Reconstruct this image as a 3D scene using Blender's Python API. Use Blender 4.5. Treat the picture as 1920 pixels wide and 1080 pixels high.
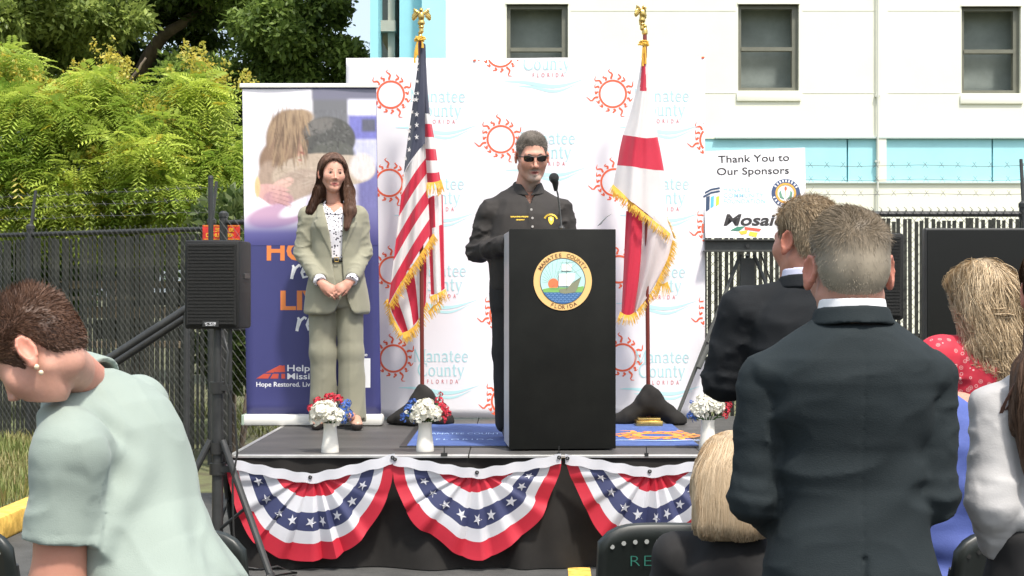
import bpy, bmesh, math, random
import numpy as np
from mathutils import Vector, Matrix, Euler
random.seed(7); RNG = np.random.default_rng(7)
SC = bpy.context.scene; COL = SC.collection
for _o in list(bpy.data.objects): bpy.data.objects.remove(_o)
R = math.radians
# ---------------------------------------------------------------- camera, sky, sun, exposure
F, HOR, H = 2700.0, 560.0, 1.45            # focal length in photo pixels, horizon row, eye height
cam_d = bpy.data.cameras.new('camera'); cam = bpy.data.objects.new('camera', cam_d); COL.objects.link(cam)
cam_d.sensor_width = 36.0; cam_d.lens = 36.0*F/1920.0; cam_d.shift_y = (HOR-540.0)/1920.0
cam_d.clip_start = 0.1; cam_d.clip_end = 3000
cam.location = (0, 0, H); cam.rotation_euler = (R(90), 0, 0); SC.camera = cam
SUN_EL, SUN_AZ = 62.0, 30.0                # azimuth measured from -Y (behind the camera) towards +X
w = bpy.data.worlds.new('World'); SC.world = w; w.use_nodes = True
nt = w.node_tree; bg = nt.nodes['Background']
sky = nt.nodes.new('ShaderNodeTexSky'); sky.sky_type = 'NISHITA'; sky.sun_disc = False
sky.sun_elevation = R(SUN_EL); sky.sun_rotation = R(180-SUN_AZ); sky.dust_density = 5.0; sky.air_density = 1.0
veil = nt.nodes.new('ShaderNodeMix'); veil.data_type = 'RGBA'; veil.inputs[0].default_value = .5      # thin even cloud over the blue
veil.inputs[7].default_value = (3.2, 3.65, 3.95, 1); nt.links.new(sky.outputs[0], veil.inputs[6]); nt.links.new(veil.outputs[2], bg.inputs[0]); bg.inputs[1].default_value = 0.13
sl = bpy.data.lights.new('sun', 'SUN'); sl.energy = 2.0; sl.angle = R(5.0); sl.color = (1.0, 0.955, 0.88)
sun = bpy.data.objects.new('sun', sl); COL.objects.link(sun)
_d = Vector((math.sin(R(SUN_AZ))*math.cos(R(SUN_EL)), -math.cos(R(SUN_AZ))*math.cos(R(SUN_EL)), math.sin(R(SUN_EL))))
sun.rotation_euler = _d.to_track_quat('Z', 'Y').to_euler(); sun.location = (6, -4, 12)
SC.view_settings.view_transform = 'Standard'; SC.view_settings.look = 'None'
SC.view_settings.exposure = 1.28; SC.view_settings.gamma = 1.0
try: SC.view_settings.use_curve_mapping = False
except Exception: pass
SC.render.engine = 'CYCLES'; SC.cycles.max_bounces = 6; SC.cycles.use_denoising = True
# ---------------------------------------------------------------- helpers
def W(px, py, Y): return Vector(((px-960)*Y/F, Y, H-(py-HOR)*Y/F))      # photo pixel at depth Y -> point
def X(px, Y): return (px-960)*Y/F
def Z(py, Y): return H-(py-HOR)*Y/F
def rgb(r, g, b):                                                      # sRGB 0..255 -> linear
    return tuple(((c/255)/12.92 if c/255 <= .04045 else ((c/255+.055)/1.055)**2.4) for c in (r, g, b))
_mats = {}
def mat(name, col=(.5, .5, .5), rough=.6, metal=0, spec=.5, var=0.0, vscale=8.0, bump=0.0, bscale=60.0, attr=False, transl=0.0,
        sheen=0.0, stretch=(1, 1, 1), col2=None, alpha=1.0, coat=0.0, wear=0.0, sss=0.0, wrinkle=0.0, wscale=5.0):
    if name in _mats: return _mats[name]
    m = bpy.data.materials.new(name); m.use_nodes = True; _mats[name] = m
    n = m.node_tree.nodes; l = m.node_tree.links; p = n['Principled BSDF']
    p.inputs['Roughness'].default_value = rough; p.inputs['Metallic'].default_value = metal
    p.inputs['Specular IOR Level'].default_value = spec
    if sheen: p.inputs['Sheen Weight'].default_value = sheen
    if coat: p.inputs['Coat Weight'].default_value = coat
    if sss:
        p.inputs['Subsurface Weight'].default_value = sss; p.inputs['Subsurface Radius'].default_value = (.012, .004, .002)
        p.inputs['Subsurface Scale'].default_value = 1.0
    src = None
    if attr:
        a = n.new('ShaderNodeAttribute'); a.attribute_name = 'col'; src = a.outputs['Color']
    else: p.inputs['Base Color'].default_value = (*col, 1)
    if var or col2 or bump or wrinkle:
        tc = n.new('ShaderNodeTexCoord'); mp = n.new('ShaderNodeMapping'); mp.inputs['Scale'].default_value = stretch
        l.new(tc.outputs['Object'], mp.inputs[0])
    if var or col2:
        nz = n.new('ShaderNodeTexNoise'); nz.inputs['Scale'].default_value = vscale; nz.inputs['Detail'].default_value = 8
        nz.inputs['Roughness'].default_value = .65; l.new(mp.outputs[0], nz.inputs['Vector'])
        rp = n.new('ShaderNodeValToRGB'); rp.color_ramp.elements[0].position = .32; rp.color_ramp.elements[1].position = .68
        l.new(nz.outputs[0], rp.inputs[0])
        if attr:
            a1, a2 = (1-var,)*3, (1+var,)*3
        else:
            a1 = tuple(c*(1-var) for c in col); a2 = tuple(min(1, c*(1+var)) for c in (col2 or col))
        rp.color_ramp.elements[0].color = (*a1, 1); rp.color_ramp.elements[1].color = (*a2, 1)
        if attr:
            mx = n.new('ShaderNodeMix'); mx.data_type = 'RGBA'; mx.blend_type = 'MULTIPLY'; mx.inputs[0].default_value = 1
            l.new(src, mx.inputs[6]); l.new(rp.outputs[0], mx.inputs[7]); src = mx.outputs[2]
        else: src = rp.outputs[0]
    if src is not None: l.new(src, p.inputs['Base Color'])
    if bump:
        nb = n.new('ShaderNodeTexNoise'); nb.inputs['Scale'].default_value = bscale; nb.inputs['Detail'].default_value = 6
        l.new(mp.outputs[0], nb.inputs['Vector'])
        b = n.new('ShaderNodeBump'); b.inputs['Strength'].default_value = bump; b.inputs['Distance'].default_value = .01
        l.new(nb.outputs[0], b.inputs['Height']); l.new(b.outputs[0], p.inputs['Normal'])
        if wrinkle:                          # creases of the cloth
            nw = n.new('ShaderNodeTexNoise'); nw.noise_type = 'RIDGED_MULTIFRACTAL'; nw.inputs['Scale'].default_value = wscale; nw.inputs['Detail'].default_value = 2.5; nw.inputs['Distortion'].default_value = 1.1
            l.new(mp.outputs[0], nw.inputs['Vector']); b2 = n.new('ShaderNodeBump'); b2.inputs['Strength'].default_value = wrinkle; b2.inputs['Distance'].default_value = .022
            l.new(nw.outputs[0], b2.inputs['Height']); l.new(b.outputs[0], b2.inputs['Normal']); l.new(b2.outputs[0], p.inputs['Normal'])
    if transl:
        t = n.new('ShaderNodeBsdfTranslucent'); mx = n.new('ShaderNodeMixShader'); mx.inputs[0].default_value = transl
        if src is not None: l.new(src, t.inputs[0])
        else: t.inputs[0].default_value = (*col, 1)
        out = n['Material Output']; l.new(p.outputs[0], mx.inputs[1]); l.new(t.outputs[0], mx.inputs[2]); l.new(mx.outputs[0], out.inputs[0])
    return m
def tag(o, label=None, cat=None, group=None, kind=None):
    if label: o['label'] = label
    if cat: o['category'] = cat
    if group: o['group'] = group
    if kind: o['kind'] = kind
    return o
def empty(name, loc=(0, 0, 0), rz=0.0, label=None, cat=None, group=None):
    o = bpy.data.objects.new(name, None); COL.objects.link(o); o.location = loc; o.rotation_euler = (0, 0, rz)
    o.empty_display_size = .1
    return tag(o, label, cat, group)
def link(name, me, parent=None, label=None, cat=None, group=None, kind=None):
    o = bpy.data.objects.new(name, me); COL.objects.link(o)
    if parent is not None: o.parent = parent
    return tag(o, label, cat, group, kind)
def np_mesh(name, V, Fa, mats, parent=None, smooth=True, col=None, midx=None, **kw):
    """V (n,3), Fa list of arrays (m,3)/(m,4) or one array"""
    if not isinstance(Fa, (list, tuple)): Fa = [Fa]
    Fa = [np.asarray(f, dtype=np.int32) for f in Fa if len(f)]
    me = bpy.data.meshes.new(name); V = np.asarray(V, dtype=np.float32)
    me.vertices.add(len(V)); me.vertices.foreach_set('co', V.ravel())
    loops = np.concatenate([f.ravel() for f in Fa]); tot = np.concatenate([np.full(len(f), f.shape[1], np.int32) for f in Fa])
    st = np.concatenate([[0], np.cumsum(tot)[:-1]]).astype(np.int32)
    me.loops.add(len(loops)); me.loops.foreach_set('vertex_index', loops)
    me.polygons.add(len(tot)); me.polygons.foreach_set('loop_start', st); me.polygons.foreach_set('loop_total', tot)
    if not isinstance(mats, (list, tuple)): mats = [mats]
    for m in mats: me.materials.append(m)
    if midx is not None: me.polygons.foreach_set('material_index', np.asarray(midx, dtype=np.int32))
    me.update(calc_edges=True); me.validate()
    if smooth: me.polygons.foreach_set('use_smooth', np.ones(len(me.polygons), dtype=bool))
    if col is not None:
        a = me.attributes.new('col', 'FLOAT_COLOR', 'POINT'); c = np.ones((len(V), 4), np.float32); c[:, :3] = col
        a.data.foreach_set('color', c.ravel())
    return link(name, me, parent, **kw)
def frame_of(t, ref=Vector((0, 0, 1))):
    t = t.normalized()
    if abs(t.dot(ref)) > .95: ref = Vector((1, 0, 0))
    a = t.cross(ref).normalized(); return a, a.cross(t).normalized()
class MB:
    """collects shapes into ONE mesh"""
    def __init__(s): s.v = []; s.f = []; s.m = []; s.cm = 0
    def add(s, vs, fs, m=None):
        b = len(s.v); s.v += [tuple(p) for p in vs]; s.f += [tuple(i+b for i in f) for f in fs]; s.m += [s.cm if m is None else m]*len(fs)
        return s
    def box(s, c, d, rz=0, bev=0.0, rot=None, m=None):
        hx, hy, hz = d[0]/2, d[1]/2, d[2]/2
        if bev <= 0:
            vs = [(x, y, z) for x in (-hx, hx) for y in (-hy, hy) for z in (-hz, hz)]
            fs = [(0, 1, 3, 2), (4, 6, 7, 5), (0, 4, 5, 1), (2, 3, 7, 6), (0, 2, 6, 4), (1, 5, 7, 3)]
        else:
            bm = bmesh.new(); bmesh.ops.create_cube(bm, size=1)
            for q in bm.verts: q.co = Vector((q.co.x*d[0], q.co.y*d[1], q.co.z*d[2]))
            bmesh.ops.bevel(bm, geom=bm.edges[:], offset=bev, segments=2, affect='EDGES', profile=.5)
            bm.verts.index_update(); vs = [tuple(q.co) for q in bm.verts]; fs = [tuple(q.index for q in f.verts) for f in bm.faces]; bm.free()
        M = Matrix.Translation(Vector(c)) @ (rot.to_4x4() if rot is not None else Matrix.Rotation(rz, 4, 'Z'))
        return s.add([M @ Vector(p) for p in vs], fs, m)
    def tube(s, pts, r, n=8, cap=True, m=None, closed=False):
        pts = [Vector(p) for p in pts]; k = len(pts)
        rs = r if isinstance(r, (list, tuple)) else [r]*k
        vs = []; a = None
        for i, p in enumerate(pts):
            t = (pts[min(i+1, k-1)]-pts[max(i-1, 0)])
            if closed: t = pts[(i+1) % k]-pts[i-1]
            if t.length < 1e-9: t = Vector((0, 0, 1))
            t.normalize()
            if a is None: a, b = frame_of(t)
            else:
                a = (a - t*a.dot(t)); a = a.normalized() if a.length > 1e-6 else frame_of(t)[0]; b = a.cross(t)
            for j in range(n):
                an = 2*math.pi*j/n; vs.append(p + (a*math.cos(an)+b*math.sin(an))*rs[i])
        fs = []
        for i in range(k if closed else k-1):
            for j in range(n):
                q = (i+1) % k
                fs.append((i*n+j, i*n+(j+1) % n, q*n+(j+1) % n, q*n+j))
        if cap and not closed: fs += [tuple(range(n))[::-1], tuple((k-1)*n+j for j in range(n))]
        return s.add(vs, fs, m)
    def lathe(s, prof, c=(0, 0, 0), n=24, m=None, cap=True):
        vs = []; fs = []; k = len(prof); c = Vector(c)
        for (r, z) in prof:
            for j in range(n):
                an = 2*math.pi*j/n; vs.append(c+Vector((r*math.cos(an), r*math.sin(an), z)))
        for i in range(k-1):
            for j in range(n): fs.append((i*n+j, i*n+(j+1) % n, (i+1)*n+(j+1) % n, (i+1)*n+j))
        if cap: fs += [tuple(range(n))[::-1], tuple((k-1)*n+j for j in range(n))]
        return s.add(vs, fs, m)
    def prism(s, poly, fr, th, m=None):
        """poly: 2-d points, fr=(origin, ux, uy), extruded by th along ux x uy"""
        o, ux, uy = fr; nn = ux.cross(uy).normalized(); k = len(poly)
        vs = [o+ux*a+uy*b for a, b in poly] + [o+ux*a+uy*b+nn*th for a, b in poly]
        fs = [tuple(range(k))[::-1], tuple(range(k, 2*k))] + [(i, (i+1) % k, k+(i+1) % k, k+i) for i in range(k)]
        return s.add(vs, fs, m)
    def grid(s, fn, nu, nv, mfn=None):
        vs = [fn(i/nu, j/nv) for i in range(nu+1) for j in range(nv+1)]; b = len(s.v); s.v += [tuple(p) for p in vs]
        for i in range(nu):
            for j in range(nv):
                s.f.append((b+i*(nv+1)+j, b+(i+1)*(nv+1)+j, b+(i+1)*(nv+1)+j+1, b+i*(nv+1)+j+1))
                s.m.append(mfn((i+.5)/nu, (j+.5)/nv) if mfn else s.cm)
        return s
    def build(s, name, mats, parent=None, smooth=False, angle=35, **kw):
        me = bpy.data.meshes.new(name); me.from_pydata(s.v, [], s.f)
        if not isinstance(mats, (list, tuple)): mats = [mats]
        for q in mats: me.materials.append(q)
        if len(mats) > 1: me.polygons.foreach_set('material_index', np.asarray(s.m, np.int32))
        me.update()
        if smooth:
            me.polygons.foreach_set('use_smooth', np.ones(len(me.polygons), dtype=bool))
            if angle < 180:
                try: me.set_sharp_from_angle(angle=R(angle))
                except Exception: pass
        return link(name, me, parent, **kw)
def thicken(o, t, offset=0.0):
    m = o.modifiers.new('thick', 'SOLIDIFY'); m.thickness = t; m.offset = offset; return o
def marks(mb, fr, x0, x1, y, h, seed, m=None):
    """a row of print too small to read in the photograph: short uneven strokes"""
    r_ = random.Random(seed); x = x0
    while x < x1-h*.3:
        w_ = h*r_.uniform(.45, .75); a = r_.random()
        for (p, q) in (((0, 0), (0, 1)), ((1, 0), (1, 1)), ((0, 1), (1, 1)), ((0, .5), (1, .5)), ((0, 0), (1, 0))):
            if r_.random() < .6: stroke(mb, [(x+p[0]*w_, y+p[1]*h), (x+q[0]*w_, y+q[1]*h)], h*.2, fr, m)
        x += w_+h*.3
    return mb
_txt = {}
def text2d(s, bold=0.0, spacing=1.0, shear=0.0):
    """flat lettering as (verts, faces), cap height about 0.7, centred on x"""
    key = (s, bold, spacing, shear)
    if key in _txt: return _txt[key]
    cu = bpy.data.curves.new('t', 'FONT'); cu.body = s; cu.offset = bold; cu.space_character = spacing; cu.shear = shear
    cu.fill_mode = 'FRONT'; cu.resolution_u = 3
    o = bpy.data.objects.new('t', cu); COL.objects.link(o)
    dg = bpy.context.evaluated_depsgraph_get(); me = bpy.data.meshes.new_from_object(o.evaluated_get(dg))
    vs = np.array([tuple(q.co[:2]) for q in me.vertices]).reshape(-1, 2); fs = [tuple(p.vertices) for p in me.polygons]
    bpy.data.objects.remove(o); bpy.data.curves.remove(cu); bpy.data.meshes.remove(me)
    if len(vs): vs[:, 0] -= (vs[:, 0].min()+vs[:, 0].max())/2
    _txt[key] = (vs, fs); return _txt[key]
def lettering(mb, s, fr, cx, cy, height, width=None, bold=0.0, spacing=1.0, shear=0.0, m=None, rot=0.0):
    """adds flat letters to mb on plane fr=(origin, ux, uy); (cx, cy) = centre of the baseline; height = cap height"""
    vs, fs = text2d(s, bold, spacing, shear); o, ux, uy = fr
    k = height/.69; sx = k if width is None else width/max(1e-6, np.ptp(vs[:, 0])); c, q = math.cos(rot), math.sin(rot)
    mb.add([o+ux*(cx+a*sx*c-b*k*q)+uy*(cy+a*sx*q+b*k*c) for a, b in vs], fs, m); return mb
def flat(mb, pts, fr, m=None):
    o, ux, uy = fr; mb.add([o+ux*a+uy*b for a, b in pts], [tuple(range(len(pts)))], m); return mb
def disc(cx, cy, r, n=32, ry=None, a0=0, a1=2*math.pi):
    ry = ry or r; full = abs(a1-a0-2*math.pi) < 1e-6
    return [(cx+r*math.cos(a0+(a1-a0)*i/(n if full else n-1)), cy+ry*math.sin(a0+(a1-a0)*i/(n if full else n-1))) for i in range(n)]
def ring2d(mb, cx, cy, r0, r1, fr, n=40, m=None, a0=0, a1=2*math.pi):
    o, ux, uy = fr; vs = []; fs = []
    for i in range(n+1):
        a = a0+(a1-a0)*i/n
        for r in (r0, r1): vs.append(o+ux*(cx+r*math.cos(a))+uy*(cy+r*math.sin(a)))
    for i in range(n): fs.append((2*i, 2*i+1, 2*i+3, 2*i+2))
    mb.add(vs, fs, m); return mb
def stroke(mb, pts, wd, fr, m=None):
    """a flat brush stroke along 2-d points; wd number or list"""
    o, ux, uy = fr; k = len(pts); vs = []; wd = wd if isinstance(wd, (list, tuple)) else [wd]*k
    for i in range(k):
        a = Vector(pts[max(0, i-1)]); b = Vector(pts[min(k-1, i+1)]); t = (b-a); t = t.normalized() if t.length else Vector((1, 0))
        nx, ny = -t.y, t.x
        for sg in (-.5, .5): vs.append(o+ux*(pts[i][0]+nx*wd[i]*sg)+uy*(pts[i][1]+ny*wd[i]*sg))
    mb.add(vs, [(2*i, 2*i+2, 2*i+3, 2*i+1) for i in range(k-1)], m); return mb
def off(fr, d):                            # the same print plane moved d metres out along its normal
    o, ux, uy = fr; return (o+ux.cross(uy).normalized()*d, ux, uy)
def star2d(cx, cy, r, rot=math.pi/2, n=5, q=.4):
    return [(cx+(r if i % 2 == 0 else r*q)*math.cos(rot+math.pi*i/n), cy+(r if i % 2 == 0 else r*q)*math.sin(rot+math.pi*i/n)) for i in range(2*n)]
def crom(P, t):                            # Catmull-Rom through rows of P (n,k), t in 0..1
    P = np.asarray(P, float); n = len(P)-1; x = min(max(t, 0), 1)*n; i = min(int(x), n-1); f = x-i
    p0, p1, p2, p3 = P[max(i-1, 0)], P[i], P[i+1], P[min(i+2, n)]
    return .5*((2*p1)+(-p0+p2)*f+(2*p0-5*p1+4*p2-p3)*f*f+(-p0+3*p1-3*p2+p3)*f**3)
def copy_thing(o, name=None):
    def cp(a, par):
        c = a.copy(); COL.objects.link(c)
        if par is not None: c.parent = par
        for ch in list(a.children): cp(ch, c)
        return c
    return cp(o, None)
# ---------------------------------------------------------------- implicit surfaces (bodies, cloth, small sculpted things)
def vnoise(P, s, seed=0):
    Q = np.asarray(P, np.float32)*np.float32(s)+np.float32(seed*17.13+100.0); i = np.floor(Q).astype(np.int64); f = (Q-i).astype(np.float32); f = f*f*(3-2*f)
    def h(a, b, c):
        n = (a*374761393+b*668265263+c*1274126177+seed*974634) & 0xffffffff
        n = ((n ^ (n >> 13))*1274126177) & 0xffffffff; n = n ^ (n >> 16)
        return (n & 0xffff).astype(np.float32)/32767.5-1
    x, y, z = i[:, 0], i[:, 1], i[:, 2]; fx, fy, fz = f[:, 0], f[:, 1], f[:, 2]; r = 0
    for dz in (0, 1):
        for dy in (0, 1):
            a = h(x, y+dy, z+dz); b = h(x+1, y+dy, z+dz); t = a+(b-a)*fx
            r = r + t*(fy if dy else 1-fy)*(fz if dz else 1-fz)
    return r
def smin(a, b, k):
    h = np.clip(.5+.5*(b-a)/k, 0, 1); return b+(a-b)*h-k*h*(1-h)
def smax(a, b, k): return -smin(-a, -b, k)
def capd(P, a, b, ra, rb, flat=None):
    a = np.asarray(a, np.float32); b = np.asarray(b, np.float32); ba = b-a; pa = P-a
    t = np.clip((pa @ ba)/max(1e-9, float(ba @ ba)), 0, 1).astype(np.float32); q = pa-t[:, None]*ba
    if flat is not None:                    # (direction, factor): squash the section along a direction
        d = np.asarray(flat[0], np.float32); d = d/np.linalg.norm(d); e = q @ d; q = q+np.outer(e*(1/flat[1]-1), d)
    return np.linalg.norm(q, axis=1)-(ra+(rb-ra)*t)
def elld(P, c, r, rot=None):
    q = P-np.asarray(c, np.float32)
    if rot is not None: q = q @ np.asarray(rot, np.float32)      # columns of rot = ellipsoid axes
    r = np.asarray(r, np.float32); k0 = np.linalg.norm(q/r, axis=1); k1 = np.linalg.norm(q/(r*r), axis=1)
    return k0*(k0-1)/np.maximum(k1, 1e-6)
def loftd(P, zs, ws, ds, cx=0, cy=0, n=2.3):
    z = P[:, 2]; w = np.interp(z, zs, ws); d = np.interp(z, zs, ds)
    x = np.abs(P[:, 0]-(np.interp(z, zs, cx) if np.ndim(cx) else cx))/w; y = np.abs(P[:, 1]-(np.interp(z, zs, cy) if np.ndim(cy) else cy))/d
    k = (x**n+y**n)**(1/n); s = (k-1)*np.minimum(w, d)
    e = np.maximum(zs[0]-z, z-zs[-1]); return smax(s, e, .03)
def rotm(rx=0, ry=0, rz=0): return np.array(Euler((R(rx), R(ry), R(rz)), 'XYZ').to_matrix(), np.float32)
def sdf_mesh(fn, lo, hi, h, B=6):
    lo = np.asarray(lo, np.float32); hi = np.asarray(hi, np.float32)
    nb = np.maximum(1, np.ceil((hi-lo)/(h*B)).astype(int)); n = nb*B
    c = np.stack(np.meshgrid(*[(np.arange(k)+.5)*B*h-h*.5 for k in nb], indexing='ij'), -1).reshape(-1, 3).astype(np.float32)+lo
    dc = fn(c).astype(np.float32); act = np.abs(dc) < B*h*.87*1.7+.012
    V = np.repeat(np.repeat(np.repeat(np.where(dc < 0, -1., 1.).reshape(nb), B, 0), B, 1), B, 2).astype(np.float32)
    ai = np.argwhere(act.reshape(nb))
    o = np.stack(np.meshgrid(*[np.arange(B)]*3, indexing='ij'), -1).reshape(-1, 3)
    I = (ai[:, None, :]*B+o[None]).reshape(-1, 3); P = I.astype(np.float32)*h+lo
    vals = np.concatenate([fn(P[k:k+400000]) for k in range(0, len(P), 400000)]) if len(P) else np.zeros(0)
    V[I[:, 0], I[:, 1], I[:, 2]] = vals
    for ax in range(3):                      # close the surface at the border of the box
        sl_ = [slice(None)]*3
        for e in (0, -1): sl_[ax] = e; V[tuple(sl_)] = np.maximum(V[tuple(sl_)], 1e-3)
    S = V < 0; cnt = np.zeros(tuple(n-1), np.int8)
    cs = [(i, j, k) for i in (0, 1) for j in (0, 1) for k in (0, 1)]
    def sub(A, q): return A[q[0]:A.shape[0]-1+q[0], q[1]:A.shape[1]-1+q[1], q[2]:A.shape[2]-1+q[2]]
    for q in cs: cnt += sub(S, q)
    cells = np.argwhere((cnt > 0) & (cnt < 8)); idx = np.full(tuple(n-1), -1, np.int32); idx[tuple(cells.T)] = np.arange(len(cells))
    cv = np.stack([V[cells[:, 0]+q[0], cells[:, 1]+q[1], cells[:, 2]+q[2]] for q in cs], 1)
    acc = np.zeros((len(cells), 3), np.float32); num = np.zeros(len(cells), np.float32); ca = np.array(cs, np.float32)
    for a in range(8):
        for b in range(a+1, 8):
            if sum(abs(x-y) for x, y in zip(cs[a], cs[b])) != 1: continue
            va, vb = cv[:, a], cv[:, b]; mk = (va < 0) != (vb < 0); t = np.where(mk, va/np.where(mk, va-vb, 1), 0)
            acc += np.where(mk[:, None], ca[a]+(ca[b]-ca[a])*t[:, None], 0); num += mk
    verts = (cells+acc/num[:, None])*h+lo
    quads = []
    for ax in range(3):
        u, v = (ax+1) % 3, (ax+2) % 3
        A = S[tuple(slice(0, -1) if q == ax else slice(None) for q in range(3))]; Bq = S[tuple(slice(1, None) if q == ax else slice(None) for q in range(3))]
        e = np.argwhere(A != Bq); e = e[(e[:, u] > 0) & (e[:, v] > 0) & (e[:, u] < n[u]-1) & (e[:, v] < n[v]-1)]
        fl = A[tuple(e.T)]
        def cell(du, dv):
            c2 = e.copy(); c2[:, u] -= du; c2[:, v] -= dv; return idx[tuple(c2.T)]
        q = np.stack([cell(1, 1), cell(0, 1), cell(0, 0), cell(1, 0)], 1); q[~fl] = q[~fl][:, ::-1]; quads.append(q)
    Q = np.concatenate(quads); return verts.astype(np.float32), Q[(Q >= 0).all(1)]
def relax(V, Fq, it=1, lam=.5):
    for _ in range(it):
        s = np.zeros_like(V); c = np.zeros(len(V), np.float32); k = Fq.shape[1]
        for i in range(k):
            a, b = Fq[:, i], Fq[:, (i+1) % k]
            np.add.at(s, a, V[b]); np.add.at(c, a, 1); np.add.at(s, b, V[a]); np.add.at(c, b, 1)
        V = V+(s/np.maximum(c, 1)[:, None]-V)*lam
    return V
def normals(V, Fq):
    fn = np.cross(V[Fq[:, 2]]-V[Fq[:, 0]], V[Fq[:, 3]]-V[Fq[:, 1]]) if Fq.shape[1] == 4 else np.cross(V[Fq[:, 1]]-V[Fq[:, 0]], V[Fq[:, 2]]-V[Fq[:, 0]])
    nn = np.zeros_like(V)
    for i in range(Fq.shape[1]): np.add.at(nn, Fq[:, i], fn)
    return nn/np.maximum(np.linalg.norm(nn, axis=1), 1e-12)[:, None]
def strands(paths, w0, w1, cols):
    """paths (N,S,3) -> narrow tapering ribbons lying along the head; returns V, F, colours"""
    N, S, _ = paths.shape; t = np.gradient(paths, axis=1); t /= np.maximum(np.linalg.norm(t, axis=2), 1e-9)[..., None]
    out = paths-paths[:, 0].mean(0)*np.array([1, 1, 0])-np.array([0, 0, 1.])*paths[..., 2:3]*.8-np.array([0, 0, .2])*paths[:, 0, 2].mean()+RNG.normal(0, .03, (N, 1, 3)); a = np.cross(t, out); a /= np.maximum(np.linalg.norm(a, axis=2), 1e-9)[..., None]
    wd = (w0+(w1-w0)*np.linspace(0, 1, S)[None, :, None])*1.25
    V = np.stack([paths-a*wd, paths+a*wd], 2).reshape(-1, 3); b = ((np.arange(N)*S*2)[:, None]+(np.arange(S-1)*2)[None]).reshape(-1, 1)
    return V, b+np.array([[0, 1, 3, 2]]), np.repeat(cols, S*2, axis=0)
# ================================================================ SETTING
M_asph = mat('asphalt', (.06, .06, .057), .9, var=.35, vscale=3, bump=.5, bscale=180)
M_grass_soil = mat('soil', (.11, .10, .055), .95, var=.5, vscale=6, col2=(.10, .12, .04), bump=.5, bscale=40)
M_yard = mat('leaf_litter', (.13, .10, .06), .95, var=.5, vscale=2.5, col2=(.09, .10, .04), bump=.5, bscale=30)
def sheet(name, x0, y0, x1, y1, z, m, kind='structure', **kw):
    mb = MB(); mb.add([(x0, y0, z), (x1, y0, z), (x1, y1, z), (x0, y1, z)], [(0, 1, 2, 3)]); return mb.build(name, m, kind=kind, **kw)
sheet('ground', -900, -700, 900, 1500, -.02, M_yard)
sheet('asphalt', -3.05, -6, 16, 10.75, 0, M_asph)
# yellow parking line on the asphalt in front of the stage
M_yel = mat('yellow_paint', (.70, .40, .06), .7, var=.35, vscale=14, col2=(.75, .47, .10), bump=.3, bscale=90)
mb = MB(); mb.add([(.26, 6.0, .004), (.37, 6.0, .004), (.42, 7.75, .004), (.30, 7.75, .004)], [(0, 1, 2, 3)])
mb.build('parking_line', M_yel, kind='structure')
# kerb: separate cast pieces
kb = empty('kerb', (-3.05, 0, 0)); kb['kind'] = 'structure'
km = MB(); km.box((-.08, .75, .07), (.16, 1.485, .15), bev=.02); _k0 = km.build('kerb_stone', M_yel, kb, smooth=True); _k0.location.y = 2.5
for i in range(1, 6):
    c = _k0.copy(); COL.objects.link(c); c.parent = kb; c.location.y = 2.5+1.5*i
# raised verge and its grass
mb = MB(); mb.box((-7.6, 6.5, .05), (8.78, 11.0, .14)); mb.box((-7.6, 14.0, .05), (8.78, 4.0, .139)); mb.build('verge', M_grass_soil, kind='structure')
def grass(name, n, x0, x1, y0, y1, z, hmin, hmax, pal):
    x = RNG.uniform(x0, x1, n); y = RNG.uniform(y0, y1, n); p = vnoise(np.stack([x, y, x*0], 1), 2.2, 3)*.5+.5
    hh = RNG.uniform(hmin, hmax, n)*(.45+.8*p); a = RNG.uniform(0, 6.28, n); le = RNG.uniform(.1, .8, n)*hh; wd = RNG.uniform(.003, .007, n)
    dx, dy = np.cos(a), np.sin(a); base = np.stack([x, y, np.full(n, z)], 1); side = np.stack([-dy, dx, dx*0], 1)*wd[:, None]
    mid = base+np.stack([dx*le*.35, dy*le*.35, hh*.6], 1); tip = base+np.stack([dx*le, dy*le, hh], 1)
    V = np.stack([base-side, base+side, mid+side*.7, mid-side*.7, tip], 1).reshape(-1, 3); o = np.arange(n)[:, None]*5
    t = np.clip(p+RNG.normal(0, .25, n), 0, 1)[:, None]; c = np.array(pal[0])*(1-t)+np.array(pal[1])*t
    return np_mesh(name, V, [o+np.array([[0, 1, 2, 3]]), o+np.array([[3, 2, 4]])], mat('grass', attr=True, rough=.6, transl=.3), col=np.repeat(c, 5, 0), kind='stuff')
grass('grass', 26000, -6.2, -3.22, 6.5, 13.6, .115, .05, .17, [(.30, .24, .10), (.16, .22, .05)])
grass('grass', 9000, -9, 1.5, 15.2, 19, -.02, .08, .3, [(.085, .095, .03), (.14, .16, .04)])
# ---------------------------------------------------------------- building
M_cream = mat('cream_stucco', (.79, .785, .66), .85, var=.045, vscale=.9, bump=.12, bscale=35)
M_aqua = mat('aqua_paint', (.30, .64, .71), .75, var=.05, vscale=2, bump=.1, bscale=35)
M_aqua2 = mat('pale_aqua_paint', (.37, .71, .77), .75, var=.05, vscale=2, bump=.1, bscale=35)
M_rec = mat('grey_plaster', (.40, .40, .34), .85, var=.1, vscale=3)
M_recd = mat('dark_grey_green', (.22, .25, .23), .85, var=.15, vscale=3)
M_olive = mat('olive_frame', (.15, .15, .115), .5, var=.1)
M_glass = mat('window_glass', (.11, .105, .078), .07, spec=.6, var=.3, vscale=1.3, col2=(.26, .245, .185))  # raised base and dark smears paint in sky and tree reflections
M_pane_low = mat('pane_reflection', (.215, .21, .165), .5, spec=.5, var=.2, vscale=1.2, col2=(.29, .28, .225))  # lower panes, reflected light likewise put into the colour
BY = 21.0
bld = empty('apartment_building', (X(1378, BY), BY, 0), label='cream block building with pale aqua band and sash windows behind the stage', cat='building')
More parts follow.
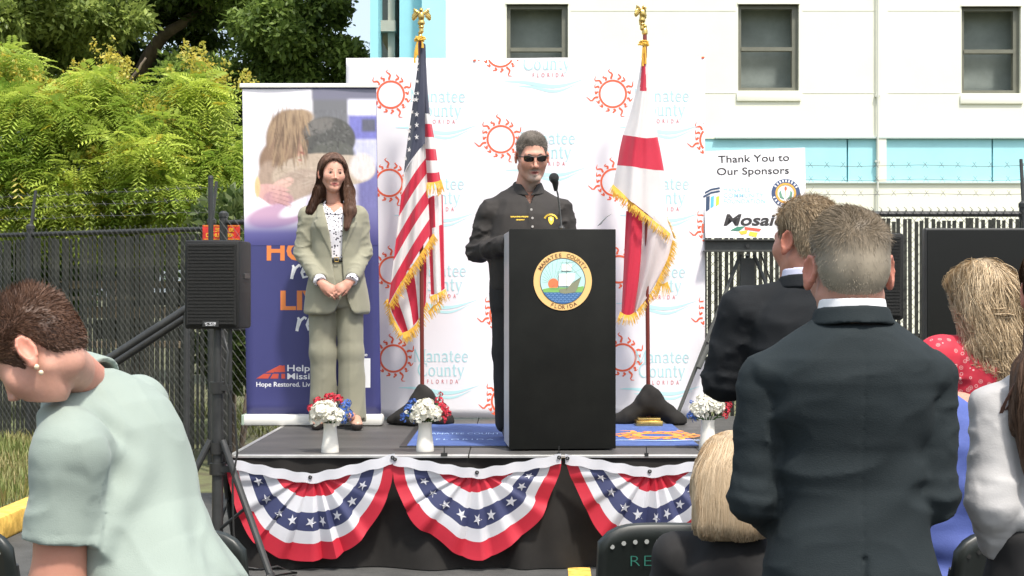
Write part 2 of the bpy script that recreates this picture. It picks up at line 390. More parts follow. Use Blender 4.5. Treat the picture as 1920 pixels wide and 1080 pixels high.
def L(o):                                   # keep world coordinates under a translated empty
    o.matrix_parent_inverse = Matrix.Translation(-Vector(o.parent.location)); return o
wx0, wx1, ztop = X(834, BY), X(2140, BY), 8.6
wins = [(950, 1065, 8, 172), (1384, 1498, 8, 170), (1803, 1914, 12, 175)]
zb0, zb1 = Z(341, BY), Z(260, BY)           # aqua band
holes = [(X(a, BY), X(b, BY), Z(d, BY), Z(c, BY)) for a, b, c, d in wins]
def wall_panels(x0, x1, z0, z1):            # rectangles of a wall around window holes
    zs = sorted({z0, z1, *[q for h in holes for q in h[2:]]}); zs = [z for z in zs if z0 <= z <= z1]; out = []
    for a, b in zip(zs, zs[1:]):
        cuts = sorted([h for h in holes if h[2] < (a+b)/2 < h[3]]); x = x0
        for h in cuts: out.append((x, h[0], a, b)); x = h[1]
        out.append((x, x1, a, b))
    return out
mb = MB()
for a, b, c, d in wall_panels(wx0, wx1, zb1, ztop): mb.box(((a+b)/2, BY+.15, (c+d)/2), (b-a, .3, d-c))
L(mb.build('wall', M_cream, bld))
mb = MB(); mb.box(((wx0+wx1)/2, BY+.15, zb0/2-.1), (wx1-wx0, .3, zb0+.2)); L(mb.build('wall', M_cream, bld))
mb = MB()                                   # hairline joints of the wall, proud ridges of sealant
for py in (174.5, 20): 
    for a, b in ((1505, 1642), (1665, 1800), (1070, 1380)): mb.box((X((a+b)/2, BY), BY-.002, Z(py, BY)), ((b-a)*BY/F, .006, .008))
L(mb.build('wall_joint', mat('joint', (.73, .72, .61), .8), bld))
bandm = []
for a, b in ((834, 1588), (1591, 1643), (1661, 1860), (1863, 2140)):
    mb = MB(); mb.box((X((a+b)/2, BY), BY+.16, (zb0+zb1)/2), ((b-a)*BY/F, .28, zb1-zb0)); L(mb.build('band_panel', M_aqua2 if a < 1600 else M_aqua2, bld))
mb = MB(); mb.box((X(1652, BY), BY+.12, (zb0+zb1)/2), (18*BY/F, .3, zb1-zb0)); L(mb.build('pilaster', M_cream, bld))
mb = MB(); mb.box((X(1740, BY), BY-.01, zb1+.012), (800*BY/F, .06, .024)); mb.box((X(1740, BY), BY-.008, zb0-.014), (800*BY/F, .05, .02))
L(mb.build('band_trim', mat('trim_grey_green', (.50, .58, .56), .8), bld))  # plain grey-green strips along both edges of the band
mb = MB(); mb.tube([(X(1644, BY), BY-.05, 0), (X(1644, BY), BY-.05, ztop)], .016)
for z in (2.0, 3.45, 4.4, 6): mb.box((X(1644, BY), BY-.03, z), (.07, .05, .03))
L(mb.build('conduit', mat('conduit', (.55, .56, .5), .6), bld, smooth=True))
for k, (x0, x1, z0, z1) in enumerate(holes):
    fr = MB(); t = .055; yy = BY+.12
    for cx, cz, dx, dz in (((x0+x1)/2, z1-t/2, x1-x0, t), ((x0+x1)/2, z0+t/2, x1-x0, t), (x0+t/2, (z0+z1)/2, t, z1-z0-2*t), (x1-t*.8, (z0+z1)/2, t*1.6, z1-z0-2*t)): fr.box((cx, yy, cz), (dx, .09, dz))
    zm = z0+(z1-z0)*.49; fr.box(((x0+x1)/2-.016, yy-.012, zm), (x1-x0-2.6*t, .1, .055))
    W_ = L(fr.build('window', M_olive, bld))
    for a, b, mm, dy in ((z0+t, zm-.0275, (M_pane_low if k else mat('dark_opening', (.03, .03, .028), .3, var=.3)), .025), (zm+.0275, z1-t, M_glass if k != 0 else mat('grey_glass', (.10, .11, .085), .12, spec=.6, var=.25, vscale=2), .01)):
        q = MB(); q.box(((x0+x1)/2-.016, yy+dy, (a+b)/2), (x1-x0-2.6*t, .012, b-a)); o = q.build('pane', mm, W_); o.matrix_parent_inverse = W_.matrix_parent_inverse.copy()
    q = MB(); q.box(((x0+x1)/2, BY+.03, z0-.09), (x1-x0+.05, .12, .13), bev=.006); L(q.build('sill', M_cream, bld, smooth=True))
    q = MB(); q.box(((x0+x1)/2, BY+.06, z1+.015), (x1-x0+.02, .16, .03)); L(q.build('lintel', M_cream, bld))
# stair bay at the left end: aqua piers with an open grey recess between them
for a, b, yy, mm, nm in ((791, 834, BY-.35, M_aqua2, 'pier'), (749, 791, BY-.05, M_aqua, 'pier'), (694, 709, BY-.3, M_aqua, 'pier')):
    mb = MB(); mb.box((X((a+b)/2, yy), yy+.35, ztop/2), ((b-a)*yy/F, .7, ztop)); L(mb.build(nm, mm, bld))
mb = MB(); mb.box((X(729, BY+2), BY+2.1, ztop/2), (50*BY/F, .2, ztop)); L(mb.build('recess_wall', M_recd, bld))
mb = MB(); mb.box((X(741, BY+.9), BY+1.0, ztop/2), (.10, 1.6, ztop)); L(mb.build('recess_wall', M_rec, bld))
mb = MB(); mb.box((X(729, BY+.5), BY+1.0, 5.45), (34*BY/F, 1.8, .16)); L(mb.build('landing', M_rec, bld))
mb = MB(); mb.box(((wx0+wx1)/2-.6, BY+3.2, ztop+.12), (wx1-wx0+2.4, 7.2, .24)); L(mb.build('roof', M_cream, bld))
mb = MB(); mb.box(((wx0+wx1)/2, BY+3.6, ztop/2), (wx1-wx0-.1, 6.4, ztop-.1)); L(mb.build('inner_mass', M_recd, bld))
# ---------------------------------------------------------------- chain-link fences
M_fpost = mat('black_vinyl', (.030, .031, .030), .5, var=.3)
M_wire = mat('vinyl_wire', (.022, .023, .022), .5)
M_slat = mat('privacy_slat', (.022, .024, .018), .6, var=.45, vscale=5, col2=(.042, .042, .032))
def chain_fence(name, A, B, z0, z1, posts, slats, pitch, sw, label, arms=True, mesh_pitch=.062, barbs=True, cat='fence'):
    A, B = Vector((*A, 0)), Vector((*B, 0)); d = (B-A); Ln = d.length; u = d.normalized(); rz = math.atan2(u.y, u.x)
    root = empty(name, (A.x, A.y, z0), rz, label, cat)                # local: x along the fence, z up from its foot
    h = z1-z0
    for x in posts:
        mb = MB(); mb.tube([(x, .035, -.1), (x, .035, h+.06)], .036, 10); mb.lathe([(.042, 0), (.042, .03), (.02, .05)], (x, .035, h+.05), 10)
        if arms: mb.tube([(x, .035, h+.03), (x, .10, h+.42)], [.017, .013], 8)
        mb.build('post', M_fpost, root, smooth=True)
    mb = MB(); mb.tube([(0, .035, h), (Ln, .035, h)], .022, 8); mb.build('top_rail', M_fpost, root, smooth=True)
    mb = MB(); mb.tube([(0, .035, h*.56), (Ln, .035, h*.56)], .018, 8); mb.build('mid_rail', M_fpost, root, smooth=True)
    mb = MB(); p = mesh_pitch; k = int(Ln/p)+int(h/(1.15*p))+2
    for i in range(-int(h/(1.15*p))-1, k):
        for sg in (0, 1):
            x0, x1 = i*p, i*p+h/1.15; za, zb = 0.0, h+.03
            if sg: za, zb = zb, za
            a, b = max(x0, 0), min(x1, Ln)
            if b-a < .02: continue
            pa = za+(zb-za)*(a-x0)/(x1-x0); pb = za+(zb-za)*(b-x0)/(x1-x0); yo = -.004 if sg else .004
            mb.tube([(a, yo, pa), (b, yo, pb)], .0017, 4, cap=False)
    i = 0
    while i*p < Ln:                                                    # twisted ends along the top
        x = i*p; mb.tube([(x, 0, h), (x+.012, 0, h+.035), (x-.006, .003, h+.05)], .0022, 4, cap=False); i += 1
    m_ = mb.build('wire_mesh', M_wire, root); m_['kind'] = 'stuff'
    if slats:
        q = MB(); q.box((0, .012, (h-.05)/2+.02), (sw, .007, h-.07)); s0 = None; x = slats[0]
        while x < slats[1]:
            if s0 is None: s0 = q.build('slat', M_slat, root); s = s0
            else: s = s0.copy(); COL.objects.link(s); s.parent = root
            s.location = (x+random.uniform(-.003, .003), 0, random.uniform(-.02, .01)); s.rotation_euler = (0, random.gauss(0, .003), random.gauss(0, .22)); x += pitch
    if barbs:
        for j, (dy, dz) in enumerate(((.055, .16), (.075, .27), (.095, .38))):
            mb = MB(); n = max(4, int(Ln/.5)); pts = [(Ln*i/n, .035+dy, h+dz-.012*math.sin(math.pi*((i*.5) % 1))) for i in range(n+1)]
            mb.tube(pts, .0019, 4, cap=False); x = .05
            while x < Ln:
                for s in (-1, 1): mb.tube([(x-.02*s, .035+dy, h+dz-.022), (x+.016*s, .035+dy+.01*s, h+dz+.022)], .0014, 4, cap=False)
                x += .125
            mb.build('barbed_wire', mat('wire_grey', (.10, .10, .095), .5, metal=.3), root)
    return root
LA, LB = (-6.6, 14.75), (-2.62, 12.55)       # left run, ends at the corner post by the gate
chain_fence('slatted_fence', LA, LB, .1, 2.06, (.02, 2.3, 4.52), (.05, 4.45), .0585, .043, 'black chain link fence woven with privacy slats before the bright green tree')
chain_fence('slatted_fence', (1.1, 10.85), (4.6, 10.85), 0, 2.09, (.02, 1.1, 2.77, 3.48), (.1, 3.45), .042, .028, 'black slatted chain link fence between the sponsor easel and the pale building')
# open gate leaf beside the roll-up banner, no slats
g = chain_fence('chain_link_gate', (-2.50, 12.3), (1.05, 10.85), .03, 2.10, (.02, 1.9, 3.8), None, 0, 0, 'open mesh gate leaf without slats beside the purple roll-up banner', arms=False, mesh_pitch=.075, barbs=False, cat='gate')
# red warning sign wired to the fence
sY = 12.45; so, ux, uy = W(381, 450, sY), Vector((1, 0, 0)), Vector((0, 0, 1))
sg = empty('warning_sign', W(415, 436, sY), 0, 'small red sign with yellow print behind the fence post above the speaker', 'sign')
mb = MB(); mb.box(W(415, 436, sY), (70*sY/F, .006, 28*sY/F)); L(mb.build('plate', mat('sign_red', (.55, .03, .02), .5, var=.3, vscale=15), sg))
mb = MB(); fr = (W(380, 450, sY-.006), ux, uy); k = sY/F
marks(mb, fr, 18*k, 62*k, 16*k, 6*k, 5); L(mb.build('lettering', mat('sign_yellow', (.85, .50, .03), .5), sg, kind='stuff')); mb = MB(); marks(mb, fr, 7*k, 62*k, 6*k, 6.5*k, 6)
L(mb.build('lettering', mat('sign_yellow', (.85, .50, .03), .5), sg, kind='stuff')); mb = MB()
for a, b, c, d in ((2, 1.2, 68, 2), (2, 26, 68, 26.8)): flat(mb, [(a*k, b*k), (c*k, b*k), (c*k, d*k), (a*k, d*k)], fr)
L(mb.build('border_line', mat('sign_yellow', (.85, .50, .03), .5), sg))
# fence line post that stands up behind the speaker
mb = MB(); mb.tube([W(397, 850, 12.2), W(395, 334, 12.2)], .022, 10); q = W(395, 334, 12.2); mb.lathe([(.024, 0), (.018, .02), (.0, .025)], q, 10)
mb.build('fence_post', M_fpost, smooth=True, label='tall bare black post standing behind the left loudspeaker', cat='post')
# handrail of the stage steps
hr = empty('stair_handrail', (-1.75, 9.0, 0), 0, 'pair of sloping black handrails beside the left loudspeaker', 'handrail')
for (a, b, yy) in (((176, 690), (352, 577), 8.85), ((196, 694), (352, 592), 8.95)):
    mb = MB(); mb.tube([W(*a, yy), W(*b, yy)], .024, 12); L(mb.build('rail', M_fpost, hr, smooth=True))
for px, yy, py in ((180, 8.85, 686), (350, 8.85, 580), (350, 8.95, 594)):
    mb = MB(); p = W(px, py, yy); mb.tube([(p.x, yy, .02), (p.x, yy, p.z)], .02, 10); L(mb.build('post', M_fpost, hr, smooth=True))
# bench and plank stack in the yard behind the slats
M_plank = mat('weathered_plank', (.42, .31, .20), .85, var=.3, vscale=6, stretch=(1, 8, 8), col2=(.5, .38, .26), bump=.3, bscale=30)
M_dark = mat('dark_stack', (.04, .042, .035), .8, var=.4)
bn = empty('timber_bleacher', (-4.2, 16.6, 0), 0, 'tan timber bench seating glimpsed through the fence slats', 'bench')
for i, (a, b, c, d, mm) in enumerate(((105, 345, 527, 541, 0), (170, 345, 575, 596, 0), (105, 250, 556, 563, 0), (150, 345, 640, 652, 0), (180, 262, 600, 635, 1), (240, 345, 548, 572, 1), (270, 345, 604, 638, 1))):
    mb = MB(); yy = 16.6-.3*(i % 4); p, q = W(a, d, yy), W(b, c, yy); mb.box((p+q)/2, (q.x-p.x, .28, q.z-p.z), bev=.008); L(mb.build('plank' if mm == 0 else 'dark_gap', M_plank if mm == 0 else M_dark, bn))  # dark boxes paint in the shade of the gaps between tiers
for px, mm in ((272, M_plank), (112, M_dark), (340, M_dark)):
    mb = MB(); p = W(px, 530, 16.4); mb.box((p.x, 16.4, p.z/2), (.08, .08, p.z)); L(mb.build('upright', mm, bn))
# ---------------------------------------------------------------- trees
M_leaf = mat('leaf', attr=True, rough=.45, spec=.4, transl=.42)
M_bark = mat('bark', (.13, .10, .075), .9, var=.4, vscale=10, stretch=(1, 1, .3), bump=.6, bscale=25)
def limb(mb, pts, r0, r1, n=8, wob=.06):
    P = [Vector(p) for p in pts]; k = len(P)*4; out = []; rr = []
    for i in range(k+1):
        t = i/k; q = Vector(crom([tuple(p) for p in P], t)); q += Vector((random.uniform(-1, 1), random.uniform(-1, 1), random.uniform(-.5, .5)))*wob*r0
        out.append(q); rr.append(r0+(r1-r0)*t)
    mb.tube(out, rr, n); return out
def subclump(clumps, n, f):
    out = []
    for c, r, w_ in clumps:                  # branches end in uneven smaller tufts
        for _ in range(n):
            d = Vector((random.gauss(0, 1), random.gauss(0, 1), random.gauss(0, 1))).normalized(); t = random.uniform(.35, 1.0); k = f*random.uniform(.55, 1.25)
            out.append(((c[0]+d.x*r[0]*t, c[1]+d.y*r[1]*t, c[2]+d.z*r[2]*t), (r[0]*k, r[1]*k, r[2]*k*.8), w_*k*k))
    return out
def leaf_tree(name, label, trunk, limbs, clumps, nleaf, size, pal, group=None, hang=.3, shell=.55):
    """clumps: (centre, radii, weight); small bent leaves scattered in twigs through each clump"""
    root = empty(name, trunk[0], 0, label, 'tree', group)
    mb = MB(); limb(mb, trunk, trunk_r(trunk), trunk_r(trunk)*.6, 12)
    L(mb.build('trunk', M_bark, root, smooth=True, angle=180))
    for l_ in limbs:
        mb = MB(); limb(mb, l_[0], l_[1], l_[1]*.35, 8); L(mb.build('limb', M_bark, root, smooth=True, angle=180))
    clumps = subclump(clumps, 9, .40); cs = np.array([c[0] for c in clumps]); rs = np.array([c[1] for c in clumps]); ws = np.array([c[2] for c in clumps], float); ws /= ws.sum()
    nt_ = nleaf//9; k = RNG.choice(len(cs), nt_, p=ws); d = RNG.normal(size=(nt_, 3)); d /= np.linalg.norm(d, axis=1)[:, None]
    rad = (shell+(1-shell)*RNG.random(nt_)**.6)*np.clip(1+.28*vnoise(cs[k]+d*rs[k]*.9, 1.6/np.mean(rs), 5), .5, 1.5)
    tip = cs[k]+d*rs[k]*rad[:, None]; base = tip-d*rs[k]*.16+RNG.normal(0, .04, (nt_, 3))
    V = []; j = np.linspace(.15, 1.05, 9); pts = base[:, None, :]+(tip-base)[:, None, :]*j[None, :, None]*1.4+RNG.normal(0, size*.55, (nt_, 9, 3))
    P = pts.reshape(-1, 3); n = len(P); ax = RNG.normal(size=(n, 3))+np.repeat(d, 9, 0)*.9; ax[:, 2] -= hang; ax /= np.linalg.norm(ax, axis=1)[:, None]
    nn = RNG.normal(size=(n, 3))*.6+np.array([0, 0, 1.]); sd = np.cross(ax, nn); sd /= np.maximum(np.linalg.norm(sd, axis=1), 1e-6)[:, None]; up = np.cross(sd, ax)
    s = size*RNG.uniform(.6, 1.25, n)[:, None]
    V = np.stack([P, P+ax*s*.5+sd*s*.24+up*s*.06, P+ax*s, P+ax*s*.5-sd*s*.24+up*s*.06], 1).reshape(-1, 3); o = np.arange(n)[:, None]*4
    t = np.clip(.5+.35*np.repeat(vnoise(tip, 2.0/np.mean(rs), 9), 9)+RNG.normal(0, .22, n), 0, 1)[:, None]; c = np.array(pal[0])*(1-t)+np.array(pal[1])*t
    L(np_mesh('crown', V, [o+np.array([[0, 1, 2]]), o+np.array([[0, 2, 3]])], M_leaf, root, smooth=False, col=np.repeat(c, 4, 0)))
    return root
def trunk_r(t): return t[0][3] if len(t[0]) > 3 else .22
def CL(px, py, Y, rx, ry, rz, wt=1.0): return (tuple(W(px, py, Y)), (rx, ry, rz), wt)
oak_pal = [(.020, .040, .012), (.075, .115, .028)]
oy = 24.0
leaf_tree('oak_tree', 'dark spreading oak filling the top left corner above the yellow blossoms', [(*W(-60, 640, 25), ), tuple(W(-40, 300, 25)), tuple(W(10, 60, 25))],
    [((tuple(W(-30, 250, 25)), tuple(W(60, 60, 24.5)), tuple(W(140, -60, 24))), .16)],
    [CL(40, 60, 23, 1.0, 1.2, .85, 1.2), CL(-60, 130, 23, .9, 1, .9), CL(140, -20, 23, 1.1, 1, .7, 1.0), CL(30, -60, 23.5, 1.4, 1.2, .7), CL(105, 125, 24, .7, .8, .45, .7), CL(-130, -20, 23, 1.1, 1.1, 1), CL(10, 215, 24, .8, .8, .5, .6)],
    42000, .13, [(.11, .17, .035), (.40, .48, .12)])
leaf_tree('oak_tree', 'tall deep green oak with one thick leaning limb behind the golden tree', [tuple(W(225, 640, 26)), tuple(W(240, 300, 26)), tuple(W(262, 130, 26))],
    [((tuple(W(258, 150, 26)), tuple(W(300, 75, 25.6)), tuple(W(350, 38, 25.2)), tuple(W(470, -40, 25))), .15), ((tuple(W(245, 200, 26)), tuple(W(210, 60, 25.5)), tuple(W(190, -60, 25))), .11)],
    [CL(250, -20, 25, 1.5, 1.2, .7, 1.2), CL(330, 150, 26.5, 1.2, 1, .7), CL(210, 110, 26.8, 1.1, 1, .7, .9), CL(400, 30, 25.8, 1.1, 1, .65), CL(160, 230, 27, 1.0, 1, .6), CL(330, 250, 27, 1.3, 1, .6), CL(340, -70, 25, 1.3, 1.2, .6), CL(120, 60, 27, .9, 1, .6)],
    60000, .14, [(.034, .068, .017), (.16, .24, .055)])
leaf_tree('oak_tree', 'leafy dark green oak whose edge meets the sky beside the building', [tuple(W(470, 640, 25)), tuple(W(480, 300, 25)), tuple(W(500, 160, 25))],
    [((tuple(W(490, 200, 25)), tuple(W(560, 90, 24.6)), tuple(W(620, 30, 24))), .10), ((tuple(W(500, 160, 25)), tuple(W(460, 60, 24.8)), tuple(W(440, -30, 24))), .11)],
    [CL(500, 70, 23.6, 1.0, 1.2, .65, 1.1), CL(590, 110, 23.6, .72, 1, .62, 1.0), CL(430, 160, 24, .8, 1, .65), CL(540, 10, 23.6, .8, .9, .36, .8), CL(610, 15, 23.6, .42, .7, .30, .5), CL(440, -40, 24, 1.1, 1, .6), CL(640, 120, 23.6, .42, .8, .5, .5), CL(520, 200, 24, 1.2, 1, .6, 1.1), CL(620, 205, 23.8, .7, .8, .45, .6), CL(460, 290, 24, 1, 1, .6)],
    56000, .125, [(.075, .13, .028), (.28, .38, .085)])
# golden tree: pinnate leaves on drooping twigs, yellow flower sprays on top
def pinnate_tree(name, label, trunk, limbs, clumps, n, pal, sprays):
    root = empty(name, trunk[0], 0, label, 'tree'); mb = MB(); limb(mb, trunk, .10, .06, 10); L(mb.build('trunk', M_bark, root, smooth=True, angle=180))
    for pts, r in limbs: mb = MB(); limb(mb, pts, r, r*.4, 7, .2); L(mb.build('limb', M_bark, root, smooth=True, angle=180))
    clumps = subclump(clumps, 10, .42); cs = np.array([c[0] for c in clumps]); rs = np.array([c[1] for c in clumps]); ws = np.array([c[2] for c in clumps], float); ws /= ws.sum()
    k = RNG.choice(len(cs), n, p=ws); d = RNG.normal(size=(n, 3)); d /= np.linalg.norm(d, axis=1)[:, None]
    P = cs[k]+d*rs[k]*((.35+.65*RNG.random(n)**.5)*np.clip(1+.3*vnoise(cs[k]+d*rs[k], 2.6, 4), .55, 1.45))[:, None]
    ax = d*np.array([1, 1, .25])+RNG.normal(0, .45, (n, 3)); ax[:, 2] -= .12; ax /= np.linalg.norm(ax, axis=1)[:, None]
    up = np.array([0, 0, 1.])+RNG.normal(0, .3, (n, 3)); sd = np.cross(ax, up); sd /= np.linalg.norm(sd, axis=1)[:, None]; up = np.cross(sd, ax)
    Ln = RNG.uniform(.15, .32, n); npair = 6; V = []; 
    t = np.linspace(.2, .95, npair); cen = P[:, None]+ax[:, None]*(Ln[:, None]*t)[..., None]+np.array([0, 0, -1.])*((Ln[:, None]*t**2)*.42)[..., None]
    ll = (Ln[:, None]*np.array([.24, .3, .32, .3, .26, .2])[None])[..., None]
    quads = []
    for sg in (-1, 1):
        dr = sd[:, None]*sg*.9+ax[:, None]*.5+np.array([0, 0, -.3]); dr = dr/np.linalg.norm(dr, axis=2)[..., None]; wv = ax[:, None]*ll*.16-dr*0
        quads.append(np.stack([cen, cen+dr*ll*.45+wv, cen+dr*ll, cen+dr*ll*.45-wv], 2))
    V = np.stack(quads, 1).reshape(-1, 3); m = n*2*npair; o = np.arange(m)[:, None]*4
    t = np.clip(.5+.45*vnoise(P, 2.4, 8)+RNG.normal(0, .2, n), 0, 1); c = np.array(pal[0])*(1-t[:, None])+np.array(pal[1])*t[:, None]
    yel = (RNG.random(n) < .05); c[yel] = (.55, .46, .06)
    L(np_mesh('crown', V, [o+np.array([[0, 1, 2]]), o+np.array([[0, 2, 3]])], M_leaf, root, smooth=False, col=np.repeat(c, 2*npair*4, 0)))
    SV = []
    for (px, py, Y, hh, num) in sprays:      # upright loose panicles of tiny flowers
        for _ in range(num):
            b = W(px+random.gauss(0, 10), py+random.uniform(-4, 26), Y+random.uniform(-.25, .25)); ln = hh*random.uniform(.6, 1.1); lean = Vector((random.gauss(0, .25), random.gauss(0, .25), 1))
            q = np.array([b+lean*ln*s+Vector((random.gauss(0, 1), random.gauss(0, 1), random.gauss(0, .4)))*.075*(1.1-s) for s in [random.random() for _ in range(46)]]); SV.append(q)
    P = np.concatenate(SV); n = len(P); a = RNG.normal(size=(n, 3)); a /= np.linalg.norm(a, axis=1)[:, None]; b = np.cross(a, RNG.normal(size=(n, 3))); b /= np.linalg.norm(b, axis=1)[:, None]; s = .019*RNG.uniform(.6, 1.5, n)[:, None]
    V = np.stack([P-a*s, P+b*s*.7, P+a*s, P-b*s*.7], 1).reshape(-1, 3); t = RNG.random(n)[:, None]; c = np.array([.60, .46, .07])*(1-t)+np.array([.42, .44, .09])*t
    L(np_mesh('blossom', V, np.arange(n)[:, None]*4+np.array([[0, 1, 2, 3]]), M_leaf, root, smooth=False, col=np.repeat(c, 4, 0)))
    return root
gy = 16.0
pinnate_tree('golden_rain_tree', 'bright yellow green feathery tree with yellow flower sprays behind the slatted fence',
    [tuple(W(255, 800, 16.6)), tuple(W(262, 560, 16.5)), tuple(W(250, 400, 16.4))],
    [((tuple(W(-10, 366, 15.7)), tuple(W(58, 380, 15.6)), tuple(W(130, 352, 15.6)), tuple(W(240, 318, 15.9))), .028),
     ((tuple(W(250, 400, 16.4)), tuple(W(200, 190, 16)), tuple(W(245, 150, 15.8)), tuple(W(274, 108, 15.8))), .03), ((tuple(W(250, 400, 16.4)), tuple(W(330, 330, 16)), tuple(W(380, 200, 16))), .035),
     ((tuple(W(120, 350, 15.6)), tuple(W(60, 420, 15.6)), tuple(W(20, 430, 15.6))), .018)],
    [CL(60, 260, 15.8, .62, .7, .55, 1.2), CL(170, 250, 15.6, .65, .8, .6, 1.4), CL(280, 290, 15.6, .6, .8, .6, 1.3), CL(380, 270, 15.8, .55, .7, .55, 1.2), CL(370, 190, 15.9, .42, .6, .36, .7), CL(40, 180, 15.9, .55, .6, .25, .6),
     CL(200, 175, 15.9, .35, .6, .25, .5), CL(120, 350, 15.5, .8, .7, .4, 1.1), CL(330, 370, 15.5, .75, .7, .42, 1.2), CL(430, 330, 15.8, .35, .6, .5, .7), CL(10, 330, 15.4, .5, .6, .5, .9), CL(-80, 250, 15.8, .6, .7, .8, .9), CL(210, 415, 15.7, 1.2, .6, .28, 1.2), CL(80, 420, 15.7, .9, .6, .25, .9), CL(400, 400, 15.6, .6, .6, .25, .8), CL(20, 120, 16, .25, .4, .2, .25)],
    17000, [(.22, .34, .05), (.62, .70, .13)],
    [(60, 190, 15.7, .22, 5), (75, 165, 15.7, .28, 6), (110, 185, 15.7, .22, 4), (145, 140, 15.8, .26, 5), (205, 125, 15.8, .32, 6), (232, 140, 15.8, .24, 5), (360, 120, 15.8, .34, 6), (385, 135, 15.8, .2, 4), (420, 145, 15.8, .22, 4), (470, 160, 15.9, .2, 3), (20, 170, 15.7, .3, 5), (290, 200, 15.6, .16, 4), (300, 230, 15.6, .12, 3), (170, 280, 15.3, .14, 3), (180, 300, 15.3, .1, 2), (5, 120, 15.8, .3, 4), (330, 155, 15.8, .2, 3)])
# low shrubs seen through the slats
def shrub(px, py, Y, rx, rz, n, pal, label):
    P0 = W(px, py, Y); root = empty('shrub', (P0.x, Y, 0), 0, label, 'shrub'); mb = MB()
    for a in (-.2, 0, .2): limb(mb, [(P0.x+a*.3, Y, 0), (P0.x+a, Y, P0.z*.6), (P0.x+a*2, Y, P0.z)], .02, .008, 6)
    L(mb.build('stem', M_bark, root)); d = RNG.normal(size=(n, 3)); d /= np.linalg.norm(d, axis=1)[:, None]
    P = np.array(P0)+d*np.array([rx, .5, rz])*(RNG.random(n)**.4)[:, None]; ax = d+RNG.normal(0, .6, (n, 3)); ax /= np.linalg.norm(ax, axis=1)[:, None]; sd = np.cross(ax, RNG.normal(size=(n, 3))); sd /= np.linalg.norm(sd, axis=1)[:, None]; s = .11*RNG.uniform(.6, 1.3, n)[:, None]
    V = np.stack([P, P+ax*s*.5+sd*s*.25, P+ax*s, P+ax*s*.5-sd*s*.25], 1).reshape(-1, 3); t = RNG.random(n)[:, None]; c = np.array(pal[0])*(1-t)+np.array(pal[1])*t
    L(np_mesh('foliage', V, np.arange(n)[:, None]*4+np.array([[0, 1, 2, 3]]), M_leaf, root, smooth=False, col=np.repeat(c, 4, 0)))
shrub(60, 520, 17, .8, .75, 5000, [(.05, .10, .02), (.16, .24, .045)], 'green shrub behind the slats at the left edge')
shrub(440, 470, 14.2, .5, .6, 2600, [(.06, .10, .03), (.16, .20, .06)], 'scrubby shrub behind the open gate mesh by the banner')
shrub(438, 640, 13.2, .35, .45, 1800, [(.03, .06, .015), (.10, .14, .035)], 'low dark shrub at the foot of the open gate mesh')
shrub(180, 470, 18, 1.2, .5, 4500, [(.03, .06, .015), (.10, .15, .03)], 'dark shrub above the timber bench behind the fence')
# ================================================================ STAGE AND WHAT STANDS ON IT
SZ = .61                                     # stage floor height
def FY(py): return F*(H-SZ)/(py-HOR)         # depth of a floor row on the stage
SY0, SY1, SX0, SX1 = 7.76, 10.32, -1.50, 2.30
UX, UZ = Vector((1, 0, 0)), Vector((0, 0, 1))
M_deck = mat('stage_deck', (.066, .063, .060), .5, spec=.5, var=.35, vscale=2.2, stretch=(.5, 2, 1), bump=.15, bscale=120)
M_alu = mat('aluminium_edge', (.62, .61, .58), .35, metal=.7, var=.15, vscale=12)
M_black = mat('black_cloth', (.016, .0145, .013), .85, spec=.3, var=.3, vscale=4)
M_blackp = mat('black_plastic', (.022, .022, .021), .45, var=.2)
st = empty('stage', ((SX0+SX1)/2, (SY0+SY1)/2, 0), 0, 'low black-skirted platform with a dark deck carrying the podium and flags', 'stage')
for i in range(3):
    a = SX0+(SX1-SX0)*i/3; b = SX0+(SX1-SX0)*(i+1)/3; mb = MB(); mb.box(((a+b)/2, (SY0+SY1)/2, SZ-.03), (b-a-.004, SY1-SY0-.03, .06), bev=.003); L(mb.build('deck_panel', M_deck, st))
    mb = MB(); mb.box(((a+b)/2, SY0-.004, SZ-.008), (b-a-.006, .05, .016), bev=.003); L(mb.build('edge_trim', M_alu, st))
mb = MB(); mb.box((SX0-.012, (SY0+SY1)/2, SZ-.008), (.024, SY1-SY0, .016)); L(mb.build('edge_trim', M_alu, st))
for x in (SX0+.1, -.3, 1.0, SX1-.1):
    for y in (SY0+.15, SY1-.15):
        mb = MB(); mb.tube([(x, y, 0), (x, y, SZ-.06)], .025, 10); L(mb.build('leg', M_alu, st, smooth=True))
def skirt(u, v):
    x = SX0-.01+(SX1-SX0)*u; q = 1-v
    fold = .030*math.sin(x*9.0+1.2*math.sin(x*3.1))+.016*math.sin(x*21+2*math.sin(x*5)+v*2)
    return (x, SY0-.012-fold*(.25+.9*q)-.03*q*q-.01*math.sin(x*4+q*3)*q, .006+(SZ-.024)*v)
mb = MB(); mb.grid(skirt, 170, 14); o = L(mb.build('skirt', M_black, st, smooth=True, angle=180))
mb = MB(); mb.grid(lambda u, v: (SX0-.014-.012*math.sin(u*40), SY0-.01+(SY1-SY0)*u, .006+(SZ-.024)*v), 40, 6); L(mb.build('skirt', M_black, st, smooth=True, angle=180))
for px in (833, 1212, 1048):
    mb = MB(); p = W(px, 852, SY0-.018); mb.box(p, (.035 if px < 900 else .02, .03, .018)); mb.tube([p, p+Vector((0, -.004, .045))], .003, 5); L(mb.build('skirt_clip', M_blackp, st))
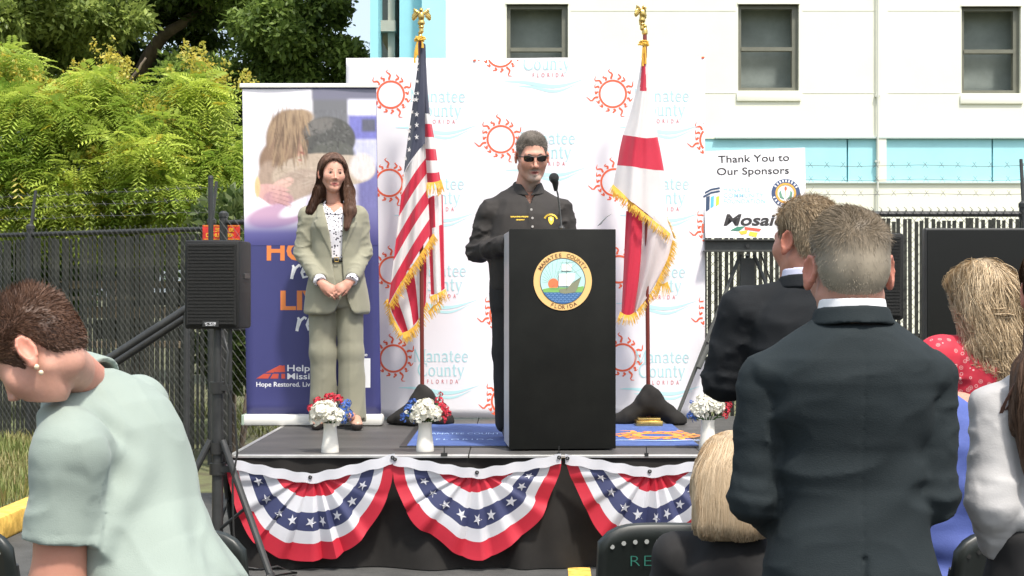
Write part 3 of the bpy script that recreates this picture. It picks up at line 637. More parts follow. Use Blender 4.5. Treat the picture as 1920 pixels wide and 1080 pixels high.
# mat under the podium
M_rug = mat('blue_mat', (.060, .105, .29), .9, var=.2, vscale=20, bump=.3, bscale=250)
x0, x1, y0, y1 = X(763, FY(838)), X(1311, FY(838)), FY(838), FY(797)
rg = empty('floor_mat', ((x0+x1)/2, (y0+y1)/2, SZ), 0, 'flat blue logo mat with orange sun lying under the podium', 'mat')
mb = MB(); mb.box(((x0+x1)/2, (y0+y1)/2, SZ+.005), (x1-x0, y1-y0, .008)); L(mb.build('mat', M_rug, rg))
mb = MB(); mb.box(((x0-.02), (y0+y1)/2, SZ+.003), (.04, y1-y0, .006)); mb.box(((x0+x1)/2, y0-.015, SZ+.003), (x1-x0+.08, .03, .006)); L(mb.build('border', M_blackp, rg))
frm = (Vector((0, 0, SZ+.0115)), Vector((1, 0, 0)), Vector((0, 1, 0)))
M_or = mat('mat_orange', (.85, .28, .05), .9, var=.2, vscale=20); M_lb = mat('mat_pale_print', (.36, .50, .78), .9)
mb = MB(); cx, cy = X(1232, 8.75), 8.75
ring2d(mb, cx, cy, .10, .155, frm, 24, 0)
for i in range(18):
    a = 2*math.pi*i/18; r1 = .26+.1*(i % 3 == 0); pts = [(cx+(.17+(r1-.17)*t)*math.cos(a+.12*math.sin(t*7)), cy+(.17+(r1-.17)*t)*math.sin(a+.12*math.sin(t*7))) for t in (0, .25, .5, .75, 1)]
    stroke(mb, pts, [.05, .045, .035, .03, .01], frm, 0)
sp_ = [mb]; L(mb.build('sun_print', [M_or, M_lb], rg)); mb = MB(); stroke(mb, [(cx-.3+.06*i, cy-.33+.02*math.sin(i)) for i in range(12)], [.01, .03, .04, .03, .03, .04, .05, .04, .03, .03, .02, .01], off(frm, .0005), 1)
L(mb.build('wave_print', [M_or, M_lb], rg)); mb = MB(); lettering(mb, 'MANATEE COUNTY', frm, X(872, 8.9), 8.80, .10, .50, m=1); L(mb.build('lettering_print', [M_or, M_lb], rg)); mb = MB(); lettering(mb, 'FLORIDA', frm, X(872, 8.5), 8.45, .07, .34, spacing=1.4, m=1)
L(mb.build('lettering_print', [M_or, M_lb], rg))
# ---------------------------------------------------------------- step and repeat backdrop
BKY = 10.04
M_bk = mat('white_vinyl', (.80, .78, .81), .55, var=.02, vscale=2)
M_sun = mat('print_coral', (.80, .13, .055), .6); M_teal = mat('print_teal', (.42, .70, .72), .6); M_tealp = mat('print_pale_teal', (.50, .78, .80), .6); M_redp = mat('print_red', (.62, .12, .14), .6)
bk = empty('backdrop', (X(985, BKY), BKY, SZ), 0, 'wide white repeat logo backdrop with coral suns standing behind the speaker', 'backdrop')
bx0, bx1, bz0, bz1 = X(649, BKY), X(1322, BKY), SZ+.012, Z(109, BKY)
def bky(x, z): return BKY+.007*math.sin(x*5.1+z*.9)+.006*math.sin(x*11+1.3*z)*math.sin(z*1.7)
mb = MB(); mb.grid(lambda u, v: (bx0+(bx1-bx0)*u, bky(bx0+(bx1-bx0)*u, bz0+(bz1-bz0)*v), bz0+(bz1-bz0)*v), 60, 40); o = L(mb.build('fabric', M_bk, bk, smooth=True, angle=180)); thicken(o, .003, 1)
mb = MB()
for x in (bx0+.03, bx1-.03): mb.tube([(x, BKY+.06, SZ), (x, BKY+.06, bz1-.03)], .018, 10); mb.box((x, BKY+.1, SZ+.012), (.06, .45, .02))
mb.tube([(bx0+.03, BKY+.045, bz1-.03), (bx1-.03, BKY+.045, bz1-.03)], .016, 10); L(mb.build('frame', M_alu, bk, smooth=True))
def warp(mb, d):                              # lay a flat print onto the rippled fabric
    mb.v = [(x, bky(x, z)-d, z) for x, y, z in mb.v]; return mb
def sun_logo(px, py, clip=None):
    S = BKY/F; cx, cz = X(px, BKY), Z(py, BKY); fr = (Vector((0, BKY, 0)), UX, UZ); mb = MB()
    ring2d(mb, cx, cz, 23*S, 26.8*S, fr, 36); rays = [(95, 47), (68, 40), (52, 38), (25, 45), (5, 34), (-18, 38), (-42, 36), (-64, 48), (-84, 36), (-106, 36), (-132, 34), (-150, 34), (-166, 50), (176, 34), (156, 38), (138, 46), (116, 38)]
    for a, r1 in rays:
        a = R(a); pts = []
        for i in range(8):
            t = i/7; r = (28+(r1-28)*t)*S; q = a+.11*math.sin(t*6.3*1.2+a)*(t+.15); pts.append((cx+r*math.cos(q), cz+r*math.sin(q)))
        stroke(mb, pts, [3.6*S, 4*S, 3.8*S, 3.4*S, 3*S, 2.6*S, 2*S, .8*S], fr)
    clipz(mb, bz1-.004, bz0+.01, bx1-.003); warp(mb, .004); return L(mb.build('sun_print', M_sun, bk))
def clipz(mb, zmax, zmin, xmax=99):           # drop print that would run off the cloth
    keep = []
    for f, m in zip(mb.f, mb.m):
        if all(zmin < mb.v[i][2] < zmax and bx0+.004 < mb.v[i][0] < xmax for i in f): keep.append((f, m))
    mb.f = [f for f, m in keep]; mb.m = [m for f, m in keep]
SERIF = {}
def serif(mb, s, fr, x, z, h, wtot, thin=.07, thick=.13):
    """light roman letters drawn with thick and thin strokes; x,z = left end of the baseline"""
    def arc(cx, cy, rx, ry, a0, a1, n=12): return [(cx+rx*math.cos(R(a0+(a1-a0)*i/n)), cy+ry*math.sin(R(a0+(a1-a0)*i/n))) for i in range(n+1)]
    G = {'M': (1.0, [([(.1, 0), (.1, .98)], thin), ([(.1, 1), (.5, 0)], thick), ([(.5, 0), (.9, 1)], thin), ([(.9, 0), (.9, 1)], thick), ([(0, .02), (.22, .02)], .05), ([(.75, .02), (1.05, .02)], .05), ([(-.02, .98), (.14, .98)], .05), ([(.88, .98), (1.05, .98)], .05)]),
         'C': (.85, [(arc(.45, .5, .42, .5, 45, 315, 16), [thin]*4+[thick]*9+[thin]*4), ([(.76, .70), (.76, 1)], .05), ([(.76, .3), (.76, .02)], .04)]),
         'a': (.55, [(arc(.24, .47, .19, .18, 160, 0, 8)+[(.43, .1), (.52, .02)], thick), (arc(.24, .15, .2, .15, 50, 310, 10), thin)]),
         'n': (.62, [([(.1, 0), (.1, .64)], thick), (arc(.29, .44, .19, .2, 180, 0, 8)+[(.48, 0)], [thin]*5+[thick]*5), ([(0, .02), (.2, .02)], .05), ([(.38, .02), (.58, .02)], .05), ([(.0, .62), (.12, .62)], .05)]),
         't': (.40, [([(.16, .86), (.16, .12), (.24, .02), (.36, .07)], thick), ([(.0, .62), (.36, .62)], .06)]),
         'e': (.55, [([(.06, .36), (.47, .36)], .06), (arc(.27, .32, .22, .32, 5, 320, 14), [thin]*4+[thick]*8+[thin]*3)]),
         'o': (.62, [(arc(.29, .32, .24, .31, 0, 360, 18), [thick]*3+[thin]*4+[thick]*5+[thin]*4+[thick]*3)]),
         'u': (.64, [([(.1, .64), (.1, .2)]+arc(.27, .2, .17, .19, 180, 330, 6)+[(.48, .12)], thin), ([(.48, .64), (.48, 0)], thick), ([(0, .63), (.12, .63)], .05), ([(.38, .63), (.5, .63)], .05), ([(.48, .02), (.6, .02)], .05)]),
         'y': (.58, [([(.07, .64), (.29, .02)], thick), ([(.53, .64), (.2, -.24), (.07, -.24)], thin), ([(0, .63), (.18, .63)], .05), ([(.42, .63), (.6, .63)], .05)])}
    tot = sum(G[c][0]+.07 for c in s); k = wtot/tot; x_ = x
    for c in s:
        wd, sts = G[c]
        for pts, t in sts: stroke(mb, [(x_+a*k, z+b*h) for a, b in pts], [q*h*.8 for q in t] if isinstance(t, list) else t*h*.8, fr)
        x_ += (wd+.07)*k
def name_logo(px, py):
    S = BKY/F; fr = (Vector((0, BKY, 0)), UX, UZ); cx, cz = X(px, BKY), Z(py, BKY)
    mb = MB(); serif(mb, 'Manatee', fr, cx, cz, 23*S, 104*S); serif(mb, 'County', fr, cx+8*S, cz-27*S, 25*S, 88*S)
    clipz(mb, bz1-.004, bz0, bx1-.003); warp(mb, .005); L(mb.build('name_print', M_teal, bk))
    mb = MB(); lettering(mb, 'FLORIDA', fr, cx+54*S, cz-41*S, 7.5*S, 58*S, spacing=2.2); clipz(mb, bz1-.004, bz0, bx1-.003); warp(mb, .005); L(mb.build('name_print', M_redp, bk))
    mb = MB()
    for dx, dz, a, b in ((0, 0, 150, 7), (26, -9, 110, 5)):
        stroke(mb, [(cx+(-28+dx+a*t)*S, cz+(-49+dz-7*math.sin(t*3.4)+4*math.sin(t*7))*S) for t in np.linspace(0, 1, 14)], [max(.6, b*math.sin(math.pi*min(1, t*1.05))**.8)*S for t in np.linspace(.02, .98, 14)], fr)
    clipz(mb, bz1-.004, bz0, bx1-.003); warp(mb, .004); L(mb.build('wave_print', M_tealp, bk))
for px, py in ((733, 178), (730, 343), (736, 507), (738, 672), (1149, 176), (1152, 342), (1160, 505), (1167, 670), (939, 261), (938, 100), (941, 426), (944, 590), (947, 752), (1338, 262), (1342, 428), (1345, 590)): sun_logo(px, py)
for px, py in ((770, 191), (768, 355), (772, 518), (776, 678), (1190, 190), (1190, 355), (1183, 520), (1190, 680), (976, 270), (974, 104), (978, 435), (980, 600), (985, 762)): name_logo(px, py)
mb = MB()
for px, py in ((890, 113), (1318, 108)): mb.box((X(px, BKY), BKY-.003, Z(py, BKY)), (.02, .01, .012))
L(mb.build('top_clip', M_sun, bk))
# ---------------------------------------------------------------- roll-up banner
RY = 9.55
ru = empty('roll_up_banner', (X(588, RY), RY, SZ), 0, 'purple roll-up charity banner with a hugging photo standing behind the woman', 'banner')
S = RY/F; rx0, rx1, rz0, rz1 = X(462, RY), X(714, RY), Z(778, RY), Z(163, RY); lean = R(.9)
o_ = Vector((X(455, RY), RY, rz0)); Wd, Ht = 252*S, rz1-rz0
def rup(a, b):                                # banner plane: a across, b up (metres); slight lean of the left edge as printed cloth hangs
    return Vector((X(462, RY)-.034*b/Ht+a, RY+.012+.02*b/Ht+.004*math.sin(a*9), rz0+b))
class RFr:
    pass
def rgrid(name, m, nu=16, nv=30):
    mb = MB(); mb.grid(lambda u, v: rup(Wd*u, Ht*v), nu, nv); return mb
M_purp = mat('banner_purple', (.045, .047, .165), .45, var=.06, vscale=2)
mb = MB(); mb.grid(lambda u, v: rup(Wd*u, Ht*v), 16, 30); o = L(mb.build('fabric', M_purp, ru, smooth=True, angle=180)); thicken(o, .003, 1)
M_wht = mat('white_plastic', (.74, .73, .68), .5, var=.05)
mb = MB(); p = rup(Wd/2, Ht+.012); mb.box(p, (Wd+.03, .03, .03), bev=.006); L(mb.build('top_rail', M_wht, ru))
mb = MB(); mb.box((X(588, RY), RY, SZ+.038), (262*S, .15, .072), bev=.02); o = L(mb.build('cassette', M_wht, ru, smooth=True))
mb = MB(); mb.tube([(X(588, RY), RY+.05, SZ+.03), (X(588, RY), RY+.06, rz1)], .012, 8); L(mb.build('pole', M_alu, ru))
mb = MB(); mb.box((X(459, RY), RY, SZ+.04), (.02, .15, .07), bev=.006); L(mb.build('end_cap', mat('green_cap', (.33, .42, .33), .5), ru))
def rprint(name, m, fn, d, col=None):
    """flat print: fn fills an MB in banner pixels (photo px / py); then it is laid on the cloth d metres proud"""
    mb = MB(); fr = (Vector((0, 0, 0)), Vector((1, 0, 0)), Vector((0, 1, 0))); fn(mb, fr); out = []
    for x, y, z in mb.v:
        b = Z(y, RY)-rz0; a = X(x, RY)-(X(462, RY)-.034*b/Ht); q = rup(max(.002, min(Wd-.002, a)), max(.002, min(Ht-.002, b))); q.y -= d; out.append(q)
    mb.v = [tuple(q) for q in out]; return L(mb.build(name, m, ru))
# the photograph printed on the upper half: soft-edged shapes, colour by vertex
PICW, PICH = 116, 140
def smooth(a, b, x): t = np.clip((x-a)/(b-a), 0, 1); return t*t*(3-2*t)
def picture():
    u, v = np.meshgrid(np.linspace(0, 1, PICW), np.linspace(0, 1, PICH), indexing='ij'); px = 456+252*u; py = 166+294*v
    def blob(cx, cy, rx, ry, rot=0, soft=.25):
        soft *= .55
        c, s = math.cos(R(rot)), math.sin(R(rot)); dx, dy = px-cx, py-cy; a = (dx*c+dy*s)/rx; b = (-dx*s+dy*c)/ry; return 1-smooth(1-soft, 1+soft, np.sqrt(a*a+b*b))
    def rect(x0, x1, y0, y1, s=8):
        s *= .7; return smooth(x0-s, x0+s, px)*(1-smooth(x1-s, x1+s, px))*smooth(y0-s, y0+s, py)*(1-smooth(y1-s, y1+s, py))
    col = np.zeros((PICW, PICH, 3)); 
    def put(m, c): col[:] = col*(1-m[..., None])+np.array(rgb(*c))*m[..., None]
    put(np.ones_like(px), (236, 232, 238)); put(rect(588, 655, 100, 300, 6), (118, 118, 122)); put(rect(588, 900, 100, 186, 7), (122, 121, 138)); put(rect(655, 900, 186, 215, 6), (226, 226, 246)); put(rect(655, 900, 215, 262, 6), (122, 122, 190)); put(rect(680, 706, 222, 246, 5), (98, 98, 112)); put(rect(640, 900, 262, 330, 10), (196, 196, 222)); put(rect(668, 900, 310, 470, 14), (120, 118, 170))
    put(blob(545, 262, 46, 58, 0, .12), (150, 126, 104)); put(blob(520, 300, 34, 40, 20, .2), (142, 116, 96)); put(blob(560, 222, 30, 18, -10, .3), (172, 148, 122)); put(blob(505, 335, 22, 34, 0, .3), (168, 146, 130))
    put(blob(577, 272, 18, 34, 14, .15), (206, 160, 140)); put(blob(616, 260, 52, 42, 0, .1), (88, 87, 84)); put(blob(626, 288, 40, 24, 0, .2), (98, 98, 92)); put(blob(600, 236, 30, 14, -20, .4), (120, 116, 112))
    put(blob(585, 322, 76, 34, -8, .1), (190, 172, 154)); put(blob(650, 318, 54, 28, 0, .12), (196, 180, 162)); put(blob(560, 352, 52, 34, -14, .14), (180, 160, 146)); put(blob(680, 312, 24, 26, 0, .3), (222, 214, 210))
    put(blob(508, 362, 30, 17, 14, .15), (208, 164, 158)); put(blob(530, 344, 22, 9, -20, .2), (218, 178, 166)); put(blob(522, 372, 28, 15, 6, .2), (190, 146, 152)); put(blob(482, 350, 5, 20, 0, .4), (226, 188, 140))
    put(blob(520, 404, 60, 22, -10, .3), (196, 160, 186)); put(blob(565, 386, 46, 14, -24, .3), (234, 228, 238)); put(blob(600, 400, 30, 40, 0, .4), (206, 198, 220))
    rr_ = random.Random(8)
    for _ in range(150):                     # locks of hair, curls, folds and fingers of the printed picture
        a = rr_.uniform(0, 1); x = 512+66*a+rr_.uniform(-4, 4); y = 214+rr_.uniform(0, 100)*(1-.25*a); t = rr_.choice(((176, 150, 120), (122, 98, 78), (160, 136, 110), (104, 84, 70))); put(blob(x, y, 1.6, rr_.uniform(10, 22), 16-30*a+rr_.uniform(-8, 8), .9)*.6*((px-545)**2/52**2+(py-262)**2/66**2 < 1), t)
    for _ in range(130): x, y = 616+rr_.gauss(0, 24), 258+rr_.gauss(0, 19); put(blob(x, y, rr_.uniform(2, 5), 1.4, rr_.uniform(0, 180), .9)*.55*((px-616)**2/50**2+(py-260)**2/40**2 < 1), rr_.choice(((120, 119, 116), (62, 61, 60), (98, 97, 95))))
    for i in range(4): put(blob(522+i*1.5, 352+i*8.5, 20, 3.6, 12+i*3, .5), (214-i*6, 170-i*6, 164-i*4)); put(blob(524+i*1.5, 357+i*8.5, 18, 1.0, 12+i*3, .9)*.7, (150, 106, 104))
    put(blob(534, 338, 13, 4.2, -22, .5), (222, 184, 172)); put(blob(567, 286, 5, 2, 20, .6), (150, 100, 86)); put(blob(563, 300, 4, 1.6, 0, .6), (170, 110, 100))
    for _ in range(40): x, y = 585+rr_.gauss(0, 40), 330+rr_.gauss(0, 14); put(blob(x, y, rr_.uniform(6, 16), 1.5, rr_.uniform(-30, 30), .9)*.4, rr_.choice(((160, 142, 126), (206, 190, 174))))
    n = vnoise(np.stack([px.ravel()*.35, py.ravel()*.09, px.ravel()*0], 1), 1, 3).reshape(px.shape)*.14+vnoise(np.stack([px.ravel(), py.ravel(), px.ravel()*0], 1), .6, 4).reshape(px.shape)*.09
    col *= 1+(n*((py > 205) & (py < 390)))[..., None]
    put(smooth(398, 440, py), (98, 94, 150)); put(smooth(428, 462, py), (68, 67, 124)); return px, py, col
px, py, c = picture()
def _pic():
    V = []
    for x, y in zip(px.ravel(), py.ravel()):
        b = Z(y, RY)-rz0; a = X(x, RY)-X(456, RY); q = rup(max(.002, min(Wd-.002, a)), min(Ht-.001, b)); V.append((q.x, q.y-.0045, q.z))
    i, j = np.meshgrid(np.arange(PICW-1), np.arange(PICH-1), indexing='ij'); k = (i*PICH+j).ravel()[:, None]
    return L(np_mesh('picture', np.array(V), k+np.array([[0, 1, PICH+1, PICH]]), mat('printed_photo', attr=True, rough=.45), ru, col=c.reshape(-1, 3)))
_pic()
M_orange = mat('print_orange', (.72, .22, .055), .5); M_ink = mat('print_white', (.82, .82, .84), .5)
NEG = Vector((0, -1, 0))
def rtext(s, cx, base, h, wd, bold=0, spacing=1, shear=0):
    def f(mb, fr): lettering(mb, s, (fr[0], fr[1], NEG), cx, -base, h, wd, bold, spacing, shear)
    return f
rprint('headline', M_orange, rtext('HOPE', 566, 487, 34, 134, .03), .004); rprint('headline', M_orange, rtext('LIVES', 596, 580, 34, 142, .03), .004)
def script_r(x, y):
    def f(mb, fr):
        k = 1.0; stroke(mb, [(x, y+2), (x+4, y-20), (x+2, y-24)], [6, 5.5, 4], fr); stroke(mb, [(x+2, y-4), (x+7, y-18), (x+14, y-24), (x+18, y-21)], [4, 5, 5, 5], fr)
        stroke(mb, [(x+20, y-10), (x+30, y-14), (x+30, y-22), (x+23, y-21), (x+19, y-10), (x+22, y-1), (x+31, y-3)], [4, 4, 4, 4.5, 5, 5, 3.5], fr)
    return f
rprint('script', M_ink, script_r(546, 521), .004); rprint('script', M_ink, script_r(556, 619), .004)
rprint('wordmark', M_ink, rtext('Helping', 573, 696, 11.5, 70, .012), .004); rprint('wordmark', M_ink, rtext('Mission', 571, 711, 11, 66, .012), .004)
rprint('wordmark', M_ink, rtext('Hope Restored. Lives R', 542, 725, 8.6, 124, .012), .004)
rprint('wordmark', M_ink, rtext('u', 678, 658, 6, 6, .01), .004); rprint('wordmark', M_ink, rtext('ore', 680, 668, 6.5, 17, .012), .004)
def road(mb, fr):
    for q in ([(480, 710), (494, 701), (508, 701), (502, 710)], [(497, 699), (524, 685), (530, 686), (512, 699)], [(506, 710), (511, 701), (522, 701), (521, 710)], [(527, 710), (527, 701), (534, 701), (534, 710)], [(514, 698), (522, 688), (533, 685), (534, 698)]): flat(mb, q, fr)
rprint('road_mark', mat('print_brick', (.52, .075, .045), .5), road, .004)
def whitebox(mb, fr): flat(mb, [(671, 672), (694, 672), (694, 727), (671, 727)], fr)
rprint('blank_patch', M_ink, whitebox, .004)
# ---------------------------------------------------------------- podium
yaw = R(4.6); PYf = 7.95; pw, pd, ph = .592, .40, 1.215
pc = Vector((X(1055, PYf), PYf, SZ+.0095))
pod = empty('podium', pc, yaw, 'tall black-fronted podium with a round county seal on its face', 'podium')
M_pod = mat('podium_black', (.0085, .0088, .0075), .55, spec=.18, var=.35, vscale=3, bump=.05, bscale=30)
M_side = mat('podium_side', (.50, .49, .49), .4, spec=.5, var=.05)
mb = MB(); mb.box((0, .011, ph/2), (pw, .022, ph), bev=.003); mb.build('front_panel', M_pod, pod, smooth=True)
for sx in (-1, 1):
    mb = MB(); mb.box((sx*(pw/2-.011), .022+(pd-.022)/2, ph/2-.002), (.02, pd-.024, ph-.02), bev=.002); mb.build('side_panel', M_side, pod)
mb = MB(); mb.box((0, .2, ph-.03), (pw-.05, .34, .02)); mb.build('top_board', M_pod, pod)
mb = MB(); mb.box((0, .21, .55), (pw-.05, .34, .02)); mb.build('shelf', M_pod, pod)
mb = MB(); mb.box((0, .21, .03), (pw-.05, .34, .04)); mb.build('base_board', M_pod, pod)
# seal, built as flat print shapes on a thin disc
sr = 55*PYf/F; seal_c = Vector((.0, -.0, SZ)); sz_ = Z(527, PYf)-pc.z
mb = MB(); n = 48
mb.prism(disc(0, 0, sr, n), (Vector((0, -.0015, sz_)), UX, UZ), .003); seal = mb.build('seal', mat('seal_gold', (.82, .52, .20), .5), pod)
fs = (Vector((0, -.0055, sz_)), UX, UZ)
def sprint(name, m, fn, d=0.0):
    mb = MB(); fn(mb, off(fs, d)); return mb.build(name, m, seal)
ri = sr*.77
sprint('sky_field', mat('seal_sky', (.48, .76, .72), .5), lambda mb, f: flat(mb, disc(0, 0, ri, 48), f))
M_sline = mat('seal_line', (.10, .12, .12), .5)
def rays(mb, f):
    for a in range(28, 175, 13):
        b = R(a); x0_, y0_ = -.42*ri, -.12*ri; t = 1.6*ri
        for k in range(24, 0, -1):
            x, y = x0_+t*k/24*math.cos(b), y0_+t*k/24*math.sin(b)
            if x*x+y*y < (ri*.98)**2: break
        stroke(mb, [(x0_, y0_), (x, y)], .0011, f)
    ring2d(mb, 0, 0, ri*.985, ri*1.02, f, 48)
sprint('ray_lines', M_sline, rays, .0006)
sprint('sun', mat('seal_sun', (.85, .20, .08), .5), lambda mb, f: flat(mb, disc(-.42*ri, -.12*ri, .235*ri, 24), f), .0012)
def land(mb, f): flat(mb, [(-.9*ri, -.36*ri), (-.6*ri, -.30*ri), (0, -.28*ri), (.5*ri, -.3*ri), (.93*ri, -.22*ri), (.93*ri, -.35*ri), (.84*ri, -.52*ri), (-.84*ri, -.52*ri)], f)
sprint('land', mat('seal_green', (.22, .45, .12), .5), land, .0018)
def sea(mb, f): a0 = math.asin(-.50); flat(mb, [(ri*math.cos(a), ri*math.sin(a)) for a in np.linspace(math.pi-a0, 2*math.pi+a0, 30)], f)
sprint('sea', mat('seal_blue', (.05, .14, .32), .5), sea, .0024)
def waves(mb, f):
    for j in range(5):
        y = (-.56-.085*j)*ri; hw = math.sqrt(max(0, ri*ri-y*y))*.93; n_ = max(4, int(hw*2/(.16*ri)))
        for i in range(n_):
            x = -hw+2*hw*(i+.5)/n_; stroke(mb, [(x-.06*ri, y-.02*ri), (x, y+.025*ri), (x+.06*ri, y-.02*ri)], .0022, f)
sprint('wave_lines', mat('seal_wave', (.25, .42, .68), .5), waves, .003)
def hull(mb, f): flat(mb, [(-.18*ri, -.36*ri), (-.12*ri, -.52*ri), (.1*ri, -.56*ri), (.55*ri, -.5*ri), (.66*ri, -.30*ri), (.82*ri, .18*ri), (.6*ri, .05*ri), (.35*ri, -.14*ri), (.2*ri, -.32*ri)], f)
sprint('ship_hull', mat('seal_hull', (.24, .25, .16), .5), hull, .0036)
def sails(mb, f):
    flat(mb, [(-.2*ri, -.22*ri), (-.17*ri, .32*ri), (.55*ri, .36*ri), (.52*ri, .08*ri), (.3*ri, -.22*ri)], f); flat(mb, [(-.06*ri, .46*ri), (-.05*ri, .74*ri), (.4*ri, .76*ri), (.38*ri, .46*ri)], f)
sprint('ship_sails', mat('seal_white', (.86, .86, .80), .5), sails, .0042)
def rig(mb, f):
    for a, b in (((.17, .95), (.17, -.4)), ((-.3, .40), (.45, .42)), ((-.14, .80), (.48, .82)), ((.17, .8), (.8, .16)), ((-.2, .36), (-.2, -.3)), ((.84, .2), (.5, -.05)), ((-.55, -.34), (-.2, -.34)), ((-.5, -.26), (-.36, -.16))): stroke(mb, [(a[0]*ri, a[1]*ri), (b[0]*ri, b[1]*ri)], .0016, f)
sprint('ship_rigging', M_sline, rig, .0048)
def arc_text(mb, f, s, r, a0, a1, h, inv=False):
    for i, ch in enumerate(s):
        a = R(a0+(a1-a0)*i/(len(s)-1)); 
        if ch == ' ': continue
        lettering(mb, ch, f, r*math.cos(a), r*math.sin(a), h, None, .008, rot=(a+math.pi/2 if inv else a-math.pi/2))
def words_(mb, f):
    arc_text(mb, f, 'MANATEE COUNTY', sr*.82, 150, 32, .0205); arc_text(mb, f, 'FLORIDA', sr*.95, -114, -62, .0205, True)
    for i in range(70):
        a = R(38+i*1.55); stroke(mb, [(sr*.775*math.cos(a), sr*.775*math.sin(a)), (sr*.80*math.cos(a), sr*.80*math.sin(a))], .0012, f)
sprint('seal_lettering', mat('seal_ink', (.16, .07, .03), .5), words_, .0006)
# gooseneck microphone clamped on the podium, and the speaker's sheet of paper
mic = empty('microphone', pod.matrix_basis @ Vector((-.02, .2, ph)), yaw, 'black gooseneck microphone rising from the podium top', 'microphone')
my = 8.2
mb = MB(); mb.tube([W(1054, 424, my), W(1051, 395, my), W(1047, 365, my-.02), W(1043, 350, my-.03)], [.005]*4, 8); L(mb.build('gooseneck', mat('mic_metal', (.12, .12, .12), .35, metal=.6), mic, smooth=True))
mb = MB(); mb.tube([W(1043, 358, my-.02), W(1042, 344, my-.03), W(1040, 338, my-.04)], [.010, .019, .022], 12); L(mb.build('mic_body', M_blackp, mic, smooth=True))
q = W(1039, 334, my-.04); mb = MB(); mb.lathe([(.0, -.030), (.018, -.024), (.028, -.008), (.029, .006), (.023, .020), (.012, .028), (.0, .030)], q, 16); L(mb.build('grille', mat('mic_grille', (.02, .02, .02), .6, bump=1, bscale=600), mic, smooth=True))
mb = MB(); mb.tube([W(1054, 428, my), W(1054, 423, my)], [.02, .012], 12); L(mb.build('mount', M_blackp, mic))
pp = empty('paper_sheet', pod.matrix_basis @ Vector((.2, .25, ph)), yaw, 'white speech paper tilted at the right end of the podium top', 'paper')
mb = MB(); a, b = W(1118, 424, 8.15), W(1142, 403, 8.2); e = Vector((.05, .19, .02)); mb.grid(lambda u, v: a.lerp(b, u)+e*v+Vector((0, 0, .008*math.sin(u*3))), 5, 3); o = L(mb.build('sheet', mat('paper', (.8, .8, .8), .7, transl=.2), pp, smooth=True)); thicken(o, .0006)
# ---------------------------------------------------------------- buntings on the skirt
M_bw = mat('bunting_white', (.74, .74, .78), .6, var=.04, transl=.25, bump=.15, bscale=300); M_br = mat('bunting_red', (.56, .022, .045), .55, var=.08, transl=.2); M_bb = mat('bunting_blue', (.040, .048, .125), .6, var=.1, transl=.12)
M_grom = mat('grommet', (.05, .05, .05), .4, metal=.8)
def bunting(cl, cr, cc, outl, label, seed):
    rnd = random.Random(seed); Y = SY0-.10; C0 = np.array([cc[0], cc[1]]); OL = np.array(outl, float)
    root = empty('bunting', W(*cc, Y), 0, label, 'bunting', 'pleated star buntings pinned along the stage front')
    ph = [rnd.uniform(-.35, .35) for _ in range(16)]; amp = [rnd.uniform(.6, 1.3) for _ in range(16)]; NP = 9
    def pos(r, a):                         # r 0..1 outward, a 0..1 from left corner round to right corner
        o = crom(OL, a); e = C0+np.array([(cr[0]-cl[0])*.30*(a-.5)*-math.cos(math.pi)*.85, 4-abs(a-.5)*6]); p = e+(o-e)*r
        x = a*NP; k = int(min(x, NP-1)); f = x-k; tooth = (f if f < .72 else (1-f)/.28*.72)   # knife pleats
        edge = min(1, min(a, 1-a)*6); d = (tooth-.35)*.062*amp[k]*(.35+.75*r)*edge*(.30+.70*math.sin(math.pi*a)**2)+.012*math.sin(r*5+ph[k]*5)*r*edge
        p = p+np.array([ph[k]*3*r*edge, ((tooth-.36)*9*amp[k])*r*edge*math.sin(math.pi*a)])
        return W(p[0], p[1], Y-d-.012*math.sin(math.pi*a)*r)
    HB, VB = (0, .30, .47, .68, .83, 1), (0, .20, .40, .63, .785, 1)
    def rb(k, a): s = math.sin(math.pi*a)**.8; return HB[k]+(VB[k]-HB[k])*s
    mb = MB(); NA = NP*10
    for b_, m in enumerate((1, 0, 2, 0, 1)):
        mb.cm = m; mb.grid(lambda u, v: pos((rb(b_, u)*(1-v)+rb(b_+1, u)*v)+.014*math.sin(int(u*NP)*2.4)*(0 < b_+v < 5), u), NA, 5)
    f = mb.build('fan', [M_bw, M_br, M_bb], root, smooth=True, angle=60); L(f)
    mb = MB()                              # white heading tape
    def tape(u, v):
        x = cl[0]+(cr[0]-cl[0])*u; t = abs(2*u-1); y = cc[1]+((cl[1] if u < .5 else cr[1])-cc[1])*t**1.12; return W(x, y-9+19*v+1.2*math.sin(u*50), Y-.018-.006*math.sin(u*31))
    mb.grid(tape, 60, 2); o = L(mb.build('heading', M_bw, root, smooth=True, angle=180)); 
    for u in (.012, .5, .988):
        p = Vector(tape(u, .35)); p.y -= .006; mb = MB(); mb.lathe([(.004, -.002), (.010, -.002), (.011, .001), (.008, .003), (.004, .002)], (0, 0, 0), 12, cap=False); mb.v = [tuple(p+Vector((a, -c_, b))) for a, b, c_ in mb.v]; L(mb.build('grommet', M_grom, root, smooth=True))
    for i in range(9):                     # stars
        a = .5+(i-4)*.098+rnd.uniform(-.012, .012); a = min(.93, max(.07, a)); mb = MB(); pts = star2d(0, 0, 1, math.pi/2+rnd.uniform(-.3, .3)); q0 = []
        for sx, sy in [(0, 0)]+pts: 
            q = pos((rb(2, a)+rb(3, a))/2+sy*.074, a-sx*.030); q0.append((q.x, q.y-.0035, q.z))
        mb.add(q0, [(0, k+1, (k+1) % 10+1) for k in range(10)]); o = L(mb.build('star', M_bw, root))
    return root
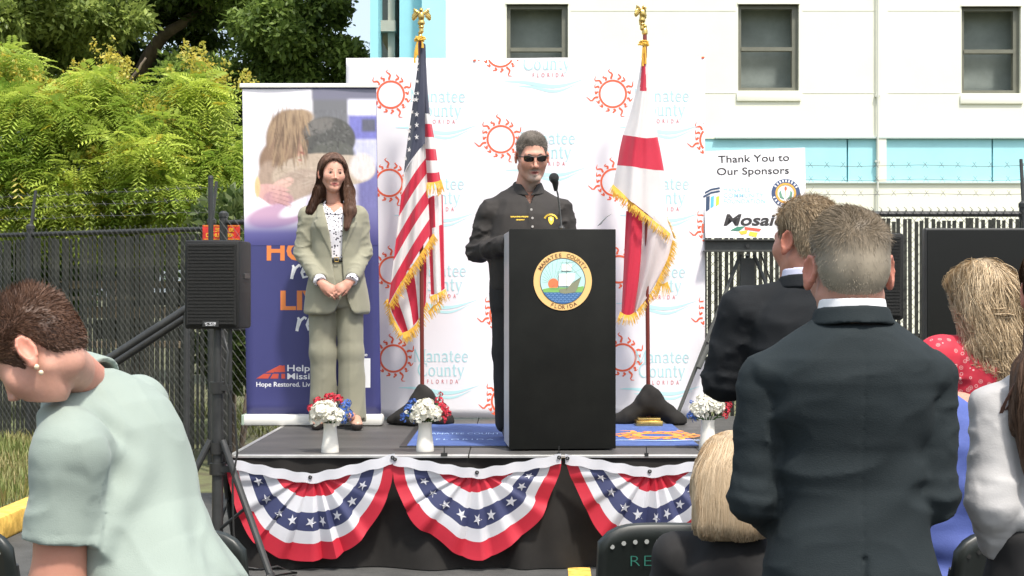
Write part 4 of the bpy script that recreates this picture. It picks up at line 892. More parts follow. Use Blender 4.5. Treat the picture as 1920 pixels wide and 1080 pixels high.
bunting((424, 868), (740, 860), (586, 897), [(423, 868), (428, 900), (442, 955), (466, 1005), (502, 1034), (545, 1051), (600, 1050), (632, 1044), (670, 1018), (708, 968), (732, 915), (739, 866)], 'striped star bunting swag nearest the left speaker stand', 1)
bunting((737, 862), (1052, 860), (893, 888), [(736, 864), (739, 905), (755, 944), (777, 982), (824, 1013), (872, 1047), (916, 1046), (960, 1020), (1012, 974), (1035, 922), (1049, 888), (1053, 864)], 'full striped star bunting swag directly below the podium', 2)
bunting((1060, 860), (1376, 862), (1226, 886), [(1060, 864), (1071, 896), (1092, 940), (1118, 990), (1160, 1026), (1210, 1044), (1246, 1044), (1280, 1020), (1318, 985), (1346, 935), (1364, 895), (1376, 866)], 'striped star bunting swag partly hidden by the blonde hair', 3)
# ---------------------------------------------------------------- flower vases
M_vase = mat('cream_ceramic', (.76, .73, .66), .25, spec=.5, var=.04)
M_pet = {'white': mat('petal_white', (.80, .78, .68), .7, transl=.25, var=.05), 'red': mat('petal_red', (.52, .02, .045), .7, transl=.15, var=.15), 'blue': mat('petal_blue', (.055, .13, .42), .7, transl=.15, var=.2)}
M_stem = mat('stem_green', (.05, .12, .03), .6)
def bloom(mb, c, r, n, rnd, up):
    for i in range(n):
        d = Vector((rnd.gauss(0, 1), rnd.gauss(0, 1), rnd.gauss(0, 1))).normalized()
        if d.dot(up) < -.35: d = -d
        p = c+d*r*rnd.uniform(.72, 1.0); a, b = frame_of(d); t = rnd.uniform(0, 6.28); a, b = a*math.cos(t)+b*math.sin(t), b*math.cos(t)-a*math.sin(t); s = r*rnd.uniform(.26, .42)
        mb.add([p, p+a*s+d*s*.25, p+(a+b)*s*.75+d*s*.45, p+b*s+d*s*.25, p+(a*.6-b*.8)*s+d*s*.2], [(0, 1, 2), (0, 2, 3), (0, 4, 1)])
def vase(px, py, blooms, lv, lb, scale=1.0):
    Y = F*(H-SZ)/(py-HOR); S = Y/F; p = Vector((X(px, Y), Y, SZ)); root = empty('vase', p, 0, lv, 'vase', 'white vases along the stage edge')
    prof = [(.0, 0), (16.5, 0), (17, 1.5), (16, 12), (13.5, 30), (12.2, 46), (13.2, 55), (12, 55.2), (10.8, 46), (11, 40), (0, 40)]
    mb = MB(); mb.lathe([(r*S, z*S) for r, z in prof], (0, 0, 0), 28, cap=False); mb.build('body', M_vase, root, smooth=True, angle=50)
    bq = empty('flower_bouquet', p+Vector((0, 0, 50*S)), 0, lb, 'bouquet', 'artificial flowers in the white vases'); rnd = random.Random(px)
    mb = MB()
    for kind, dx, dz, r, dy in blooms: mb.tube([(p.x, Y, SZ+42*S), (p.x+dx*S*.4, Y+dy*.4, SZ+58*S), (p.x+dx*S, Y+dy, SZ+dz*S)], .003, 5)
    L(mb.build('stems', M_stem, bq))
    for kind, dx, dz, r, dy in blooms:
        mb = MB(); c = Vector((p.x+dx*S, Y+dy, SZ+dz*S)); bloom(mb, c, r*S, 120 if r > 12 else 46, rnd, Vector((dx*.02, -.3, 1)).normalized()); L(mb.build('%s_bloom' % kind, M_pet[kind], bq))
vase(619, 848, [('white', -12, 74, 21, -.05), ('white', 8, 68, 19, -.07), ('white', -24, 62, 13, -.02), ('white', 0, 84, 14, .0), ('red', -22, 92, 11, .02), ('red', -4, 98, 11, .03), ('red', 14, 96, 11, .0), ('red', -36, 82, 8, .02), ('red', 4, 104, 7, .03), ('blue', 28, 84, 11, -.02), ('blue', 34, 70, 10, -.03), ('blue', 24, 62, 9, -.05), ('blue', 32, 92, 7, .02)],
     'white tapered vase in front of the woman in sage', 'red white and blue flower bunch at the feet of the sage suit woman')
vase(797, 846, [('white', -2, 76, 20, -.05), ('white', 14, 70, 17, -.05), ('white', -12, 66, 14, -.06), ('white', 4, 86, 13, 0), ('blue', -28, 78, 11, -.01), ('blue', -36, 64, 10, -.02), ('blue', -24, 90, 8, .02), ('blue', -18, 60, 9, -.04), ('red', 32, 78, 12, .0), ('red', 40, 70, 9, -.01), ('red', 26, 94, 8, .02), ('red', 34, 60, 8, -.02), ('red', 28, 106, 5, .03), ('white', -34, 74, 4, -.04)],
     'white tapered vase before the American flag base', 'flower bunch with blue left and red right before the American flag')
vase(1327, 842, [('white', -4, 78, 18, -.04), ('white', 14, 80, 16, -.03), ('white', -22, 74, 13, -.03), ('white', 4, 92, 14, .0), ('white', -12, 92, 10, .0), ('blue', -32, 64, 8, -.03), ('blue', -26, 56, 6, -.03), ('red', 32, 72, 9, -.02), ('red', 38, 82, 8, .0), ('red', 30, 62, 6, -.03), ('blue', -30, 88, 4, 0)],
     'white vase at the mat corner beside the blonde hair', 'mostly white flower bunch below the sponsor easel')
# ================================================================ FLAGS, EASEL, SPEAKERS, SCREEN, CHAIRS
M_gold = mat('polished_gold', (.72, .50, .16), .25, metal=1, var=.15, vscale=20)
M_fringe = mat('gold_fringe', (.80, .47, .06), .65, transl=.15, var=.15, vscale=60)
M_wood = mat('mahogany_pole', (.17, .030, .022), .3, spec=.5, var=.3, vscale=9, stretch=(1, 1, .1))
M_fw = mat('flag_white', (.76, .73, .71), .65, sheen=.2, var=.03, transl=.28); M_fr = mat('flag_red', (.55, .018, .05), .6, sheen=.2, var=.06, transl=.2); M_fb = mat('flag_navy', (.030, .034, .062), .65, sheen=.2, var=.1, transl=.08)
def eagle(p, S, parent, turn=0.0):
    """cast gilt eagle with drooping half-open wings on a ball; S metres per photo pixel, about 42 px tall"""
    k = S; Rz = rotm(0, 0, turn)
    def f(P):
        q = (P-np.array(p, np.float32)) @ Rz / k
        d = elld(q, (0, 0, 2), (7, 6, 6)); d = smin(d, capd(q, (0, 0, -14), (0, 0, 0), 4.5, 3), 2); d = smin(d, elld(q, (0, 0, -6), (6, 6, 2)), 1)
        d = smin(d, elld(q, (0, -1, 14), (6, 6, 9)), 2); d = smin(d, elld(q, (0, -4, 26), (3.6, 4.4, 4)), 2.5); d = smin(d, capd(q, (0, -7, 26), (0, -11, 24), 1.8, .6), 1); d = smin(d, capd(q, (0, 2, 8), (0, 4, -2), 3.5, 3), 2)
        for s in (-1, 1):
            w_ = elld(q, (s*12, 3, 17), (5.5, 2.6, 11), rotm(0, s*-24, s*14)); w_ = smin(w_, capd(q, (s*4, 1, 20), (s*13, 2, 27), 2.5, 2.2), 3); w_ = w_+.7*np.sin(q[:, 2]*1.5+q[:, 0]*s*1.3); d = smin(d, w_, 2)
            d = smin(d, capd(q, (s*3, -2, 8), (s*3, -2, 2), 2, 1.6), 1)
        return d*k
    V, Q = sdf_mesh(f, np.array(p)-k*34, np.array(p)+k*36, k*1.25); e = np_mesh('eagle', V, Q, M_gold, parent); L(e); return e
def cloth(name, mats, net, nu, nv, mfn, parent, Y, ripple=None, th=.0):
    """net rows (v) of (px, py, dy) control points (u) -> a sheet of cloth"""
    N = np.array(net, float); mb = MB()
    def fn(u, v):
        c = crom(np.array([crom(r, u) for r in N]), v); dy = c[2]+(ripple(u, v) if ripple else 0); return W(c[0], c[1], Y+dy)
    mb.grid(fn, nu, nv, mfn); o = L(mb.build(name, mats, parent, smooth=True, angle=180)); return o, fn
def fringe(name, pts, Y, length, parent, dirn=None, step=3.0, rnd=random.Random(3)):
    """loose threads hanging off an edge; pts photo pixels (px, py, dy); dirn = outward direction in pixels"""
    P = np.array(pts, float); seg = np.linalg.norm(np.diff(P[:, :2], axis=0), axis=1); tot = seg.sum(); n = int(tot/step*2.2); mb = MB()
    for i in range(n):
        c = crom(P, (i+.5)/n); c2 = crom(P, min(1, (i+.5)/n+.02)); t = c2[:2]-c[:2]; t /= max(1e-6, np.linalg.norm(t)); nn = np.array([-t[1], t[0]])
        if dirn is not None and nn @ np.array(dirn) < 0: nn = -nn
        g = nn*.75+np.array([0, .55]); g += np.array([rnd.gauss(0, .16), rnd.gauss(0, .1)]); ln = length*rnd.uniform(.8, 1.12); y0 = Y+c[2]+rnd.uniform(-.006, .004); w_ = step*.75
        a = W(c[0], c[1], y0-.004); b = W(c[0]+g[0]*ln*.55, c[1]+g[1]*ln*.55, y0-.012); d = W(c[0]+g[0]*ln, c[1]+g[1]*ln+1, y0-.006); h = Vector((t[0], 0, -t[1]))*w_*Y/F/2
        mb.add([a-h, a+h, b-h*.8, b+h*.8, d-h*.45, d+h*.45], [(0, 1, 3, 2), (2, 3, 5, 4)])
    return L(mb.build(name, M_fringe, parent))
def flag_base(px, py, Y, parent, spread):
    """black cloth bunched over the foot of the flag stand"""
    c = np.array([X(px, Y), Y, SZ], np.float32)
    def f(P):
        q = P-c; d = 9.0
        for a, ln, r in spread:
            e = (ln*math.cos(R(a)), ln*math.sin(R(a))*.8, .03); d = smin(d, capd(q, (0, 0, .17), e, .045, r), .06)
        d = smin(d, capd(q, (0, 0, .16), (0, .0, .24), .06, .022), .05); d = d-.016*vnoise(q, 9, 2)-.008*vnoise(q, 22, 3)
        return smax(d, -(P[:, 2]-SZ-.002), .01)
    V, Q = sdf_mesh(f, c+np.array([-.42, -.34, -.02]), c+np.array([.42, .34, .3]), .011); return L(np_mesh('base_cover', V, Q, M_black, parent))
# --- American flag
UY = 9.62; S = UY/F
us = empty('flag_on_pole', (X(791, UY), UY, SZ), 0, 'American flag with gold fringe draped on a pole left of the speaker', 'flag')
mb = MB(); mb.tube([(X(792, UY), UY, SZ+.05), (X(788, UY), UY, Z(66, UY))], .014, 12); L(mb.build('pole', M_wood, us, smooth=True))
mb = MB(); mb.lathe([(.012, 0), (.02, .01), (.02, .03), (.012, .045), (.015, .06), (.008, .07)], (X(788, UY), UY, Z(78, UY)), 14); L(mb.build('ferrule', M_gold, us, smooth=True))
eagle((X(790, UY), UY, Z(45, UY)), S, us)
flag_base(791, 790, UY, us, ((180, .17, .055), (0, .17, .05), (-100, .16, .06), (-35, .17, .05), (215, .15, .05)))
mb = MB(); mb.lathe([(.11, 0), (.11, .03), (.03, .05), (.02, .12)], (X(791, UY), UY, SZ), 20); L(mb.build('stand_foot', M_gold, us, smooth=True))
fl = None
Rk = [(797+1.6*k, 268+28.6*k) for k in range(7)]; Lk = [(757-4.8*k, 325+41*k) for k in range(7)]
bow = lambda a, b, t, s: (a[0]+(b[0]-a[0])*t+s*math.sin(math.pi*t)*2, a[1]+(b[1]-a[1])*t-s*math.sin(math.pi*t)*7)
pl = lambda u, v: .016*math.sin(u*9+v*2)+.012*math.sin(u*17-v*3)
net = []
for k in range(7):
    a, b = Rk[k], Lk[k]; net.append([(*bow(a, b, t, 1), -.03-.03*math.sin(math.pi*t)+.02*(t > .8)) for t in (0, .25, .5, .75, 1)])
o, fA = cloth('stripes', [M_fw, M_fr], net, 30, 48, lambda u, v: int(min(5, v*6)) % 2, us, UY, pl)
# canton: from the tassel down to the first stripe
cn = [[(787, 80, -.01), (789, 80, -.015), (791, 80, -.015), (793, 80, -.01), (796, 82, 0)], [(781, 140, 0), (785, 142, -.02), (789, 142, -.03), (793, 140, -.02), (796, 138, .0)], [(771, 215, .01), (778, 212, -.02), (785, 208, -.035), (792, 200, -.03), (797, 196, 0)], [(763, 272, .01), (772, 262, -.03), (781, 252, -.045), (790, 240, -.03), (797, 232, 0)],
      [(757, 325, .0), (767, 306, -.045), (777, 292, -.055), (787, 280, -.045), (797, 268, -.03)]]
o, fC = cloth('canton', [M_fb], cn, 18, 40, lambda u, v: 0, us, UY, lambda u, v: .010*math.sin(u*10+2*v)*v)
k_ = 0
for (sx, sy) in ((782, 122), (778, 150), (784, 150), (776, 172), (782.5, 170), (768, 192), (781, 190), (766, 214), (781, 212), (766, 236), (780.5, 234), (766, 258), (780, 256), (766, 279), (757.5, 300), (762, 246), (773, 131)):
    best = min(((abs(W(0, 0, 1).x) if 0 else (fC(u, v)), u, v) for u in np.linspace(.05, .95, 14) for v in np.linspace(.1, .98, 24)), key=lambda t: (F*t[0].x/t[0].y+960-sx)**2+(HOR+F*(H-t[0].z)/t[0].y-sy)**2)
    p = best[0]; sc = 1.0 if sy > 180 else .75
    mb = MB(); pts = star2d(0, 0, 5.6*S*sc, math.pi/2+random.uniform(-.2, .2)); mb.add([(p.x, p.y-.012, p.z)]+[(p.x+a*.82, p.y-.012-.002, p.z+b) for a, b in pts], [(0, i+1, (i+1) % 10+1) for i in range(10)]); s_ = L(mb.build('star', M_fw, us))
# right-hand fold: navy at the top, then level stripes
fn_ = [[(790, 82, .015), (793, 82, .012), (796, 82, .014), (798, 84, .02)], [(791, 150, .02), (795, 150, -.005), (799, 152, .0), (801, 154, .02)], [(794, 212, .02), (799, 213, -.02), (804, 213, -.01), (806, 214, .02)]]
cloth('canton_fold', [M_fb], fn_, 12, 20, lambda u, v: 0, us, UY+.01)
gn = [[(790, 212, .02), (797, 213, -.02), (803, 213, -.012), (806, 214, .02)], [(792, 256, .02), (801, 257, -.02), (810, 257, -.012), (814, 258, .02)], [(795, 300, .02), (804, 301, -.02), (815, 301, -.012), (820, 301, .02)], [(798, 342, .02), (808, 342, -.02), (820, 341, -.012), (826, 338, .02)]]
cloth('fold', [M_fw, M_fr], gn, 14, 36, lambda u, v: int(min(5, v*6)) % 2, us, UY+.012, lambda u, v: .012*math.sin(u*9))
fringe('fringe', [(800, 342, -.02), (810, 342, -.03), (820, 340, -.03), (827, 338, .0)], UY, 18, us, (0, 1), 2.2)
fringe('fringe', [(827, 336, .0), (829, 350, .0), (826, 364, .0)], UY, 7, us, (-1, .3), 2.2)
# red fold below with upright stripes
hn = [[(803, 372, .03), (810, 368, .01), (818, 366, .01), (827, 364, .03), (830, 366, .04)], [(804, 440, .03), (812, 436, .0), (820, 434, .01), (828, 430, .02), (832, 434, .04)], [(806, 500, .03), (814, 500, .0), (823, 498, .01), (829, 494, .02), (833, 494, .04)], [(808, 552, .03), (816, 552, .0), (824, 548, .0), (831, 543, .02), (834, 541, .04)]]
cloth('fold', [M_fw, M_fr], hn, 20, 24, lambda u, v: (1, 0, 0, 1, 1)[min(4, int(u*5))] if v > .3 else (1, 1, 0, 0, 1)[min(4, int(u*5))], us, UY+.02, lambda u, v: .01*math.sin(u*12))
fringe('fringe', [(806, 556, .0), (815, 552, .0), (824, 548, .0), (835, 542, .01)], UY+.02, 15, us, (0, 1), 2.2)
fringe('fringe', [(822, 552, .0), (822, 566, .0), (812, 574, .0), (803, 584, .01)], UY+.03, 13, us, (.6, 1), 2.4)
# under layer below the diagonal hem
un = [[(729, 572, .03), (750, 538, .02), (772, 500, .02), (792, 470, .03), (808, 446, .04)], [(738, 592, .03), (756, 560, .015), (778, 525, .02), (795, 500, .03), (806, 480, .04)], [(748, 612, .03), (764, 588, .015), (782, 560, .02), (796, 535, .03), (804, 515, .04)], [(757, 628, .03), (770, 616, .02), (785, 598, .02), (796, 575, .03), (802, 552, .04)]]
cloth('under_fold', [M_fw, M_fr], un, 30, 14, lambda u, v: (1, 0, 1, 0, 1, 0)[min(5, int(u*6))], us, UY+.02, lambda u, v: .008*math.sin(u*20))
fringe('fringe', [(812, 438, -.03), (797, 462, -.04), (776, 494, -.06), (752, 530, -.06), (730, 570, -.03)], UY, 13, us, (1, 1), 2.4)
fringe('fringe', [(728, 560, .0), (732, 582, .02), (742, 604, .02), (755, 626, .02)], UY, 10, us, (-1, .2), 2.4)
fringe('fringe', [(755, 624, .02), (768, 618, .02), (782, 604, .02), (800, 566, .03)], UY, 15, us, (.4, 1), 2.4)
def tassel(px, py, Y, parent, drops):
    mb = MB()
    for i in range(9):
        a = i*.7; mb.tube([W(px-8+random.uniform(-3, 3), py+random.uniform(-6, 4), Y-.03), W(px+random.uniform(-6, 6), py+random.uniform(-7, 2), Y-.04), W(px+9+random.uniform(-4, 3), py+random.uniform(-5, 5), Y-.03)], .006, 6)
    for dx, dy, l_ in drops:
        mb.tube([W(px+dx*.5, py, Y-.03), W(px+dx, py+dy, Y-.035), W(px+dx*1.05, py+dy+l_, Y-.03)], [.004, .006, .009], 6)
    L(mb.build('cord_tassel', M_fringe, parent, smooth=True))
tassel(788, 74, UY, us, ((-8, 16, 18), (-10, 24, 20), (-6, 8, 22), (4, 6, 10)))
# --- Florida flag
GY = 9.62
fl = empty('flag_on_pole', (X(1215, GY), GY, SZ), 0, 'white state flag with red saltire and gold fringe draped right of the podium', 'flag')
mb = MB(); mb.tube([(X(1216, GY), GY, SZ+.05), (X(1209, GY), GY, Z(58, GY))], .014, 12); L(mb.build('pole', M_wood, fl, smooth=True))
mb = MB(); mb.lathe([(.012, 0), (.02, .01), (.02, .03), (.012, .045), (.015, .06), (.008, .07)], (X(1209, GY), GY, Z(66, GY)), 14); L(mb.build('ferrule', M_gold, fl, smooth=True))
eagle((X(1204, GY), GY, Z(40, GY)), S*.98, fl, 48)
flag_base(1216, 790, GY, fl, ((184, .19, .05), (-4, .20, .045), (80, .15, .05), (200, .17, .05), (-20, .19, .045)))
mb = MB(); mb.box((X(1216, GY-.16), GY-.16, SZ+.022), (.175, .14, .04), bev=.006); mb.box((X(1216, GY-.16), GY-.16, SZ+.05), (.15, .10, .018), bev=.004); L(mb.build('stand_foot', M_gold, fl, smooth=True))
tassel(1207, 82, GY, fl, ((-2, 18, 24), (3, 12, 26), (2, 6, 12)))
top = [[(1204, 96, 0), (1207, 94, -.02), (1210, 94, -.02), (1212, 97, 0)], [(1197, 150, .01), (1205, 152, -.035), (1213, 152, -.03), (1219, 150, .01)], [(1182, 210, .02), (1197, 213, -.05), (1213, 212, -.045), (1228, 208, .02)], [(1168, 253, .02), (1190, 256, -.06), (1212, 259, -.06), (1233, 257, .02)]]
rp = lambda u, v: (.014*math.sin(u*11+1)+.008*math.sin(u*23+2*v))*v
cloth('field', [M_fw, M_fr], top, 30, 30, lambda u, v: 1 if (v < .42 and u < .5+.3*v and u > .05+v*.4) else 0, fl, GY, rp)
mid = [top[-1], [(1162, 280, .02), (1187, 283, -.06), (1213, 286, -.06), (1239, 286, .02)], [(1157, 310, .02), (1184, 312, -.065), (1214, 317, -.065), (1245, 320, .02)]]
cloth('saltire_band', [M_fr], mid, 26, 14, lambda u, v: 0, fl, GY, rp if 0 else (lambda u, v: .014*math.sin(u*11+1)+.008*math.sin(u*23+2)))
low = [mid[-1], [(1153, 328, .02), (1182, 346, -.07), (1214, 362, -.06), (1248, 368, .02)], [(1150, 346, .02), (1180, 374, -.075), (1215, 402, -.06), (1256, 436, .0)]]
o, fL_ = cloth('field', [M_fw], low, 26, 16, lambda u, v: 0, fl, GY, lambda u, v: .014*math.sin(u*11+1)+.010*math.sin(u*23+2))
fringe('fringe', [(1150, 346, .0), (1165, 360, -.04), (1190, 384, -.08), (1222, 410, -.07), (1257, 438, -.02)], GY, 13, fl, (-1, 1), 2.4)
# the seal peeping out under the hem
sn = [[(1177, 374, .01), (1190, 382, .0), (1206, 392, .0)], [(1177, 390, .01), (1190, 394, .0), (1206, 400, .0)], [(1177, 404, .01), (1192, 404, .0), (1206, 404, .0)]]
o, fs_ = cloth('seal', [mat('flag_seal', (.62, .26, .07), .7, var=.35, vscale=90)], sn, 6, 5, lambda u, v: 0, fl, GY)
mb = MB(); lettering(mb, 'THE', (W(1187, 390, GY-.012), UX, UZ), 0, 0, .014, .03); L(mb.build('seal_lettering', M_blackp, fl)); mb = MB(); lettering(mb, 'STA', (W(1194, 399, GY-.012), UX, UZ), 0, 0, .014, .03); L(mb.build('seal_lettering', M_blackp, fl))
red = [[(1174, 396, .0), (1184, 394, -.02), (1194, 392, -.02), (1205, 392, .0)], [(1171, 460, .0), (1181, 462, -.03), (1192, 460, -.03), (1203, 458, .0)], [(1168, 530, .0), (1177, 532, -.03), (1187, 530, -.03), (1198, 524, .0)], [(1165, 586, .0), (1172, 590, -.03), (1180, 592, -.03), (1189, 588, .0)]]
cloth('saltire_band', [M_fr], red, 16, 26, lambda u, v: 0, fl, GY+.005, lambda u, v: .010*math.sin(u*10+v*3))
wp = [[(1205, 392, .0), (1220, 398, -.03), (1238, 418, -.03), (1262, 442, .01)], [(1203, 458, .0), (1220, 456, -.04), (1238, 458, -.03), (1260, 462, .01)], [(1198, 524, .0), (1210, 522, -.03), (1225, 516, -.03), (1242, 506, .01)], [(1189, 588, .0), (1194, 582, -.02), (1206, 568, -.02), (1220, 548, .01)]]
cloth('field', [mat('flag_white_pink', (.70, .62, .60), .65, transl=.3, var=.08, vscale=4)], wp, 22, 26, lambda u, v: 0, fl, GY+.005, lambda u, v: .014*math.sin(u*9+v*3))
fringe('fringe', [(1246, 405, .0), (1256, 425, .0), (1263, 446, .0)], GY, 8, fl, (1, 0), 2.4)
fringe('fringe', [(1261, 450, .0), (1254, 478, .0), (1243, 504, .0), (1222, 546, .0), (1194, 582, .0)], GY, 12, fl, (1, .4), 2.4)
fringe('fringe', [(1163, 584, .0), (1172, 590, -.02), (1182, 590, -.02), (1192, 584, .0)], GY, 15, fl, (0, 1), 2.4)
fringe('fringe', [(1232, 528, .02), (1242, 532, .02), (1252, 528, .03)], GY+.02, 18, fl, (0, 1), 2.4)
cloth('field', [M_fw], [[(1226, 520, .03), (1240, 512, .02), (1254, 504, .03)], [(1230, 532, .03), (1243, 532, .02), (1256, 526, .03)]], 8, 5, lambda u, v: 0, fl, GY+.02)
# ---------------------------------------------------------------- easel and sponsor board
EY = 9.98; S = EY/F
M_easel = mat('easel_grey', (.060, .062, .056), .5, var=.2)
ea = empty('easel', (X(1400, EY), EY, SZ), 0, 'black folding tripod easel standing at the right end of the backdrop', 'easel')
def rod(a, b, ya, yb, r, name, m=M_easel): mb = MB(); mb.tube([W(*a, ya), W(*b, yb)], r, 8); L(mb.build(name, m, ea, smooth=True))
rod((1268, 783), (1388, 478), 9.78, 10.12, .013, 'leg'); rod((1540, 783), (1414, 478), 9.78, 10.12, .013, 'leg'); rod((1401, 730), (1401, 478), 10.7, 10.16, .013, 'leg')
mb = MB(); mb.box(W(1401, 540, 10.12), (.10, .03, .42), bev=.004); L(mb.build('mast', M_easel, ea)); rod((1426, 474), (1446, 530), 10.1, 10.15, .006, 'brace')
rod((1310, 690), (1349, 600), 9.84, 10.0, .018, 'leg_sleeve'); rod((1326, 643), (1362, 626), 9.9, 10.1, .010, 'brace')
mb = MB(); a, b = W(1322, 472, 10.04), W(1484, 450, 10.04); mb.box((a+b)/2, (b.x-a.x, .012, b.z-a.z)); p = W(1403, 471, 10.0); mb.box((p.x, 9.99, a.z+.004), (b.x-a.x+.01, .10, .012)); p = W(1403, 449, 10.0); mb.box((p.x, 10.02, b.z), (b.x-a.x, .05, .008)); L(mb.build('ledge', M_easel, ea))
mb = MB(); q = W(1401, 461, 10.03); mb.tube([q+Vector((0, -.012, .0)), q+Vector((0, -.022, 0))], .014, 12); L(mb.build('ledge_knob', M_blackp, ea))
brd = empty('sponsor_board', W(1415, 447, EY+.02), 0, 'white sponsor thank-you board resting on the black easel', 'sign')
BYd = EY+.035; o_ = W(1323, 446, BYd); uz = Vector((0, math.sin(R(6)), math.cos(R(6)))); S = BYd/F
bp = [(0, 0), (189*S, 0), (190*S, 172*S), (-4*S, 165*S)]
mb = MB(); mb.prism(bp, (o_+Vector((0, .006, 0)), UX, uz), -.005) if 0 else mb.prism(bp, (o_, UX, uz), -.006); L(mb.build('board', mat('foam_board', (.82, .81, .82), .6), brd))
fb = (o_+Vector((0, -.0025, 0)), UX, uz)
def bpr(name, m, fn): mb = MB(); fn(mb, fb); L(mb.build(name, m, brd))
M_ink2 = mat('ink_black', (.028, .024, .024), .5)
def bxy(px, py): return ((px-1323)*S, (446-py)*S)
def btext(s, px, py, h, wd, bold=0, shear=0, rot=0.0): 
    return lambda mb, f: lettering(mb, s, f, *bxy(px, py), h*S, wd*S, bold, 1, shear, rot=rot)
bpr('lettering', M_ink2, btext('Thank You to', 1416, 301, 13.5, 134, .008, rot=.03)); bpr('lettering', M_ink2, btext('Our Sponsors', 1414, 325, 13.5, 136, .008, rot=.02))
M_cf = mat('ink_pale_blue', (.38, .66, .80), .5)
bpr('logo_lettering', M_cf, btext('MANATEE', 1383, 358, 7, 50, .0)); bpr('logo_lettering', M_cf, btext('COMMUNITY', 1396, 369, 8, 76, .004)); bpr('logo_lettering', M_cf, btext('FOUNDATION', 1397, 380, 8, 78, .004))
def pillars(mb, f):
    for x, wd, h, m, sl_ in ((1324, 7, 30, 0, 3), (1333, 6, 24, 1, 2), (1343, 6, 20, 2, 2)):
        mb.cm = m; a, b = bxy(x+1, 368), bxy(x+wd+1, 366); c_, d = bxy(x+wd, 366+h-4), bxy(x, 366+h); flat(mb, [a, d, c_, b], f, m)
    for y in (0, 6): stroke(mb, [bxy(1320, 362+y), bxy(1335, 354+y), bxy(1351, 351+y)], 3.4*S, f, 0)
mb = MB(); pillars(mb, fb); L(mb.build('pillar_logo', [mat('ink_navy', (.03, .06, .12), .5), mat('ink_sky', (.10, .45, .70), .5), mat('ink_lime', (.50, .62, .05), .5)], brd))
def roundlogo(mb, f):
    cx, cz = bxy(1475, 361)
    ring2d(mb, cx, cz, 19.5*S, 27*S, f, 40, 0); ring2d(mb, cx, cz, 15.5*S, 19.5*S, f, 40, 1)
    for a in (60, 74, 88, 102, 116, 44, 30, 130, 146, 200, 216, 232, 248, 310, 326, 340): stroke(mb, [(cx+21.2*S*math.cos(R(a)), cz+21.2*S*math.sin(R(a))), (cx+25.6*S*math.cos(R(a)), cz+25.6*S*math.sin(R(a)))], 2.6*S, off(f, .0012), 2)
    for s in (-1, 1):
        stroke(mb, [(cx+s*3*S, cz-11*S), (cx+s*9*S, cz-7*S), (cx+s*10.5*S, cz+1*S), (cx+s*9*S, cz+5*S)], [1.5*S, 5*S, 4*S, 1*S], f, 3)
    stroke(mb, [(cx, cz-9*S), (cx, cz+6*S)], 1*S, f, 1); flat(mb, disc(cx, cz+9*S, 2.4*S, 10, 4*S), f, 4)
mb = MB(); roundlogo(mb, fb); L(mb.build('round_logo', [mat('ink_slate', (.045, .075, .16), .5), mat('ink_amber', (.80, .38, .06), .5), M_ink, mat('ink_sage', (.14, .30, .20), .5), M_sun], brd))
bpr('logo_lettering', M_ink2, btext('Mosaic', 1414, 422, 20.5, 114, .028, .22))
def tiles(mb, f):
    for q, m in (([(1369, 432), (1382, 425), (1398, 424), (1386, 433)], 0), ([(1397, 425), (1428, 429), (1424, 434), (1396, 430)], 1), ([(1385, 434), (1402, 431), (1400, 438), (1390, 440)], 2), ([(1403, 441), (1406, 434), (1421, 436), (1418, 445)], 3)): flat(mb, [bxy(*p) for p in q][::-1], f, m)
mb = MB(); tiles(mb, fb); L(mb.build('tile_logo', [mat('ink_green', (.05, .22, .14), .5), mat('ink_red', (.70, .10, .06), .5), mat('ink_gold', (.85, .50, .05), .5), mat('ink_yellow', (.85, .66, .06), .5)], brd))
# ---------------------------------------------------------------- loudspeakers
M_grille = mat('speaker_grille', (.013, .013, .012), .6, spec=.3, bump=.6, bscale=500)
M_box = mat('speaker_box', (.014, .014, .0135), .6, spec=.3)
def loudspeaker(px0, px1, py0, py1, Y, label):
    a, b = W(px0, py1, Y), W(px1, py0, Y); w_, h = b.x-a.x, b.z-a.z; root = empty('loudspeaker', ((a.x+b.x)/2, Y+.15, a.z), R(-3), label, 'loudspeaker')
    mb = MB(); mb.box((0, .0, h/2), (w_, .27, h), bev=.014); mb.build('cabinet', M_box, root, smooth=True)
    mb = MB(); mb.box((0, -.142, h/2), (w_-.03, .02, h-.035), bev=.006); 
    for i in range(24): mb.box((0, -.1535, .03+(h-.06)*i/23), (w_-.05, .0014, .007))
    mb.build('grille', M_grille, root)
    mb = MB(); mb.box((0, -.158, .028), (.085, .006, .03)); g_ = mb.build('badge', M_blackp, root)
    mb = MB(); marks(mb, (Vector((0, -.1622, .024)), UX, UZ), -.028, .028, .002, .009, 3); marks(mb, (Vector((0, -.1622, .024)), UX, UZ), -.025, .025, -.006, .004, 4); mb.build('badge_print', M_ink, g_)['kind'] = 'stuff'
    for s in (-1, 1): mb = MB(); mb.box((s*w_/2, .02, h*.6), (.012, .12, .03), bev=.004); mb.build('handle', M_blackp, root)
    return root
loudspeaker(346, 451, 450, 617, 7.55, 'black loudspeaker on a tripod left of the roll-up banner')
loudspeaker(1594, 1698, 437, 600, 7.75, 'dark loudspeaker half hidden behind the tall suited man')
